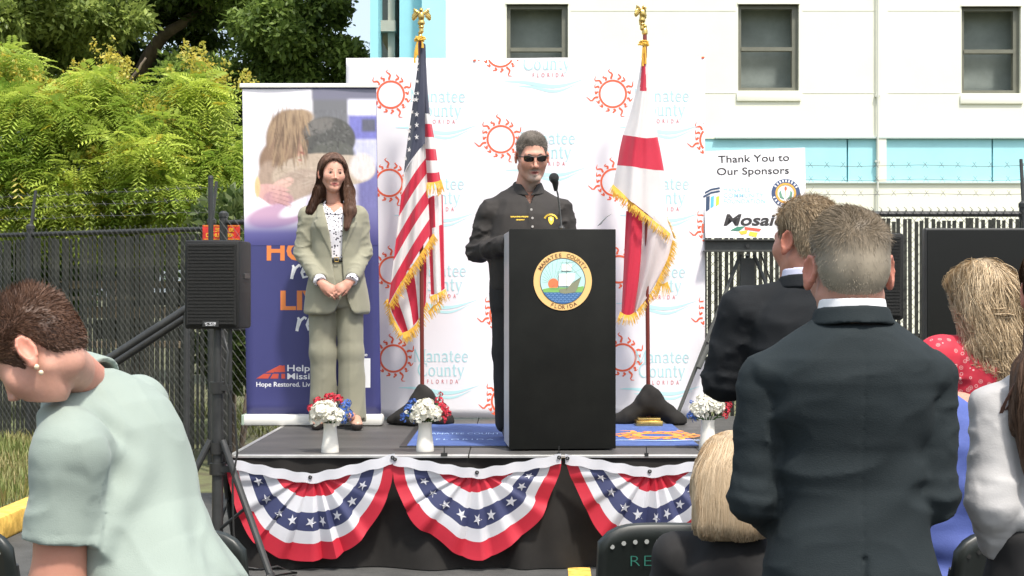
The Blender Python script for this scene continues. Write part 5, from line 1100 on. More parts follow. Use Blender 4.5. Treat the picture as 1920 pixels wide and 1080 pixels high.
def tripod(px, Y, ztop, label, foot):
    x = X(px, Y); root = empty('speaker_stand', (x, Y, 0), 0, label, 'stand')
    mb = MB(); mb.tube([(0, 0, .25), (0, 0, ztop)], .021, 12); mb.build('pole', M_fpost, root, smooth=True)
    mb = MB(); mb.tube([(0, 0, .12), (0, 0, .98)], .030, 12); mb.build('lower_tube', M_fpost, root, smooth=True)
    mb = MB(); mb.tube([(.066, -.01, .55), (.066, .0, ztop-.02)], .012, 8); mb.build('side_cable', M_blackp, root, smooth=True)
    for z in (.98, .66, .55): mb = MB(); mb.tube([(0, 0, z-.03), (0, 0, z+.03)], .043, 14); mb.box((.05, -.02, z), (.06, .03, .03)); mb.build('collar', M_blackp, root, smooth=True)
    for fx, fy in foot:
        mb = MB(); mb.tube([(fx*.1, fy*.1, .70), (fx, fy, .03)], .018, 10); lg = mb.build('leg', M_fpost, root, smooth=True)
        mb = MB(); mb.tube([(fx*.985, fy*.985, .05), (fx*1.02, fy*1.02, .0)], [.022, .026], 10); mb.build('foot', M_blackp, lg)
        mb = MB(); mb.tube([(0, 0, .22), (fx*.52, fy*.52, .36)], .009, 6); mb.build('strut', M_fpost, root)
    return root
tripod(408, 7.62, Z(610, 7.62), 'black tripod stand holding up the left loudspeaker', ((.33, -.28), (-.36, -.12), (.02, .42)))
tripod(1646, 7.85, Z(600, 7.85), 'black tripod stand under the right loudspeaker', ((.36, -.18), (-.36, -.12), (.02, .42)))
cbl = MB(); cbl.tube([W(417, 620, 7.5), W(428, 660, 7.46), W(421, 710, 7.45), W(440, 770, 7.45), W(445, 850, 7.46), W(436, 900, 7.45), W(438, 1000, 7.46), W(450, 1062, 7.46), W(490, 1068, 7.4), W(520, 1062, 7.5), W(556, 1074, 7.55), W(500, 1080, 7.3)], .006, 6)
cbl.build('speaker_cable', M_blackp, smooth=True, angle=180, label='thin black cable trailing down the left tripod to the ground', cat='cable')
# ---------------------------------------------------------------- big screen
tv = empty('screen', (X(1880, 8.6), 8.6, 0), 0, 'large black television screen on a stand at the right edge', 'screen')
a, b = W(1731, 742, 8.55), W(2040, 428, 8.55)
mb = MB(); mb.box((a+b)/2, (b.x-a.x, .06, b.z-a.z), bev=.008); L(mb.build('bezel', M_blackp, tv))
mb = MB(); c_ = (a+b)/2; mb.box((c_.x, 8.517, c_.z), (b.x-a.x-.03, .006, b.z-a.z-.03)); L(mb.build('panel', mat('dark_panel', (.006, .006, .006), .18, spec=.4), tv))
for s in (-.25, .25): mb = MB(); mb.box((c_.x+s, 8.62, c_.z/2), (.06, .05, c_.z), bev=.005); mb.box((c_.x+s, 8.6, .03), (.07, .7, .05), bev=.005); L(mb.build('stand_leg', M_fpost, tv))
mb = MB(); mb.box((c_.x, 8.62, .5), (.5, .5, .03)); L(mb.build('stand_shelf', M_fpost, tv))
# ---------------------------------------------------------------- folding chairs
M_chair = mat('chair_black', (.016, .020, .018), .42, spec=.5, var=.2)
M_chalk = mat('green_marker', (.05, .26, .19), .6)
def chair(x, y, yaw_, label, text=None, tx=0):
    root = empty('folding_chair', (x, y, 0), yaw_, label, 'chair', 'black folding chairs of the front row')   # back towards -y
    def back(u, v): xx = -.225+.45*u; e = 1-abs(2*u-1)**6; return (xx*(1-.06*v), -.225-.07*v+.05*(2*u-1)**2*-.6, .50+.325*v-(1-e)*.05*v)
    mb = MB(); mb.grid(back, 16, 8); o = mb.build('backrest', M_chair, root, smooth=True, angle=180); thicken(o, .022)
    mb = MB()
    for i in range(12): mb.tube([Vector(back(.09+.82*i/11, .85))+Vector((0, -.012, 0)), Vector(back(.09+.82*i/11, .85))+Vector((0, -.014, 0))], .0065, 8)
    mb.build('vent_holes', mat('vent_pale', (.35, .36, .34), .6) if text else M_blackp, root)
    mb = MB(); mb.box((0, .02, .44), (.42, .42, .03), bev=.012); mb.build('seat', M_chair, root, smooth=True)
    for s in (-1, 1):
        mb = MB(); mb.tube([(s*.195, -.262, .72), (s*.21, -.20, .48), (s*.24, .22, .0)], .012, 8); mb.build('leg', M_fpost, root, smooth=True)
        mb = MB(); mb.tube([(s*.225, .18, .43), (s*.225, -.22, .0)], .012, 8); mb.build('leg', M_fpost, root, smooth=True)
    if text:
        mb = MB(); vs, fs_ = text2d(text, -.018, 1.15); k = .031/.69; bb = []
        for a_, b_ in vs: 
            xx = tx+a_*k*1.25; zz = .706+b_*k; v = (zz-.5)/.325; p = Vector(back(min(1, max(0, (xx/(1-.06*v)+.225)/.45)), v)); bb.append((xx, p.y-.0145, zz))
        mb.add(bb, fs_); mb.build('marker_lettering', M_chalk, root)
    return root
chair(X(1275, 4.02), 4.02+.27, R(-3), 'black chair back marked with green letters RE beside the blonde woman', 'RE', -.095)
chair(X(1585, 3.95), 3.95+.27, R(-3), 'black chair carrying the seated blonde woman')
chair(X(-106, 3.9), 3.95+.27, R(-4), 'black chair back with a green mark at the bottom left corner', 'o', .2)
chair(X(336, 3.92), 3.92+.27, R(-4), 'black chair back behind the mint polo hem below the tripod')
chair(X(1900, 3.9), 3.9+.27, R(6), 'black chair holding the person in blue')
# ================================================================ PEOPLE
M_skin = mat('skin', attr=True, rough=.5, spec=.35, sss=.12, bump=.06, bscale=260)
M_eye = mat('eye', (.40, .36, .33), .25); M_iris = mat('iris', (.05, .03, .02), .2); M_lash = mat('lash_brow', (.035, .022, .016), .8)
def head_fn(female=False, jaw=1.0, mouth=0.0, ears=True, ear=1.1, flare=30):
    e = 0.92 if female else 1.0
    def f(q, what='all'):
        d = elld(q, (0, .018, .034), (.074, .095, .086)); d = smin(d, elld(q, (0, .055, -.005), (.062, .055, .062)), .03)
        d = smin(d, elld(q, (0, -.03, -.028), (.060*e, .060, .088)), .03)
        if what == 'scalp': return d
        ax = np.abs(q[:, 0]); s = np.stack([ax, q[:, 1], q[:, 2]], 1)
        cz = -.098 if female else -.104; d = smin(d, capd(s, ((.041 if female else .048)*jaw, .012, -.050 if female else -.055), ((.011 if female else .016)*jaw, -.066, cz), .021, .0155), .03); d = smin(d, elld(q, (0, -.077 if female else -.080, cz+.001), ((.0155 if female else .021)*jaw, .015, .0165)), .02)
        d = smin(d, elld(s, (.038, -.058, -.022), (.028, .022, .026)), .035)
        if not female: d = smin(d, capd(s, (.0, -.084, .026), (.038, -.072, .024), .012, .012), .014)
        d = smax(d, -elld(s, (.031, -.098, .004), (.016, .015, .0095)), .012)
        d = smin(d, capd(s, (.019, -.0805, .0112), (.043, -.070, .0088), .0066, .0056), .005); d = smin(d, capd(s, (.020, -.0785, -.0045), (.042, -.069, -.0035), .0048, .0045), .005)        # upper lids
        ny = .006 if female else 0.; n = capd(q, (0, -.083, .014), (0, -.110+ny, -.030+ny*.6), .0058, .0088*e); n = smin(n, elld(q, (0, -.111+ny, -.034+ny*.6), (.0105*e, .0115, .0098*e)), .007); n = smin(n, elld(s, (.0115*e, -.099+ny*.6, -.038+ny*.6), (.0068*e, .010, .0072*e)), .006); d = smin(d, n, .010)
        d = smax(d, -elld(s, (.0055, -.110, -.046), (.0035, .005, .003)), .003)
        d = smin(d, capd(s, (.0, -.0925, -.0625), (.024, -.079, -.0665), .0052, .003), .007); d = smin(d, capd(s, (.0, -.0915, -.0760-mouth), (.022, -.079, -.071-mouth*.5), .0062, .0033), .007)
        d = smax(d, -elld(q, (0, -.101, -.0695-mouth*.5), (.024, .014, .0014+mouth*.6)), .003)
        if ears:
            c = np.array((.083, .014, -.004), np.float32); es = (s-c) @ rotm(-12, 0, flare)/ear
            a = elld(es, (0, 0, .004), (.0075, .018, .030)); a = smin(a, elld(es, (-.002, -.006, -.024), (.007, .009, .011)), .008)
            for t0 in range(-50, 200, 40):
                p0 = [(.0045, -.0145*math.cos(R(u)), .006+.0265*math.sin(R(u))) for u in (t0, t0+40)]; a = smin(a, capd(es, p0[0], p0[1], .0036, .0036), .003)
            a = smax(a, -elld(es, (.0088, -.001, .005), (.0085, .0115, .020)), .003); d = smin(d, a, .005)
        return d
    return f
def hairline(q, front=.062, nape=-.080, temple=.042, burn=-.018, rag=.0035):
    """height above which hair grows, by position round the head"""
    return rag*vnoise(q, 70, 6)+rag*vnoise(q, 170, 8)+np.interp(q[:, 1], [-.12, -.078, -.052, -.030, -.018, -.006, .030, .045, .09], [front+.012, front, temple, burn+.01, burn, .034, .034, -.055, nape])
class Person:
    def __init__(s, label, px, Y, z, yaw, scale=1.0):
        s.root = empty('person', (X(px, Y), Y, z), R(yaw), label, 'person'); s.root.scale = (scale,)*3; s.parts = []; s.bodyV = []; s.bodyQ = []; s.bodyC = []; s.nv = 0
    def loc(s, px, py, Y):                 # photo pixel at depth Y -> local coordinates
        M = Matrix.LocRotScale(s.root.location, s.root.rotation_euler, s.root.scale).inverted(); return np.array(M @ W(px, py, Y))
    def skin(s, fn, lo, hi, h, colf, it=1):
        V, Q = sdf_mesh(fn, lo, hi, h); V = relax(V, Q, it, .4); s.bodyV.append(V); s.bodyQ.append(Q+s.nv); s.nv += len(V); s.bodyC.append(colf(V))
    def done(s):
        s.body = np_mesh('body', np.concatenate(s.bodyV), np.concatenate(s.bodyQ), M_skin, s.root, col=np.concatenate(s.bodyC)); return s.body
    def wear(s, name, fn, lo, hi, h, m, it=1, colf=None, disp=None, parent=None, keep=None):
        V, Q = sdf_mesh(fn, lo, hi, h); V = relax(V, Q, it, .4)
        if disp is not None: V = V+normals(V, Q)*disp(V)[:, None].astype(np.float32)
        return np_mesh(name, V, Q, m, parent or s.root, col=colf(V) if colf else None)
    def set_head(s, c, yaw, pitch, roll, hf, k=1.0, neck=(0, .03, 1.46), neck_r=.058, nk_k=.022, skin=(.50, .25, .17), lips=(.42, .13, .11), beard=None, h=.0036, flush=.2, cheeks=1.0):
        s.hc = np.array(c, np.float32); s.hR = np.array(Euler((R(pitch), R(roll), R(yaw)), 'XYZ').to_matrix(), np.float32); s.hk = k; s.hf = hf; nk = np.array(neck, np.float32)
        s.neck = nk; a = s.hc+s.hR @ np.array((0, .030, -.055), np.float32)*k
        def f(P):
            q = s.toh(P); d = hf(q)*k; d = smin(d, capd(P, a, nk, neck_r*.93, neck_r*1.05), nk_k); return d
        s.headf = f
        def col(V):
            q = s.toh(V); c = np.tile(np.array(skin, np.float32), (len(V), 1)); 
            def mixc(m, t): c[:] = c*(1-m[:, None])+np.array(t)*m[:, None]
            ax = np.abs(q[:, 0]); red = np.array(skin)*np.array([1.06, .68, .62])
            mixc(np.exp(-((ax-.042)**2+(q[:, 1]+.07)**2+(q[:, 2]+.028)**2)/.0007)*.14*cheeks, red); mixc(np.exp(-(ax**2+(q[:, 1]+.115)**2+(q[:, 2]+.036)**2)/.0003)*.15, red); mixc(smooth(.074, .084, ax)*.55, red)
            m = np.exp(-((q[:, 2]+.069)/.0095)**4)*np.exp(-(ax/.025)**4)*(q[:, 1] < -.078); mixc(m*.92, lips)
            if beard is not None:
                bc, amt = beard; n = .75+.25*vnoise(V, 240, 3); bm = smooth(-.046, -.056, q[:, 2])*(q[:, 1] < .0)*(1-smooth(.048, .060, ax)*.5)*(1-m); gt = np.exp(-(ax/.034)**4); mixc(np.clip(bm*amt*(.25+.75*gt)*n, 0, 1), bc)
            if beard is not None: mixc(np.clip(np.exp(-((q[:, 2]+.0555)/.0055)**4)*np.exp(-(ax/.027)**4)*(q[:, 1] < -.07)*amt*(.7+.5*vnoise(V, 260, 4)), 0, 1), np.array(bc)*.42)
            c *= (1+.06*vnoise(V, 60, 5)+.05*vnoise(V, 190, 6))[:, None]; return c
        s.skincol = col; r = .15*k; lo = np.minimum(s.hc-r, nk-.08); hi = np.maximum(s.hc+r, nk+.08); lo[2] = min(lo[2]+.06, hi[2]-.1); s.skin(f, lo, hi, h, col)
    def toh(s, P): return ((P-s.hc) @ s.hR)/s.hk
    def fromh(s, q): return (np.asarray(q, np.float32)*s.hk) @ s.hR.T+s.hc
    def face(s, brow=M_lash, lid=True, bw=1.0, ear_rings=False, shades=False):
        if not shades:
            for sx in (-1, 1):
                def b(q, r=.0110): 
                    mb = MB(); mb.lathe([(0, -r)]+[(r*math.sin(a), -r*math.cos(a)) for a in np.linspace(.3, 2.84, 7)]+[(0, r)], (0, 0, 0), 12, cap=False); return mb
                mb = b(0); c = np.array((sx*.031, -.0745, .0035)); mb.v = [tuple(s.fromh(np.array(v)+c)) for v in mb.v]; eo = mb.build('eye', M_eye, s.root, smooth=True, angle=180)
                mb = MB(); mb.lathe([(0, .0), (.0064, -.0008), (.0064, -.003)], (0, 0, 0), 12, cap=False); mb.v = [tuple(s.fromh(np.array((v[0]+.001, -v[2]-.0114, v[1]))+c)) for v in mb.v]; mb.build('iris', M_iris, eo)
        mb = MB()
        for sx in (-1, 1):
            for yo, pts, w_ in ((0, [(.016, -.0895, .0225), (.030, -.087, .027), (.047, -.074, .0235)], .0042), (1, [(.020, -.0885, .0075), (.031, -.0895, .0105), (.044, -.078, .0065)], .0016)):
                if yo and (shades or not lid): continue
                P = [s.fromh(np.array((sx*a, b_-.003*yo, c_))) for a, b_, c_ in pts]; w_ = w_*(bw if not yo else 1); mb.tube(P, [w_*.8*s.hk, w_*s.hk, w_*.4*s.hk], 6)
        s.brows = mb.build('eyebrows', brow, s.root, smooth=True)
    def march(s, fn, seeds, dirf, steps, ds, lift=.0, noise=.15, seed=1):
        """hairs that creep along the surface fn = lift"""
        P = seeds.copy(); out = [P.copy()]; n0 = RNG.normal(0, noise, P.shape)
        for k in range(steps):
            e = .003; d0 = fn(P); g = np.stack([fn(P+np.eye(3, dtype=np.float32)[i]*e)-d0 for i in range(3)], 1)/e; g /= np.maximum(np.linalg.norm(g, axis=1), 1e-6)[:, None]
            v = dirf(P, g, k)+n0+RNG.normal(0, noise*.5, P.shape); v -= g*(v*g).sum(1)[:, None]; v /= np.maximum(np.linalg.norm(v, axis=1), 1e-6)[:, None]; v *= (g[:, 2] > -.35)[:, None]; v *= (v[:, 2] < -.25)[:, None] if k > 2 else 1
            P = (P+v*ds).astype(np.float32); d0 = fn(P); P = (P-g*np.clip(d0-lift*min(1, (k+1)/3), -.012, .012)[:, None]).astype(np.float32); out.append(P.copy())
        return np.stack(out, 1)
    def add_strands(s, paths, w0, w1, pal, m, name='strands', parent=None, colf=None):
        n = len(paths); t = np.clip(.5+.3*vnoise(paths[:, 0], 30, 4)+RNG.normal(0, .25, n), 0, 1)[:, None]; c = np.array(pal[0])*(1-t)+np.array(pal[1])*t
        if colf is not None: c = colf(paths[:, 0], c)
        V, Q, C = strands(paths, w0, w1, c); return np_mesh(name, V, Q, m, parent or s.root, col=C)
    def short_hair(s, pal, th=.010, n=6000, length=.018, line={}, top=1.6, h=.0036, flow=None, w0=.0007, stand=.5, fade=None, steps=4, side_th=.45, colf=None, mess=.35):
        k = s.hk
        def region(q): return hairline(q, **line)-q[:, 2]
        def f(P):
            q = s.toh(P); t = th*(side_th+(top-side_th)*smooth(.02, .10, q[:, 2])); t = t*smooth(-.006, .03, -region(q)) if fade is None else t*smooth(-.003, fade*2.4, -region(q))
            d = (s.hf(q, 'scalp')-t-.0015-(.0022*vnoise(q, 55, 2)+.0016*vnoise(q, 120, 7))*min(1, th/.013)*(.25 if fade and fade > .02 else 1))*k; return smax(d, region(q)*k*.8, .006)
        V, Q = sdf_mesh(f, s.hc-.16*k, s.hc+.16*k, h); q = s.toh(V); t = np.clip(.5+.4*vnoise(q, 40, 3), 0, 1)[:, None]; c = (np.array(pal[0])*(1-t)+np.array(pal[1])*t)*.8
        if colf is not None: c = colf(V, c)
        hr_ = np_mesh('hair', V, Q, M_hair, s.root, col=c)
        N = normals(V, Q); ok = np.where((region(q) < -.004))[0]; i = RNG.choice(ok, n); sd = V[i]+RNG.normal(0, .0012, (n, 3)).astype(np.float32); qs = q[i]; nn = N[i]
        fl = flow(qs) if flow is not None else np.stack([qs[:, 0]*0, -.9*smooth(.03, .09, qs[:, 2])+.2, -1+1.1*smooth(.03, .1, qs[:, 2])], 1)
        fl = (fl*k) @ s.hR.T; fl = fl-nn*np.minimum(0, (fl*nn).sum(1))[:, None]; ln = (length*(.35+.65*smooth(.0, .08, qs[:, 2]))*RNG.uniform(.6, 1.2, n))[:, None]; P = [sd-nn*.002]
        v = nn*stand+fl+RNG.normal(0, mess, (n, 3)); v /= np.linalg.norm(v, axis=1)[:, None]
        for j in range(steps): v = v*.85+fl*.18-nn*.03+RNG.normal(0, .06, (n, 3)); v /= np.linalg.norm(v, axis=1)[:, None]; P.append(P[-1]+v*ln/steps)
        s.add_strands(np.stack(P, 1), w0, w0*.4, pal, M_hair, parent=hr_, colf=colf); return hr_
    def long_hair(s, f, lo, hi, pal, n, steps, ds, dirf, h=.006, w0=.0011, wave=0, name='hair', noise=.1, dark=.75, loose=0):
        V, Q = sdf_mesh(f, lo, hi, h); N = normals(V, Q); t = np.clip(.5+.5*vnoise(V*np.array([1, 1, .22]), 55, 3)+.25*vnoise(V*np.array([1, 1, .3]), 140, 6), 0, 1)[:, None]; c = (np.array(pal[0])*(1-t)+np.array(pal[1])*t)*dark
        o = np_mesh(name, V, Q, M_hair, s.root, col=c); i = RNG.choice(len(V), n); sd = V[i]
        paths = s.march(f, sd, dirf, steps, ds, .001+(loose*RNG.random(n)**2 if loose else 0), noise)
        if wave:
            ph = RNG.uniform(0, 6.28, n)[:, None]; tt = np.arange(steps+1)[None]; nn = N[i][:, None, :]; side = np.cross(nn, np.array([0, 0, 1.])); A = np.minimum(1, tt/3.)*wave
            paths = paths+(nn*(np.sin(ph+tt*.95)*A)[..., None]+side*(np.cos(ph+tt*.95)*A*1.1)[..., None])
        s.add_strands(paths, w0, w0*.5, pal, M_hair, parent=o); return o
M_hair = mat('hair', attr=True, rough=.5, spec=.3)
def arm_fn(P, a, b, c, r=(.056, .046, .032), k=.02): return smin(capd(P, a, b, r[0], r[1]), capd(P, b, c, r[1]*.97, r[2]), k)
def folds(P, a=.004, s=14, seed=1, st=(1, 1, 2.0)):
    q = P*np.array(st, np.float32); w_ = vnoise(P, 5, seed+5)*1.6; v = vnoise(q+w_[:, None]*.03, s, seed); r_ = (1-np.abs(v))**4; v2 = (1-np.abs(vnoise(q[:, [1, 2, 0]], s*2.1, seed+2)))**5; return a*(r_*1.3-.4+.5*v2)
def hand_fn(wrist, fwd, nrm, side, curl=45, L_=.185, spread=6, thumb=35):
    """palm, four bent fingers of different length and a thumb; nrm = back of the hand, side = towards the thumb"""
    w_ = np.array(wrist, float); f = np.array(fwd, float); f /= np.linalg.norm(f); n = np.array(nrm, float); n -= f*(n@f); n /= np.linalg.norm(n); sd = np.cross(f, n)*side; k = L_/.185
    segs = []; kn = w_+f*.088*k
    for i, (o, ln) in enumerate(((.030, .070), (.010, .080), (-.010, .074), (-.029, .058))):
        p = w_+f*(.088-.006*abs(i-1))*k+sd*o*k; ang = R(curl*.55); d = f
        for j, q in enumerate((.46, .31, .23)):
            dd = f*math.cos(ang)-n*math.sin(ang)+sd*(o*.35 if j == 0 else 0); e = p+dd*ln*q*k; segs.append((p, e, (.0092-.0009*j)*k, (.0086-.0011*j)*k)); p = e; ang += R(curl)
    b = w_+f*.022*k+sd*.026*k-n*.004; t1 = b+(f*math.cos(R(thumb))+sd*math.sin(R(thumb))-n*.3)*.042*k; t2 = t1+(f*.9-n*.35+sd*.05)*.032*k; segs += [(b, t1, .0125*k, .0105*k), (t1, t2, .0102*k, .0082*k)]
    def g(P):
        d = capd(P, w_+f*.014*k, w_+f*.072*k, .030*k, .036*k, (n, .42)); d = smin(d, capd(P, w_-f*.03, w_+f*.02*k, .024*k, .026*k, (n, .7)), .015)
        for a, b_, r0, r1 in segs: d = smin(d, capd(P, a, b_, r0, r1), .005)
        return d
    return g
def const(c): return lambda V: np.tile(np.array(c, np.float32), (len(V), 1))*(1+.06*vnoise(V, 50, 5))[:, None]
def collar_ring(c, r0, top, h, th, tilt, slope=.35, open_front=.0, sq=1.08):
    """a standing collar round the neck: c centre, higher at the back by tilt"""
    def g(P):
        q = P-np.array(c, np.float32); rad = np.sqrt(q[:, 0]**2+(q[:, 1]/sq)**2); zt = top+q[:, 1]*tilt; r = r0+(zt-q[:, 2])*slope
        d = np.abs(rad-r)*.9-th; d = smax(d, np.maximum(q[:, 2]-zt, zt-h-q[:, 2]), .004)
        if open_front is not None: d = smax(d, -(q[:, 1]+open_front+.0*rad)-0, .004)
        return d
    return g
def base_body(p, sh, el, wr, hips=((-.09, 0, .9), (.09, 0, .9)), kn=((-.09, -.01, .48), (.09, -.01, .48)), an=((-.09, .02, .08), (.09, .02, .08)), neck=(0, .03, 1.46), torso=None, skin=(.48, .24, .17), T=None, feet=True):
    """plain figure below the clothes: trunk, arms, legs, feet as one surface; T maps points into the upright trunk frame"""
    def f(P):
        q = T(P) if T is not None else P
        d = loftd(q, [.84, .95, 1.06, 1.18, 1.30, 1.40, 1.46], [.14, .16, .135, .14, .155, .15, .07], [.10, .105, .09, .10, .11, .09, .06], 0, [.01, .01, 0, 0, .005, .015, .02])
        for i in (0, 1):
            d = smin(d, arm_fn(P, sh[i], el[i], wr[i], (.046, .037, .026)), .03); d = smin(d, capd(P, hips[i], kn[i], .075, .05), .03); d = smin(d, capd(P, kn[i], an[i], .047, .034), .02)
            if feet: a = np.array(an[i]); d = smin(d, capd(P, a+np.array((0, .02, -.045)), a+np.array((0, -.15, -.055)), .034, .026), .02)
        return d
    pts = np.array([*sh, *el, *wr, *hips, *kn, *an]); p.skin(f, pts.min(0)-.14-np.array([0, .08, 0]), pts.max(0)+.14, .021, const(skin)); return f
M_shoe = mat('shoe_black', (.015, .014, .013), .35); M_trblack = mat('trouser_black', (.016, .015, .015), .85, var=.25, vscale=9)
def trousers(p, hips, kn, an, m, r=(.095, .075, .065), top=.98, tw=(.165, .115), T=None, h=.010, crease=False, name='trousers', zf=.03, seed=2):
    def f(P):
        q = T(P) if T is not None else P
        d = loftd(q, [top-.22, top-.1, top], [tw[0]*.95, tw[0]*1.02, tw[0]], [tw[1], tw[1]*1.05, tw[1]], 0, .005)
        for i in (0, 1): l_ = smin(capd(P, hips[i], kn[i], r[0], r[1]), capd(P, kn[i], an[i], r[1], r[2]), .02); d = smin(d, l_, .03)
        d = d-folds(P, .004, 12, seed, (1, 1, .55)); return smax(d, zf-P[:, 2], .006)
    pts = np.array([*hips, *kn, *an]); lo = pts.min(0)-.16; hi = pts.max(0)+.16; hi[2] = max(hi[2], top+.06); return p.wear(name, f, lo, hi, h, m)
def shoes(p, an, yaw=(0, 0), m=None, heel=.0, name='shoe', colf=None):
    for i in (0, 1):
        a = np.array(an[i], float); c, s = math.cos(R(yaw[i])), math.sin(R(yaw[i])); d = np.array((s, -c, 0))
        def f(P):
            g = a+np.array((0, .03, 0))-np.array((0, 0, a[2]-.045-heel)); t = a+d*.16; t[2] = .032
            e = capd(P, g, t, .043, .037); e = smin(e, elld(P, tuple(g+np.array((0, 0, .03))), (.04, .045, .04)), .02)
            if heel: e = np.minimum(e, capd(P, g+np.array((0, .015, 0)), (g[0], g[1]+.02, .0), .02, .012))
            return smax(e, -P[:, 2]+.002, .004)
        p.wear(name, f, a+np.array((-.22, -.24, -a[2]-.02)), a+np.array((.22, .16, .08)), .009, m or M_shoe, colf=colf)
def sleeves(P, sh, el, wr, r, amp=.006, seed=3, k=.025, cut=None):
    d = None
    for i in (0, 1):
        a = arm_fn(P, sh[i], el[i], wr[i], r, k)
        if cut is not None: w_ = np.array(wr[i], np.float32); u = w_-np.array(el[i], np.float32); u /= np.linalg.norm(u); a = smax(a, (P-w_) @ u+cut, .006)
        ax = np.array(el[i])-np.array(sh[i]); t = ((P-np.array(sh[i], np.float32)) @ (ax/np.linalg.norm(ax)).astype(np.float32)); near = np.exp(-((P-np.array(el[i], np.float32))**2).sum(1)/.012)
        a = a-near*.0018*np.sin(t*150+3*vnoise(P, 9, seed)); d = a if d is None else np.minimum(d, a)
    return d-folds(P, amp, 11, seed, (1, 1, 1.7))
SK = (.47, .235, .165)
# ---------------------------------------------------------------- the man speaking at the podium
A = Person('man in sunglasses and black shirt speaking at the podium', 985, 8.62, SZ+.009, 3, 1.015)
sh, el, wr = ((-.205, .01, 1.325), (.205, .01, 1.33)), ((-.272, .03, 1.10), (.262, .02, 1.10)), ((-.112, -.255, 1.13), (.13, -.25, 1.13))
hp, kn, an = ((-.10, 0, .9), (.10, 0, .9)), ((-.105, -.02, .5), (.11, -.02, .5)), ((-.10, .02, .09), (.12, .02, .09))
A.set_head((.036, -.055, 1.648), 6, 13, -2, head_fn(False, 1.15, .006, ear=.92, flare=20), 1.12, neck=(.012, .03, 1.46), neck_r=.070, skin=(.56, .285, .205), lips=(.34, .10, .09), beard=((.36, .31, .26), .95), h=.0042)
base_body(A, sh, el, wr, hp, kn, an, skin=SK)
for i, sd in ((0, 1), (1, -1)):
    hf_ = hand_fn(wr[i], (.85*sd, -.3, .3), (0, .1, 1), 1 if i == 0 else -1, 30); A.skin(hf_, np.array(wr[i])-.2, np.array(wr[i])+.2, .006, const(SK))
A.done(); A.face(brow=mat('brow_grey', (.13, .10, .085), .8), shades=True)
A.short_hair([(.095, .078, .062), (.21, .18, .15)], th=.0065, n=11000, length=.020, line=dict(front=.072, temple=.058), top=1.5, w0=.0006, stand=.38, mess=.22, fade=.020, side_th=.22, colf=lambda V, c: c*(1+1.0*smooth(.05, .0, A.toh(V)[:, 2]))[:, None], flow=lambda q: np.stack([.35+0*q[:, 0], .75*smooth(.03, .09, q[:, 2]), -1+1.25*smooth(.02, .1, q[:, 2])], 1), h=.0045)
def shirtA(P):
    d = loftd(P, [.86, .95, 1.07, 1.2, 1.31, 1.385, 1.43, 1.475], [.205, .212, .217, .215, .20, .165, .125, .078], [.15, .155, .165, .16, .15, .125, .098, .07], .0, [.0, -.01, -.02, -.01, .0, .01, .015, .02])
    d = smin(d, capd(P, (-.06, .02, 1.455), sh[0], .034, .072), .04); d = smin(d, capd(P, (.06, .02, 1.455), sh[1], .034, .072), .04)
    d = d-folds(P, .004, 8, 5, (1, 1, .6)); d = smin(d, sleeves(P, sh, el, wr, (.077, .067, .050), .011), .014)
    v = np.abs(P[:, 0]-.02)*2.2-(P[:, 2]-1.365); d = smax(d, -np.maximum(v, P[:, 1]+.02), .006)          # open neck
    d = d-.004*((np.abs(P[:, 0]-.025) < .017) & (P[:, 1] < 0)); return d
M_shirtA = mat('charcoal_shirt', (.025, .021, .0185), .8, var=.12, vscale=6, bump=.1, bscale=200, wrinkle=.35, wscale=4)
A.wear('shirt', shirtA, (-.43, -.34, .84), (.43, .2, 1.52), .0085, M_shirtA)
cg = lambda P: smax(collar_ring((.014, .012, 0), .076, 1.505, .06, .006, .22, .42, None)(P), -np.maximum(np.abs(P[:, 0]-.02)*1.6-(P[:, 2]-1.415), P[:, 1]+.0), .004)
A.wear('collar', cg, (-.15, -.16, 1.40), (.18, .17, 1.56), .0055, M_shirtA)
trousers(A, hp, kn, an, M_trblack, r=(.10, .088, .075), top=.97, tw=(.205, .145)); shoes(A, an)
# sunglasses
mb = MB(); fz = lambda x, y, z: tuple(A.fromh((x, y, z)))
for sx in (-1, 1):
    g = [(sx*(.0335+.0265*math.copysign(abs(math.cos(a))**.75, math.cos(a))), .0045+.0165*math.copysign(abs(math.sin(a))**.75, math.sin(a))) for a in np.linspace(0, 2*math.pi, 18)[:-1]]
    yy = lambda x: -.1035+.42*max(0, abs(x)-.012)**1.25*1.6; ct = fz(sx*.0335, yy(.0335)-.004, .005); mb.add([ct]+[fz(x, yy(x), z) for x, z in g], [((0, i+1, (i+1) % 17+1) if sx > 0 else (0, (i+1) % 17+1, i+1)) for i in range(17)])
gl = mb.build('lenses', mat('dark_lens', (.014, .010, .009), .08, spec=.6, coat=.3), A.root, smooth=True, angle=180)
mb = MB()
for sx in (-1, 1): mb.tube([fz(sx*.058, -.092, .014), fz(sx*.078, -.06, .013), fz(sx*.083, .01, .012), fz(sx*.084, .03, .0)], [.0035*1.1, .003, .0025, .002], 6); mb.tube([fz(sx*.059, -.093, .018), fz(sx*.035, -.1055, .0215), fz(sx*.010, -.108, .015)], .0022, 6)
mb.tube([fz(-.010, -.108, .013), fz(0, -.110, .016), fz(.010, -.108, .013)], .0025, 6); mb.build('spectacle_frame', M_blackp, A.root, smooth=True)
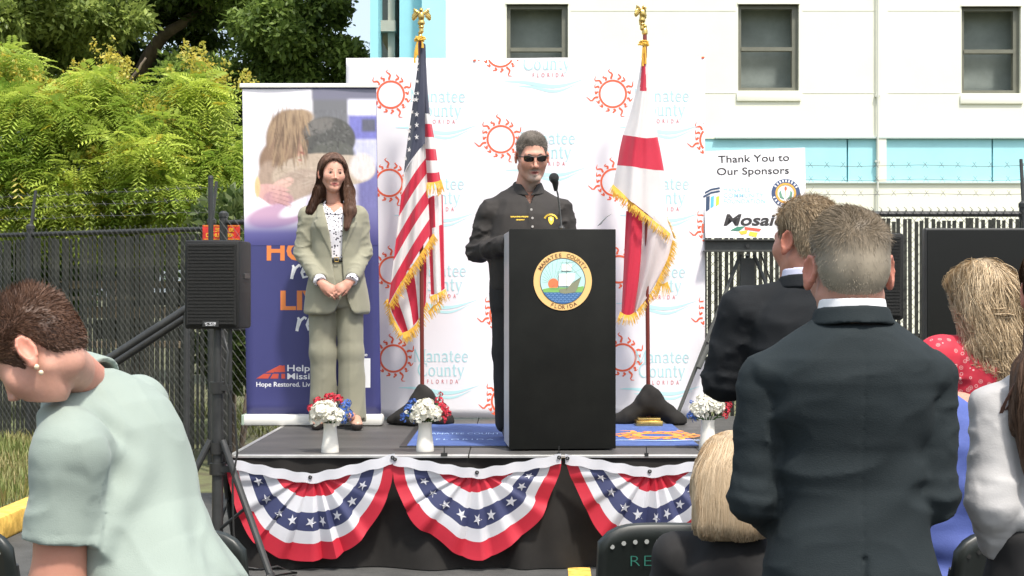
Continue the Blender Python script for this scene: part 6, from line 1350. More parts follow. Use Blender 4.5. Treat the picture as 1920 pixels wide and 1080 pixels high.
# shirt details
M_emb = mat('yellow_thread', (.78, .52, .05), .6); M_btn = mat('button', (.45, .43, .40), .4)
def onsurf(p, fn, x, z, y0=-.4, lift=.003):
    ys = np.linspace(y0, .1, 400, dtype=np.float32); d = fn(np.stack([np.full(400, x, np.float32), ys, np.full(400, z, np.float32)], 1)); i = int(np.argmax(d < 0)); return np.array((x, ys[i]-lift, z))
for z in (1.335, 1.285, 1.235, 1.185):
    c = onsurf(A, shirtA, .026+.005*(z < 1.3), z); mb = MB(); mb.lathe([(0, -.001), (.0075, -.001), (.0065, .0025), (0, .0025)], (0, 0, 0), 10, cap=False); mb.v = [(c[0]+a, c[1]-d_, c[2]+b) for a, b, d_ in mb.v]; mb.build('button', M_btn, A.root)
mb = MB(); rr = random.Random(4)
for row, (zz, x0, x1, hh) in enumerate(((1.288, -.092, .004, .0095), (1.271, -.062, -.018, .008))):
    x = x0
    while x < x1:                          # embroidered characters, too small to read in the photograph
        for q in range(2):
            a = onsurf(A, shirtA, x+.0025*q, zz+rr.uniform(0, .003)); b = onsurf(A, shirtA, x+.0025*q+rr.uniform(-.002, .004), zz+hh); e = np.array((.0016, 0, 0)); mb.add([a-e, a+e, b+e, b-e], [(0, 1, 2, 3)])
        x += .0068
mb.build('embroidery', M_emb, A.root)['kind'] = 'stuff'
mb = MB(); bc = (.142, 1.278)
for i in range(11):
    a = R(18+144*i/10); p1 = onsurf(A, shirtA, bc[0]+.033*math.cos(a), bc[1]+.026*math.sin(a)); p2 = onsurf(A, shirtA, bc[0]+.044*math.cos(a), bc[1]+.036*math.sin(a)); e = np.array((-math.sin(a), 0, math.cos(a)))*.0036; mb.add([p1-e, p1+e, p2+e, p2-e], [(0, 1, 2, 3)])
sh_ = [(-.016, .014), (0, .020), (.016, .014), (.017, -.004), (.011, -.020), (0, -.030), (-.011, -.020), (-.017, -.004)]; ct = onsurf(A, shirtA, *bc, lift=.005); mb.add([ct]+[onsurf(A, shirtA, bc[0]+a, bc[1]+b) for a, b in sh_], [(0, i+1, (i+1) % 8+1) for i in range(8)])
mb.build('badge_embroidery', M_emb, A.root)
ct = onsurf(A, shirtA, *bc, lift=.007); mb = MB(); mb.add([ct+np.array((.008*math.cos(a), 0, .010*math.sin(a)+.002)) for a in np.linspace(0, 6.28, 10)[:-1]], [tuple(range(9))]); mb.build('badge_centre', mat('badge_pale', (.75, .70, .52), .5), A.root)
mb = MB(); a = onsurf(A, shirtA, .205, 1.275, lift=.004); mb.tube([a, a+np.array((.001, 0, -.028)), a+np.array((-.001, .002, -.055))], [.003, .005, .0035], 6); mb.build('pen', M_gold, A.root)
# ---------------------------------------------------------------- the woman in the sage suit
B = Person('woman with long brown hair and sage green suit standing with clasped hands', 630, 9.33, SZ, 3)
sh, el, wr = ((-.180, .015, 1.375), (.145, .015, 1.375)), ((-.215, .01, 1.135), (.178, .01, 1.135)), ((-.092, -.165, .955), (.112, -.165, .960))
hp, kn, an = ((-.085, 0, .88), (.085, 0, .88)), ((-.082, -.015, .49), (.100, -.02, .49)), ((-.082, .03, .14), (.108, -.02, .14))
B.set_head((-.020, -.012, 1.650), 15, 4, 2, head_fn(True), 1.0, neck=(-.012, .03, 1.42), neck_r=.046, skin=(.58, .31, .225), lips=(.42, .12, .11), h=.0036)
base_body(B, sh, el, wr, hp, kn, an, skin=SK)
M_sage = mat('sage_linen', (.245, .236, .170), .85, sheen=.15, var=.07, vscale=5, bump=.12, bscale=220, wrinkle=.25, wscale=4.5); M_sagel = mat('sage_lapel', (.375, .37, .265), .85, sheen=.15, var=.05, bump=.1, bscale=220)
hl = hand_fn((.100, -.175, .945), (-.80, -.32, -.52), (.35, -.75, .55), -1, 34, .175, thumb=20); hr_ = hand_fn((-.080, -.178, .94), (.80, -.25, -.55), (-.3, -.8, .5), 1, 26, .175, thumb=15)
for q in (hl, hr_): B.skin(q, (-.16, -.36, .76), (.2, -.06, 1.03), .0042, const((.50, .25, .18)))
B.done(); B.face(brow=mat('brow_brown', (.09, .05, .036), .8), bw=.62)
def blouseB(P):
    d = loftd(P, [1.02, 1.08, 1.18, 1.28, 1.36, 1.41, 1.45], [.132, .130, .138, .150, .14, .115, .06], [.098, .098, .108, .122, .105, .085, .058], -.008, [.005, .0, .0, -.004, .005, .015, .02]); d = d-folds(P, .004, 13, 8, (1, 1, .5))
    v = np.abs(P[:, 0]+.008)*1.7-(P[:, 2]-1.388); return smax(d, -np.maximum(v, P[:, 1]+.01), .005)
m_ = mat('printed_blouse', (.74, .72, .74), .7)
nt = m_.node_tree; vo = nt.nodes.new('ShaderNodeTexVoronoi'); vo.inputs['Scale'].default_value = 62; tc = nt.nodes.new('ShaderNodeTexCoord'); rp = nt.nodes.new('ShaderNodeValToRGB'); rp.color_ramp.interpolation = 'CONSTANT'
rp.color_ramp.elements[0].color = (.035, .03, .05, 1); rp.color_ramp.elements[1].position = .34; rp.color_ramp.elements[1].color = (.76, .74, .77, 1); nt.links.new(tc.outputs['Object'], vo.inputs['Vector']); nt.links.new(vo.outputs['Distance'], rp.inputs[0]); nt.links.new(rp.outputs[0], nt.nodes['Principled BSDF'].inputs['Base Color'])
B.wear('blouse', blouseB, (-.2, -.17, 1.0), (.2, .15, 1.48), .0065, m_)
cg = lambda P: smax(collar_ring((-.01, .018, 0), .058, 1.475, .062, .005, .28, .75, None)(P), -np.maximum(np.abs(P[:, 0]+.008)*1.15-(P[:, 2]-1.385), P[:, 1]+.0), .004)
B.wear('blouse_collar', cg, (-.14, -.15, 1.36), (.14, .14, 1.53), .005, m_)
for i in (0, 1):
    w_ = np.array(wr[i]); u = w_-np.array(el[i]); u /= np.linalg.norm(u)
    B.wear('cuff', lambda P: smax(capd(P, w_-u*.06, w_+u*.012, .036, .041)-.003*vnoise(P, 40, 2), (P-w_.astype(np.float32)) @ u.astype(np.float32)-.012, .004), w_-.1, w_+.1, .005, m_)
zo = [.70, .76, .82, .90, .98, 1.08, 1.14, 1.26, 1.38, 1.44, 1.5]; xl = [-.09, -.0, .03, .015, -.005, -.018, -.02, -.032, -.062, -.082, -.082]; xr = [.17, .11, .085, .068, .055, .048, .046, .050, .056, .058, .058]
def jackB(P):
    d = loftd(P, [.735, .80, .90, 1.0, 1.10, 1.2, 1.3, 1.365, 1.41, 1.45], [.218, .210, .195, .175, .158, .160, .172, .165, .125, .072], [.155, .15, .142, .13, .122, .126, .138, .12, .098, .072], [.004]*10, [.0]*7+[.008, .015, .02])
    d = smin(d, capd(P, (-.07, .015, 1.425), sh[0], .035, .056), .03); d = smin(d, capd(P, (.07, .015, 1.425), sh[1], .035, .056), .03); d = d-folds(P, .0045, 8, 11, (1, 1, .45))
    z = P[:, 2]; a, b = np.interp(z, zo, xl), np.interp(z, zo, xr); fr = P[:, 1] < 0
    lw = np.interp(z, [1.10, 1.16, 1.30, 1.335, 1.345, 1.37, 1.44], [0, .02, .078, .088, .058, .064, .04])      # lapels
    lap = (np.clip(np.minimum(P[:, 0]-(a-lw), a+.03-P[:, 0])/.004, 0, 1)+np.clip(np.minimum((b+lw)-P[:, 0], P[:, 0]-(b-.03))/.004, 0, 1))*fr*(z > 1.10); d = d-.0075*np.clip(lap, 0, 1)
    d = smax(d, -np.maximum(np.maximum(a-P[:, 0], P[:, 0]-b), P[:, 1]-.02), .005); d = smax(d, .738-z+.02*smooth(.0, .1, np.abs(P[:, 0]-.04))*0, .004)
    return smin(d, sleeves(P, sh, el, wr, (.063, .054, .045), .006, 4, cut=.018), .022)
B.wear('blazer', jackB, (-.32, -.26, .71), (.32, .2, 1.5), .0068, M_sage)
def trB(P):
    d = loftd(P, [.78, .88, .98, 1.06, 1.085], [.175, .172, .152, .132, .132], [.122, .118, .108, .1, .1], .005, .0)
    for i in (0, 1): d = smin(d, smin(capd(P, hp[i], kn[i], .094, .080), capd(P, kn[i], np.array(an[i])-(0, 0, .085), .080, .090), .03), .004)
    d = d-folds(P, .005, 7, 6, (1, 1, .3))-.004*np.exp(-((np.abs(P[:, 0]-.01)-.085)/.006)**2)*(P[:, 1] < 0); return smax(d, .045-P[:, 2]+.02*(P[:, 1] < -.05), .005)
B.wear('trousers', trB, (-.24, -.17, .02), (.26, .17, 1.12), .0085, M_sage)
def beltB(P): return smax(loftd(P, [1.02, 1.11], [.142, .142], [.110, .110], .005, 0), np.abs(P[:, 2]-1.09)-.016, .004)
B.wear('belt', beltB, (-.2, -.15, 1.05), (.2, .15, 1.13), .006, M_shoe)
mb = MB(); mb.tube([(.0, -.118, 1.104), (.024, -.118, 1.104), (.024, -.118, 1.077), (.0, -.118, 1.077)], .003, 6, closed=True); mb.build('buckle', M_gold, B.root)
shoes(B, an, (-12, 14), mat('open_shoe', attr=True, rough=.4), .05, 'heeled_shoe', lambda V: np.where((V[:, 2] > .045)[:, None], np.array([(.50, .28, .20)]), np.array([(.03, .022, .02)])))
def hairB(P):
    q = B.toh(P); cap_ = smax(B.hf(q, 'scalp')-.019-.004*vnoise(q, 30, 2), np.interp(q[:, 1], [-.1, -.072, -.050, -.022, .02, .1], [.110, .098-.25*0, .076, .030, -.05, -.12])-np.abs(q[:, 0])*.25-q[:, 2], .006)
    l_ = smin(capd(P, (-.082, .03, 1.69), (-.108, .025, 1.53), .026, .036, ((0, 1, 0), 1.3)), capd(P, (-.108, .015, 1.53), (-.165, -.02, 1.40), .040, .030), .03); l_ = smin(l_, capd(P, (-.165, -.02, 1.40), (-.215, -.0, 1.335), .028, .014), .03)
    r = smin(capd(P, (.050, .005, 1.69), (.086, -.01, 1.53), .024, .034), capd(P, (.088, -.02, 1.53), (.098, -.115, 1.40), .036, .036), .03); r = smin(r, capd(P, (.098, -.115, 1.40), (.078, -.150, 1.295), .036, .016), .03)
    bk_ = elld(P, (-.02, .065, 1.55), (.10, .05, .17)); d = smin(smin(smin(cap_, l_, .025), r, .025), bk_, .03)
    fc = elld(q, (.0, -.095, -.016), (.064, .078, .096)); return smax(d, -fc, .008)-.003*vnoise(P*np.array((1, 1, .25), np.float32), 70, 3)
down = lambda P, g, k: np.tile(np.array((0, 0, -1.), np.float32), (len(P), 1))
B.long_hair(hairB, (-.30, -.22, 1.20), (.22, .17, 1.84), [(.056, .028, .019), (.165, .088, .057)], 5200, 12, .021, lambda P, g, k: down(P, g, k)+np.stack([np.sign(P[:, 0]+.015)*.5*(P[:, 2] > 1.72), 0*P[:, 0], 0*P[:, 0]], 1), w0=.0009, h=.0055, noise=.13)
# ---------------------------------------------------------------- the tall-collared man with his back to us
D = Person('man with short grey hair and dark navy suit seen from behind in front', 1593, 3.2, 0, 180)
sh, el, wr = ((-.178, .0, 1.274), (.188, .0, 1.272)), ((-.180, .015, 1.015), (.212, .005, 1.01)), ((-.05, -.22, .87), (.06, -.22, .87))
hp, kn, an = ((-.09, 0, .84), (.09, 0, .84)), ((-.10, -.01, .46), (.10, -.01, .46)), ((-.10, .02, .085), (.10, .02, .085))
D.set_head((0.0, -.012, 1.510), 1, 3, 0, head_fn(False, 1.05), 1.055, neck=(0, .028, 1.34), neck_r=.064, skin=(.46, .235, .175), h=.0036)
base_body(D, sh, el, wr, hp, kn, an, skin=SK, T=lambda P: P*np.array((1, 1, 1.045), np.float32))
for i in (0, 1): D.skin(hand_fn(wr[i], (.45*(1 if i == 0 else -1), -.7, -.4), (0, -.6, .7), 1 if i == 0 else -1, 40), np.array(wr[i])-.2, np.array(wr[i])+.2, .007, const(SK))
D.done()
def hcolD(V, c):
    q = D.toh(V); c = c.copy(); t = smooth(.005, .085, q[:, 2]+.012*vnoise(q, 30, 9))[:, None]; side = np.array((.31, .265, .20)); topc = np.array((.17, .130, .085)); base = side*(1-t)+topc*t
    f = smooth(-.035, -.085, q[:, 2])[:, None]; base = base*(1-f*.75)+np.array((.36, .21, .155))*f*.75; return base*(c.mean(1, keepdims=True)/.20)
D.short_hair([(.14, .14, .14), (.27, .27, .27)], th=.0085, n=15000, length=.017, line=dict(nape=-.105, burn=-.03), top=1.7, w0=.00042, stand=.2, mess=.2, fade=.03, side_th=.28, colf=hcolD, h=.0036,
    flow=lambda q: np.stack([.5*np.sin(q[:, 1]*40)+.35, -.35+.3*np.cos(q[:, 0]*50), -1+1.25*smooth(.03, .11, q[:, 2])], 1))
M_navy = mat('navy_suit', (.0155, .0215, .0240), .85, spec=.25, var=.12, vscale=4, bump=.15, bscale=320, wrinkle=.30, wscale=3.2, stretch=(.7, 1, 1.6))
def jackD(P):
    d = loftd(P, [.76, .86, .96, 1.04, 1.12, 1.20, 1.27, 1.32, 1.36, 1.40], [.200, .190, .168, .160, .166, .180, .184, .165, .125, .076], [.14, .135, .125, .118, .122, .132, .135, .12, .1, .082], .0, [.0, .01, .005, .0, .0, .005, .012, .02, .024, .028], n=2.5)
    for i in (0, 1): s_ = 1 if i else -1; d = smin(d, capd(P, (s_*.07, .022, 1.375), (sh[i][0]*.96, .004, sh[i][2]+.006), .034, .052, ((0, 1, 0), 1.25)), .03)
    bk_ = P[:, 1] > 0; z = P[:, 2]; x = P[:, 0]
    d = d-.006*np.sin((z+.22*np.abs(x)-.08*x*0)*58+2.2*vnoise(P, 6, 3))*smooth(.10, .17, np.abs(x))*np.exp(-((z-1.13)/.13)**2)*bk_
    d = d-.0030*np.sin((z+.5*x)*46+2.6*vnoise(P, 5, 7))*np.exp(-((z-1.04)/.09)**2)*bk_-folds(P, .005, 6, 14, (.5, 1, 1.5))
    d = d+.0028*np.exp(-(x/.0035)**2)*bk_*(z < 1.34); d = d+.0075*np.exp(-(x/.007)**2)*bk_*(z < .90)
    ar = sleeves(P, sh, el, wr, (.060, .053, .045), .0045, 5); d2 = smin(d, ar, .016); seam = np.abs(d-ar); return d2+.0028*np.exp(-(seam/.006)**2)*(z > 1.2)
D.wear('jacket', jackD, (-.34, -.34, .73), (.34, .2, 1.43), .0062, M_navy, it=1)
D.wear('jacket_collar', lambda P: smax(collar_ring((0, .024, 0), .074, 1.428, .040, .0055, .10, .34, .03)(P)+.0012*vnoise(P, 30, 3), -P[:, 1]-.05, .004), (-.15, -.12, 1.31), (.15, .18, 1.47), .0045, M_navy)
D.wear('shirt_collar', collar_ring((0, .023, 0), .0675, 1.449, .045, .0032, .05, .16, .075), (-.12, -.12, 1.37), (.12, .15, 1.49), .0036, mat('white_shirt', (.72, .72, .73), .7))
trousers(D, hp, kn, an, M_navy, top=.95, tw=(.165, .12), h=.012); shoes(D, an)
# ---------------------------------------------------------------- the fair-haired man beside him
E = Person('man with sandy hair and dark suit standing beside the sponsor board', 1505, 4.6, 0, 188)
sh, el, wr = ((-.195, .0, 1.42), (.205, .0, 1.415)), ((-.25, -.04, 1.15), (.248, -.05, 1.185)), ((-.06, -.26, 1.18), (.06, -.27, 1.19))
hp, kn, an = ((-.09, 0, .92), (.09, 0, .92)), ((-.10, -.01, .5), (.10, -.01, .5)), ((-.10, .02, .085), (.10, .02, .085))
E.set_head((-.010, -.012, 1.630), 24, 2, 0, head_fn(False, 1.05), 1.06, neck=(0, .03, 1.45), neck_r=.062, skin=(.50, .235, .165), h=.004)
base_body(E, sh, el, wr, hp, kn, an, skin=SK)
for i in (0, 1): E.skin(hand_fn(wr[i], (.6*(1 if i == 0 else -1), -.4, -.1), (0, -.7, .6), 1 if i == 0 else -1, 45), np.array(wr[i])-.2, np.array(wr[i])+.2, .008, const(SK))
E.done(); E.face()
E.short_hair([(.22, .155, .09), (.50, .385, .25)], th=.011, n=10000, length=.036, line=dict(nape=-.078, burn=-.01), top=1.75, w0=.0006, stand=.10, mess=.13, fade=.018, side_th=.6, flow=lambda q: np.stack([.25+0*q[:, 1], .55*smooth(.0, .1, q[:, 2]), -1+.8*smooth(.05, .11, q[:, 2])], 1), h=.004)
M_navy2 = mat('charcoal_navy_suit', (.0105, .0120, .0140), .85, spec=.25, var=.12, vscale=4, bump=.15, bscale=320, wrinkle=.3, wscale=3.5)
def jackE(P):
    d = loftd(P, [.80, .92, 1.04, 1.16, 1.28, 1.37, 1.42, 1.46, 1.50], [.21, .20, .185, .185, .195, .19, .16, .12, .075], [.15, .15, .14, .14, .145, .135, .115, .095, .08], 0, [0, .01, .01, .0, .005, .015, .02, .025, .03], n=2.5)
    for i in (0, 1): s_ = 1 if i else -1; d = smin(d, capd(P, (s_*.07, .02, 1.475), (sh[i][0]*.96, .005, 1.425), .036, .06), .03)
    d = d-folds(P, .004, 7, 21, (.6, 1, 1.5)); return smin(d, sleeves(P, sh, el, wr, (.070, .062, .05), .0085, 15), .02)
E.wear('jacket', jackE, (-.36, -.36, .78), (.36, .22, 1.54), .0085, M_navy2)
E.wear('jacket_collar', collar_ring((0, .024, 0), .074, 1.522, .045, .006, .10, .34, .03), (-.15, -.12, 1.41), (.15, .18, 1.57), .0055, M_navy2)
E.wear('shirt_collar', collar_ring((0, .024, 0), .066, 1.545, .05, .0034, .08, .16, .075), (-.12, -.12, 1.46), (.12, .15, 1.59), .0042, mat('lilac_shirt', (.58, .58, .72), .7))
trousers(E, hp, kn, an, M_navy2, top=1.0, tw=(.175, .125), h=.014); shoes(E, an)
# ---------------------------------------------------------------- the woman in mint green bending at the left
Cw = Person('woman with short brown hair and mint green polo leaning forward at left', 296, 3.12, .012, 246)
LN = rotm(29, 0, 0); PV = np.array((0, 0, .83), np.float32); TC = lambda P: (P-PV) @ LN+PV     # upright trunk frame
UP = lambda q: (np.array(q, np.float32)-PV) @ LN.T+PV
shl, shr = Cw.loc(130, 852, 2.97), UP((-.172, .0, 1.235))
sh = (tuple(shr), tuple(shl)); el = (tuple(shr+np.array((-.03, -.07, -.26))), tuple(shl+np.array((.012, -.02, -.265)))); wr = (tuple(shr+np.array((.03, -.25, -.40))), tuple(shl+np.array((-.03, -.22, -.40))))
hp, kn, an = ((-.09, .02, .72), (.09, .02, .72)), ((-.10, -.06, .40), (.10, -.06, .40)), ((-.10, .02, .045), (.10, .02, .045))
hc = Cw.loc(66, 664, 2.98); nk = UP((0, .035, 1.285))
Cw.set_head(tuple(hc), 24, 48, 0, head_fn(True, 1.08), .95, neck=tuple(nk), neck_r=.050, nk_k=.012, skin=(.55, .29, .215), lips=(.42, .16, .14), h=.0034, cheeks=1.3)
base_body(Cw, sh, el, wr, hp, kn, an, skin=(.46, .22, .155), T=lambda P: TC(P)+np.array((0, 0, .17), np.float32), feet=False)
for i in (0, 1): Cw.skin(hand_fn(wr[i], (0, -.5, -.8), (.3 if i else -.3, -.8, .4), 1 if i == 0 else -1, 35), np.array(wr[i])-.2, np.array(wr[i])+.2, .006, const(SK))
Cw.skin(lambda P: smin(capd(P, sh[1], el[1], .064, .052), capd(P, el[1], wr[1], .05, .032), .03), np.minimum(sh[1], wr[1])-.1, np.maximum(sh[1], wr[1])+.1, .008, const((.46, .215, .15)))
Cw.done(); Cw.face(shades=True)
Cw.short_hair([(.050, .024, .015), (.150, .078, .048)], th=.0065, n=11000, length=.026, line=dict(front=.060, nape=-.088, burn=-.028, temple=.034), top=1.5, w0=.00065, stand=.42, steps=6, side_th=.62, fade=.012, h=.0042, flow=lambda q: np.stack([.5*np.sin(q[:, 2]*45+q[:, 1]*20), .55+.3*np.sin(q[:, 2]*60), -.75+1.1*smooth(.02, .1, q[:, 2])], 1))
q = Cw.fromh((.088, .004, -.039)); q2 = Cw.fromh((.090, .002, -.055)); mb = MB()
for c, r in ((q, .0058), (q2, .0052)): mb.lathe([(0, -r)]+[(r*math.sin(a), -r*math.cos(a)) for a in np.linspace(.4, 2.7, 6)]+[(0, r)], tuple(c), 10, cap=False)
mb.build('earring', mat('pearl_gold', (.80, .62, .42), .2, spec=.8, coat=.5), Cw.root, smooth=True, angle=180)
M_mint = mat('mint_polo', (.255, .305, .268), .8, sheen=.1, var=.05, vscale=3, bump=.12, bscale=350, wrinkle=.32, wscale=3.0)
a2 = np.array(sh[1], np.float32); e2 = np.array(el[1], np.float32); ax2 = (e2-a2)/np.linalg.norm(e2-a2)
a1 = np.array(sh[0], np.float32); e1 = np.array(el[0], np.float32); ax1 = (e1-a1)/np.linalg.norm(e1-a1)
def poloC(P):
    q = TC(P); z = q[:, 2]; x = q[:, 0]; y = q[:, 1]
    d = loftd(q, [.74, .80, .88, .96, 1.05, 1.13, 1.19, 1.235, 1.27, 1.30], [.184, .178, .166, .160, .162, .164, .155, .130, .098, .07], [.142, .138, .130, .126, .130, .132, .125, .105, .085, .07], [.0, .0, .0, -.005, -.014, -.022, -.028, -.022, -.01, 0], [.015, .01, .0, .0, .01, .018, .022, .028, .032, .036])
    d = smin(d, capd(P, UP((.045, .03, 1.287)), sh[1], .052, .072), .05); d = smin(d, capd(P, UP((-.07, .025, 1.262)), sh[0], .036, .066), .04)
    d = d-.008*np.sin((z*.55+x*.9)*52+3*vnoise(q, 5, 3))*np.exp(-((z-.90)/.13)**2)*smooth(-.05, .1, x+.06)-.003*np.sin(x*62+4*vnoise(q, 4, 5))*smooth(.95, .78, z)-folds(q, .0075, 5, 4, (1, 1, .5))
    d = d-.007*np.sin((z-x*1.1)*60+2*vnoise(q, 6, 8))*np.exp(-(((z-1.12)/.09)**2+((x-.13)/.06)**2))
    for s_, a, e, axx in ((1, a2, e2, ax2), (0, a1, e1, ax1)):
        t = (P-a) @ axx; sv = capd(P, a, a+axx*.24, .068, .080); sv = sv-folds(P, .004, 9, 6+s_, (1, 1, 1.5))-.004*np.exp(-((t-.185)/.003)**2)*0; sv = smax(sv, t-.178, .005); sv = smax(sv, -(capd(P, a, a+axx*.4, .058, .072)+(t < .13)*1.0), .003)
        dt = d; d = smin(d, sv, .05)
        d = d+.0014*np.exp(-((t-.156)/.0030)**2)*(sv < .01)+.0022*np.exp(-((dt-sv)/.006)**2)*(t > -.03)
    return d
Cw.wear('polo_shirt', poloC, np.minimum.reduce([sh[0], sh[1], UP((0, 0, 1.3)), (-.24, -.2, .6)])-.11, np.maximum.reduce([sh[0], sh[1], UP((0, .15, 1.3)), (.24, .3, .8)])+.11, .0062, M_mint)
CR = rotm(30, 0, 0); cq = lambda P: collar_ring((0, 0, 0), .061, .030, .060, .0055, .05, .30, None)((TC(P)-np.array((0, .018, 1.292), np.float32)) @ CR)
Cw.wear('polo_collar', lambda P: smax(cq(P), -np.maximum(np.abs(TC(P)[:, 0])-.015, TC(P)[:, 1]+.03), .004), UP((0, .04, 1.3))-.16, UP((0, .04, 1.3))+.16, .0045, M_mint)
Cw.wear('trousers', lambda P: smax(np.minimum(smin(smin(capd(P, hp[0], kn[0], .092, .08), capd(P, hp[1], kn[1], .092, .08), .03), loftd(TC(P), [.60, .70, .78, .83], [.165, .165, .155, .145], [.130, .128, .12, .115], 0, .01), .04), np.minimum(capd(P, kn[0], an[0], .08, .07), capd(P, kn[1], an[1], .08, .07)))-folds(P, .004, 8, 4), -.02-P[:, 2], .005), (-.26, -.24, -.06), (.26, .28, .95), .010, mat('trouser_charcoal', (.030, .024, .022), .85, var=.2))
shoes(Cw, ((-.10, .02, -.07), (.10, .02, -.07))) if 0 else None
for i in (0, 1): a = np.array(an[i]); Cw.wear('shoe', lambda P: smax(capd(P, a+np.array((0, .03, -.045)), a+np.array((0, -.15, -.055)), .042, .034), -.043-P[:, 2], .004), a-.24, a+.2, .01, M_shoe)
# ---------------------------------------------------------------- the woman with curly blonde hair and red blouse
Fw = Person('woman with curly blonde hair and red patterned blouse before the black screen', 1838, 5.2, 0, 196)
sh, el, wr = ((-.165, .0, 1.25), (.165, .0, 1.25)), ((-.20, .0, .99), (.20, .0, .99)), ((-.10, -.2, .92), (.10, -.2, .92))
hp, kn, an = ((-.085, 0, .80), (.085, 0, .80)), ((-.09, -.01, .44), (.09, -.01, .44)), ((-.09, .02, .08), (.09, .02, .08))
Fw.set_head((0, -.01, 1.445), 4, 3, 0, head_fn(True), .99, neck=(0, .03, 1.28), neck_r=.05, skin=(.5, .26, .19), h=.005)
base_body(Fw, sh, el, wr, hp, kn, an, skin=SK, T=lambda P: P*np.array((1, 1, 1.12), np.float32))
for i in (0, 1): Fw.skin(hand_fn(wr[i], (.5*(1 if i == 0 else -1), -.5, -.4), (0, -.7, .6), 1 if i == 0 else -1, 40, .17), np.array(wr[i])-.2, np.array(wr[i])+.2, .008, const(SK))
Fw.done(); Fw.face()
m_ = mat('red_print_blouse', (.52, .025, .045), .75)
nt = m_.node_tree; vo = nt.nodes.new('ShaderNodeTexVoronoi'); vo.inputs['Scale'].default_value = 38; tc = nt.nodes.new('ShaderNodeTexCoord'); rp = nt.nodes.new('ShaderNodeValToRGB'); rp.color_ramp.interpolation = 'CONSTANT'
e_ = rp.color_ramp.elements; e_[0].color = (.60, .22, .20, 1); e_[1].position = .14; e_[1].color = (.50, .022, .045, 1); x_ = e_.new(.22); x_.color = (.70, .42, .40, 1); x_ = e_.new(.27); x_.color = (.50, .022, .045, 1)
nt.links.new(tc.outputs['Object'], vo.inputs['Vector']); nt.links.new(vo.outputs['Distance'], rp.inputs[0]); nt.links.new(rp.outputs[0], nt.nodes['Principled BSDF'].inputs['Base Color'])
def blF(P):
    d = loftd(P, [.80, .90, 1.0, 1.1, 1.2, 1.25, 1.29, 1.33], [.185, .17, .15, .155, .165, .15, .11, .062], [.13, .12, .11, .115, .12, .1, .085, .065], 0, [0, 0, 0, 0, .01, .018, .024, .028])
    for i in (0, 1): d = smin(d, capd(P, ((-.06, .06)[i], .02, 1.30), sh[i], .03, .06), .03); d = smin(d, elld(P, (sh[i][0]*1.12, .0, 1.235), (.066, .075, .07)), .02)
    return smin(d-folds(P, .005, 9, 3), sleeves(P, sh, el, wr, (.07, .062, .042), .006, 5), .02)
Fw.wear('blouse', blF, (-.32, -.3, .78), (.32, .2, 1.36), .009, m_)
trousers(Fw, hp, kn, an, M_trblack, top=.87, tw=(.165, .12), h=.014); shoes(Fw, an)
def hairF(P):
    q = Fw.toh(P); c = smax(Fw.hf(q, 'scalp')-.03, np.interp(q[:, 1], [-.1, -.07, -.04, 0, .05, .1], [.07, .06, .03, -.02, -.08, -.12])-q[:, 2], .02); b = elld(P, (-.0, .055, 1.39), (.098, .08, .15)); b = smin(b, elld(P, (-.045, .09, 1.22), (.062, .045, .13)), .04); b = smin(b, elld(P, (.03, .08, 1.28), (.07, .05, .09)), .04)
    d = smin(c, b, .04); fc = elld(q, (.0, -.10, -.03), (.062, .08, .095)); return smax(d, -fc, .01)-.009*vnoise(P*np.array((1, 1, .6), np.float32), 26, 3)-.004*vnoise(P, 60, 4)
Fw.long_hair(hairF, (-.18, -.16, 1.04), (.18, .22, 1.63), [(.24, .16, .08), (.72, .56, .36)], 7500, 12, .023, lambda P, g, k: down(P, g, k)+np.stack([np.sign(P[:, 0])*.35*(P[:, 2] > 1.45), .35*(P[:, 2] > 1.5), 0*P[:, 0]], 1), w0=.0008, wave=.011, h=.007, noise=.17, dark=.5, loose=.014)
# ---------------------------------------------------------------- the seated person in blue
G = Person('seated person in a royal blue shirt between the navy suit and white blouse', 1770, 4.25, 0, 186)
tc_ = lambda z: np.interp(z, [.45, .8, 1.0, 1.2, 1.35], [-.02, -.02, .01, .065, .15])       # leans towards the suited man
sh, el, wr = ((-.135, .02, 1.055), (.225, .0, 1.09)), ((-.20, -.02, .80), (.31, -.08, .86)), ((-.10, -.28, .72), (.15, -.30, .78))
hp, kn, an = ((-.09, .02, .52), (.09, .02, .52)), ((-.11, -.42, .50), (.11, -.42, .50)), ((-.11, -.44, .09), (.11, -.44, .09))
G.set_head((.175, -.06, 1.235), 6, 18, -10, head_fn(False), 1.0, neck=(.075, .03, 1.10), neck_r=.058, skin=(.45, .23, .17), h=.006)
base_body(G, sh, el, wr, hp, kn, an, skin=SK, T=lambda P: P*np.array((1, 1, .9), np.float32)-np.array((0, 0, -.40), np.float32))
for i in (0, 1): G.skin(hand_fn(wr[i], (.5*(1 if i == 0 else -1), -.5, -.4), (0, -.3, .9), 1 if i == 0 else -1, 30), np.array(wr[i])-.2, np.array(wr[i])+.2, .008, const(SK))
G.done(); G.face(); G.short_hair([(.05, .035, .025), (.12, .085, .06)], n=2500, h=.006, w0=.0010)
def shirtG(P):
    q = P.copy(); q[:, 0] -= tc_(P[:, 2]); d = loftd(q, [.44, .55, .68, .80, .92, 1.02, 1.09, 1.14, 1.18], [.225, .22, .205, .20, .205, .20, .165, .11, .06], [.16, .165, .155, .15, .15, .14, .115, .09, .07], 0, [.03, .03, .02, .01, .02, .03, .03, .035, .04])
    d = d-.008*np.sin((P[:, 2]-.5*P[:, 0])*44+3*vnoise(P, 5, 2))*np.exp(-((P[:, 2]-.72)/.16)**2)-folds(P, .006, 6, 7, (.7, 1, 1.4)); return smin(d, sleeves(P, sh, el, wr, (.078, .07, .045), .009, 5), .03)
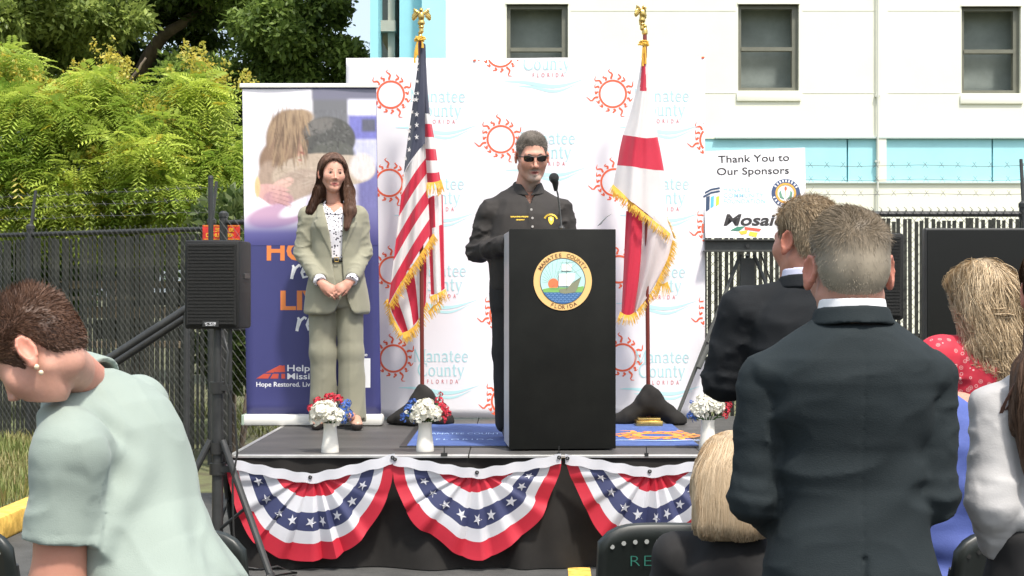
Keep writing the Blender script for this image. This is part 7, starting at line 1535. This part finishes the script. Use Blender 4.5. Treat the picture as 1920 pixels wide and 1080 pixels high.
G.wear('shirt', shirtG, (-.36, -.4, .42), (.45, .24, 1.22), .0095, mat('blue_shirt', (.065, .098, .32), .75, var=.08, bump=.1, bscale=250, wrinkle=.4, wscale=4))
trousers(G, hp, kn, an, M_trblack, top=.60, tw=(.175, .13), h=.014); shoes(G, an)
# ---------------------------------------------------------------- the woman in the white blouse at the right edge
Hw = Person('woman with long brown hair and white blouse cut by the right edge', 1992, 3.3, 0, 181)
sh, el, wr = ((-.150, .0, 1.195), (.150, .0, 1.195)), ((-.190, .05, .985), (.178, .05, .985)), ((-.140, -.02, .865), (.140, -.02, .868))
hp, kn, an = ((-.085, 0, .78), (.085, 0, .78)), ((-.09, -.01, .43), (.09, -.01, .43)), ((-.09, .02, .08), (.09, .02, .08))
Hw.set_head((0, -.01, 1.465), 0, 4, 0, head_fn(True), .98, neck=(0, .03, 1.27), neck_r=.05, skin=(.5, .26, .19), h=.005)
base_body(Hw, sh, el, wr, hp, kn, an, skin=SK, T=lambda P: P*np.array((1, 1, 1.13), np.float32))
for i in (0, 1): Hw.skin(hand_fn(wr[i], (.15*(1 if i == 0 else -1), -.35, -.9), (.8*(1 if i else -1), -.2, 0), 1 if i else -1, 20, .17), np.array(wr[i])-.2, np.array(wr[i])+.2, .007, const(SK))
Hw.done(); Hw.face()
def blH(P):
    d = loftd(P, [.915, .96, 1.04, 1.12, 1.19, 1.24, 1.28, 1.32], [.150, .144, .140, .146, .145, .125, .085, .058], [.125, .12, .112, .115, .118, .1, .085, .065], 0, [0, 0, 0, 0, .01, .018, .024, .028])
    for i in (0, 1): d = smin(d, capd(P, ((-.05, .05)[i], .02, 1.27), sh[i], .03, .056), .03)
    d = d-.005*np.sin((P[:, 2]-.7*np.abs(P[:, 0]))*60+3*vnoise(P, 6, 2))*smooth(.07, .14, np.abs(P[:, 0]))-folds(P, .005, 8, 9); d = smax(d, .915-P[:, 2], .004); return smin(d, sleeves(P, sh, el, wr, (.061, .055, .040), .006, 8, cut=.012), .018)
Hw.wear('blouse', blH, (-.30, -.22, .82), (.30, .2, 1.35), .0075, mat('shaded_white_blouse', (.42, .41, .405), .75, var=.03, bump=.1, bscale=250, wrinkle=.35, wscale=4.5))  # white cloth greyed in its colour to stand for the audience's shade
trousers(Hw, hp, kn, an, M_trblack, top=.93, tw=(.158, .125), h=.012); shoes(Hw, an)
def hairH(P):
    q = Hw.toh(P); c = smax(Hw.hf(q, 'scalp')-.02, np.interp(q[:, 1], [-.1, -.07, -.04, 0, .05, .1], [.07, .06, .03, -.02, -.08, -.12])-q[:, 2], .02); b = elld(P, (0, .06, 1.36), (.108, .06, .17)); b = smin(b, elld(P, (.06, .10, 1.20), (.085, .035, .20)), .04); b = smin(b, elld(P, (-.05, .10, 1.20), (.085, .035, .20)), .04); b = smin(b, capd(P, (.115, .075, 1.29), (.132, .085, 1.17), .022, .010), .04)
    d = smin(c, b, .04); return smax(d, -elld(q, (.0, -.10, -.03), (.062, .08, .095)), .01)-.004*vnoise(P*np.array((1, 1, .25), np.float32), 60, 3)
Hw.long_hair(hairH, (-.2, -.16, .96), (.2, .2, 1.64), [(.045, .026, .018), (.16, .095, .062)], 4000, 14, .026, down, w0=.0008, h=.0075, noise=.1)
mb = MB()
for pts in (((1916, 700), (1893, 738), (1880, 765), (1868, 800)), ((1930, 720), (1905, 745), (1890, 765), (1880, 780))):
    for j in range(12): o = random.uniform(-3, 3); mb.tube([Hw.loc(x+o+random.uniform(-2, 2), y+random.uniform(-3, 3), 3.3-.115+.02*k) for k, (x, y) in enumerate(pts)], .0012, 4)
mb.build('loose_strands', mat('hair_auburn', (.14, .07, .05), .4), Hw.root)['kind'] = 'stuff'
mb = MB(); c = Hw.fromh((.075, .06, .03)); mb.tube([c+np.array((0, .0, .05)), c+np.array((.012, .012, .015)), c+np.array((.01, .01, -.03))], [.006, .011, .005], 8); mb.build('hair_clip', M_blackp, Hw.root, smooth=True)
# ---------------------------------------------------------------- the seated woman with straight blonde hair
I = Person('seated woman with straight blonde hair and black top beside the marked chair', 1372, 3.78, -.0, 181)
sh, el, wr = ((-.145, .01, .775), (.145, .01, .775)), ((-.18, -.03, .55), (.18, -.03, .55)), ((-.12, -.24, .56), (.12, -.24, .56))
hp, kn, an = ((-.085, .02, .50), (.085, .02, .50)), ((-.10, -.40, .48), (.10, -.40, .48)), ((-.10, -.42, .09), (.10, -.42, .09))
I.set_head((0, -.012, .965), 4, 4, 0, head_fn(True), .98, neck=(0, .03, .83), neck_r=.05, skin=(.5, .27, .2), h=.006)
base_body(I, sh, el, wr, hp, kn, an, skin=SK, T=lambda P: P*np.array((1.16, 1.1, .9), np.float32)-np.array((0, 0, -.74), np.float32))
for i in (0, 1): I.skin(hand_fn(wr[i], (.5*(1 if i == 0 else -1), -.5, -.1), (0, -.1, .9), 1 if i == 0 else -1, 30, .17), np.array(wr[i])-.2, np.array(wr[i])+.2, .009, const(SK))
I.done(); I.face()
def topI(P):
    d = loftd(P, [.42, .50, .58, .67, .74, .78, .815, .85], [.175, .165, .15, .152, .155, .14, .10, .062], [.14, .13, .12, .12, .12, .1, .085, .065], 0, [.03, .02, .01, .01, .018, .024, .028, .03])
    for i in (0, 1): d = smin(d, capd(P, ((-.06, .06)[i], .02, .825), sh[i], .03, .062), .03)
    return smin(d-folds(P, .005, 8, 3), sleeves(P, sh, el, wr, (.060, .052, .040), .006, 5), .02)
I.wear('top', topI, (-.32, -.32, .4), (.32, .2, .93), .009, mat('black_top', (.011, .010, .010), .85, var=.15)); trousers(I, hp, kn, an, M_trblack, top=.58, tw=(.17, .13), h=.014); shoes(I, an)
def hairI(P):
    q = I.toh(P); c = smax(I.hf(q, 'scalp')-.021, np.interp(q[:, 1], [-.1, -.07, -.04, 0, .05, .1], [.07, .06, .03, -.02, -.08, -.12])-q[:, 2], .02); b = elld(P, (0, .05, .945), (.100, .075, .145)); b = smin(b, loftd(P, [.845, .875, .95, 1.02], [.108, .112, .108, .09], [.042, .045, .05, .05], 0, [.105, .1, .09, .07]), .04)
    d = smin(c, b, .04); return smax(d, -elld(q, (.0, -.10, -.03), (.062, .08, .095)), .01)-.0045*vnoise(P*np.array((1, 1, .2), np.float32), 50, 3)
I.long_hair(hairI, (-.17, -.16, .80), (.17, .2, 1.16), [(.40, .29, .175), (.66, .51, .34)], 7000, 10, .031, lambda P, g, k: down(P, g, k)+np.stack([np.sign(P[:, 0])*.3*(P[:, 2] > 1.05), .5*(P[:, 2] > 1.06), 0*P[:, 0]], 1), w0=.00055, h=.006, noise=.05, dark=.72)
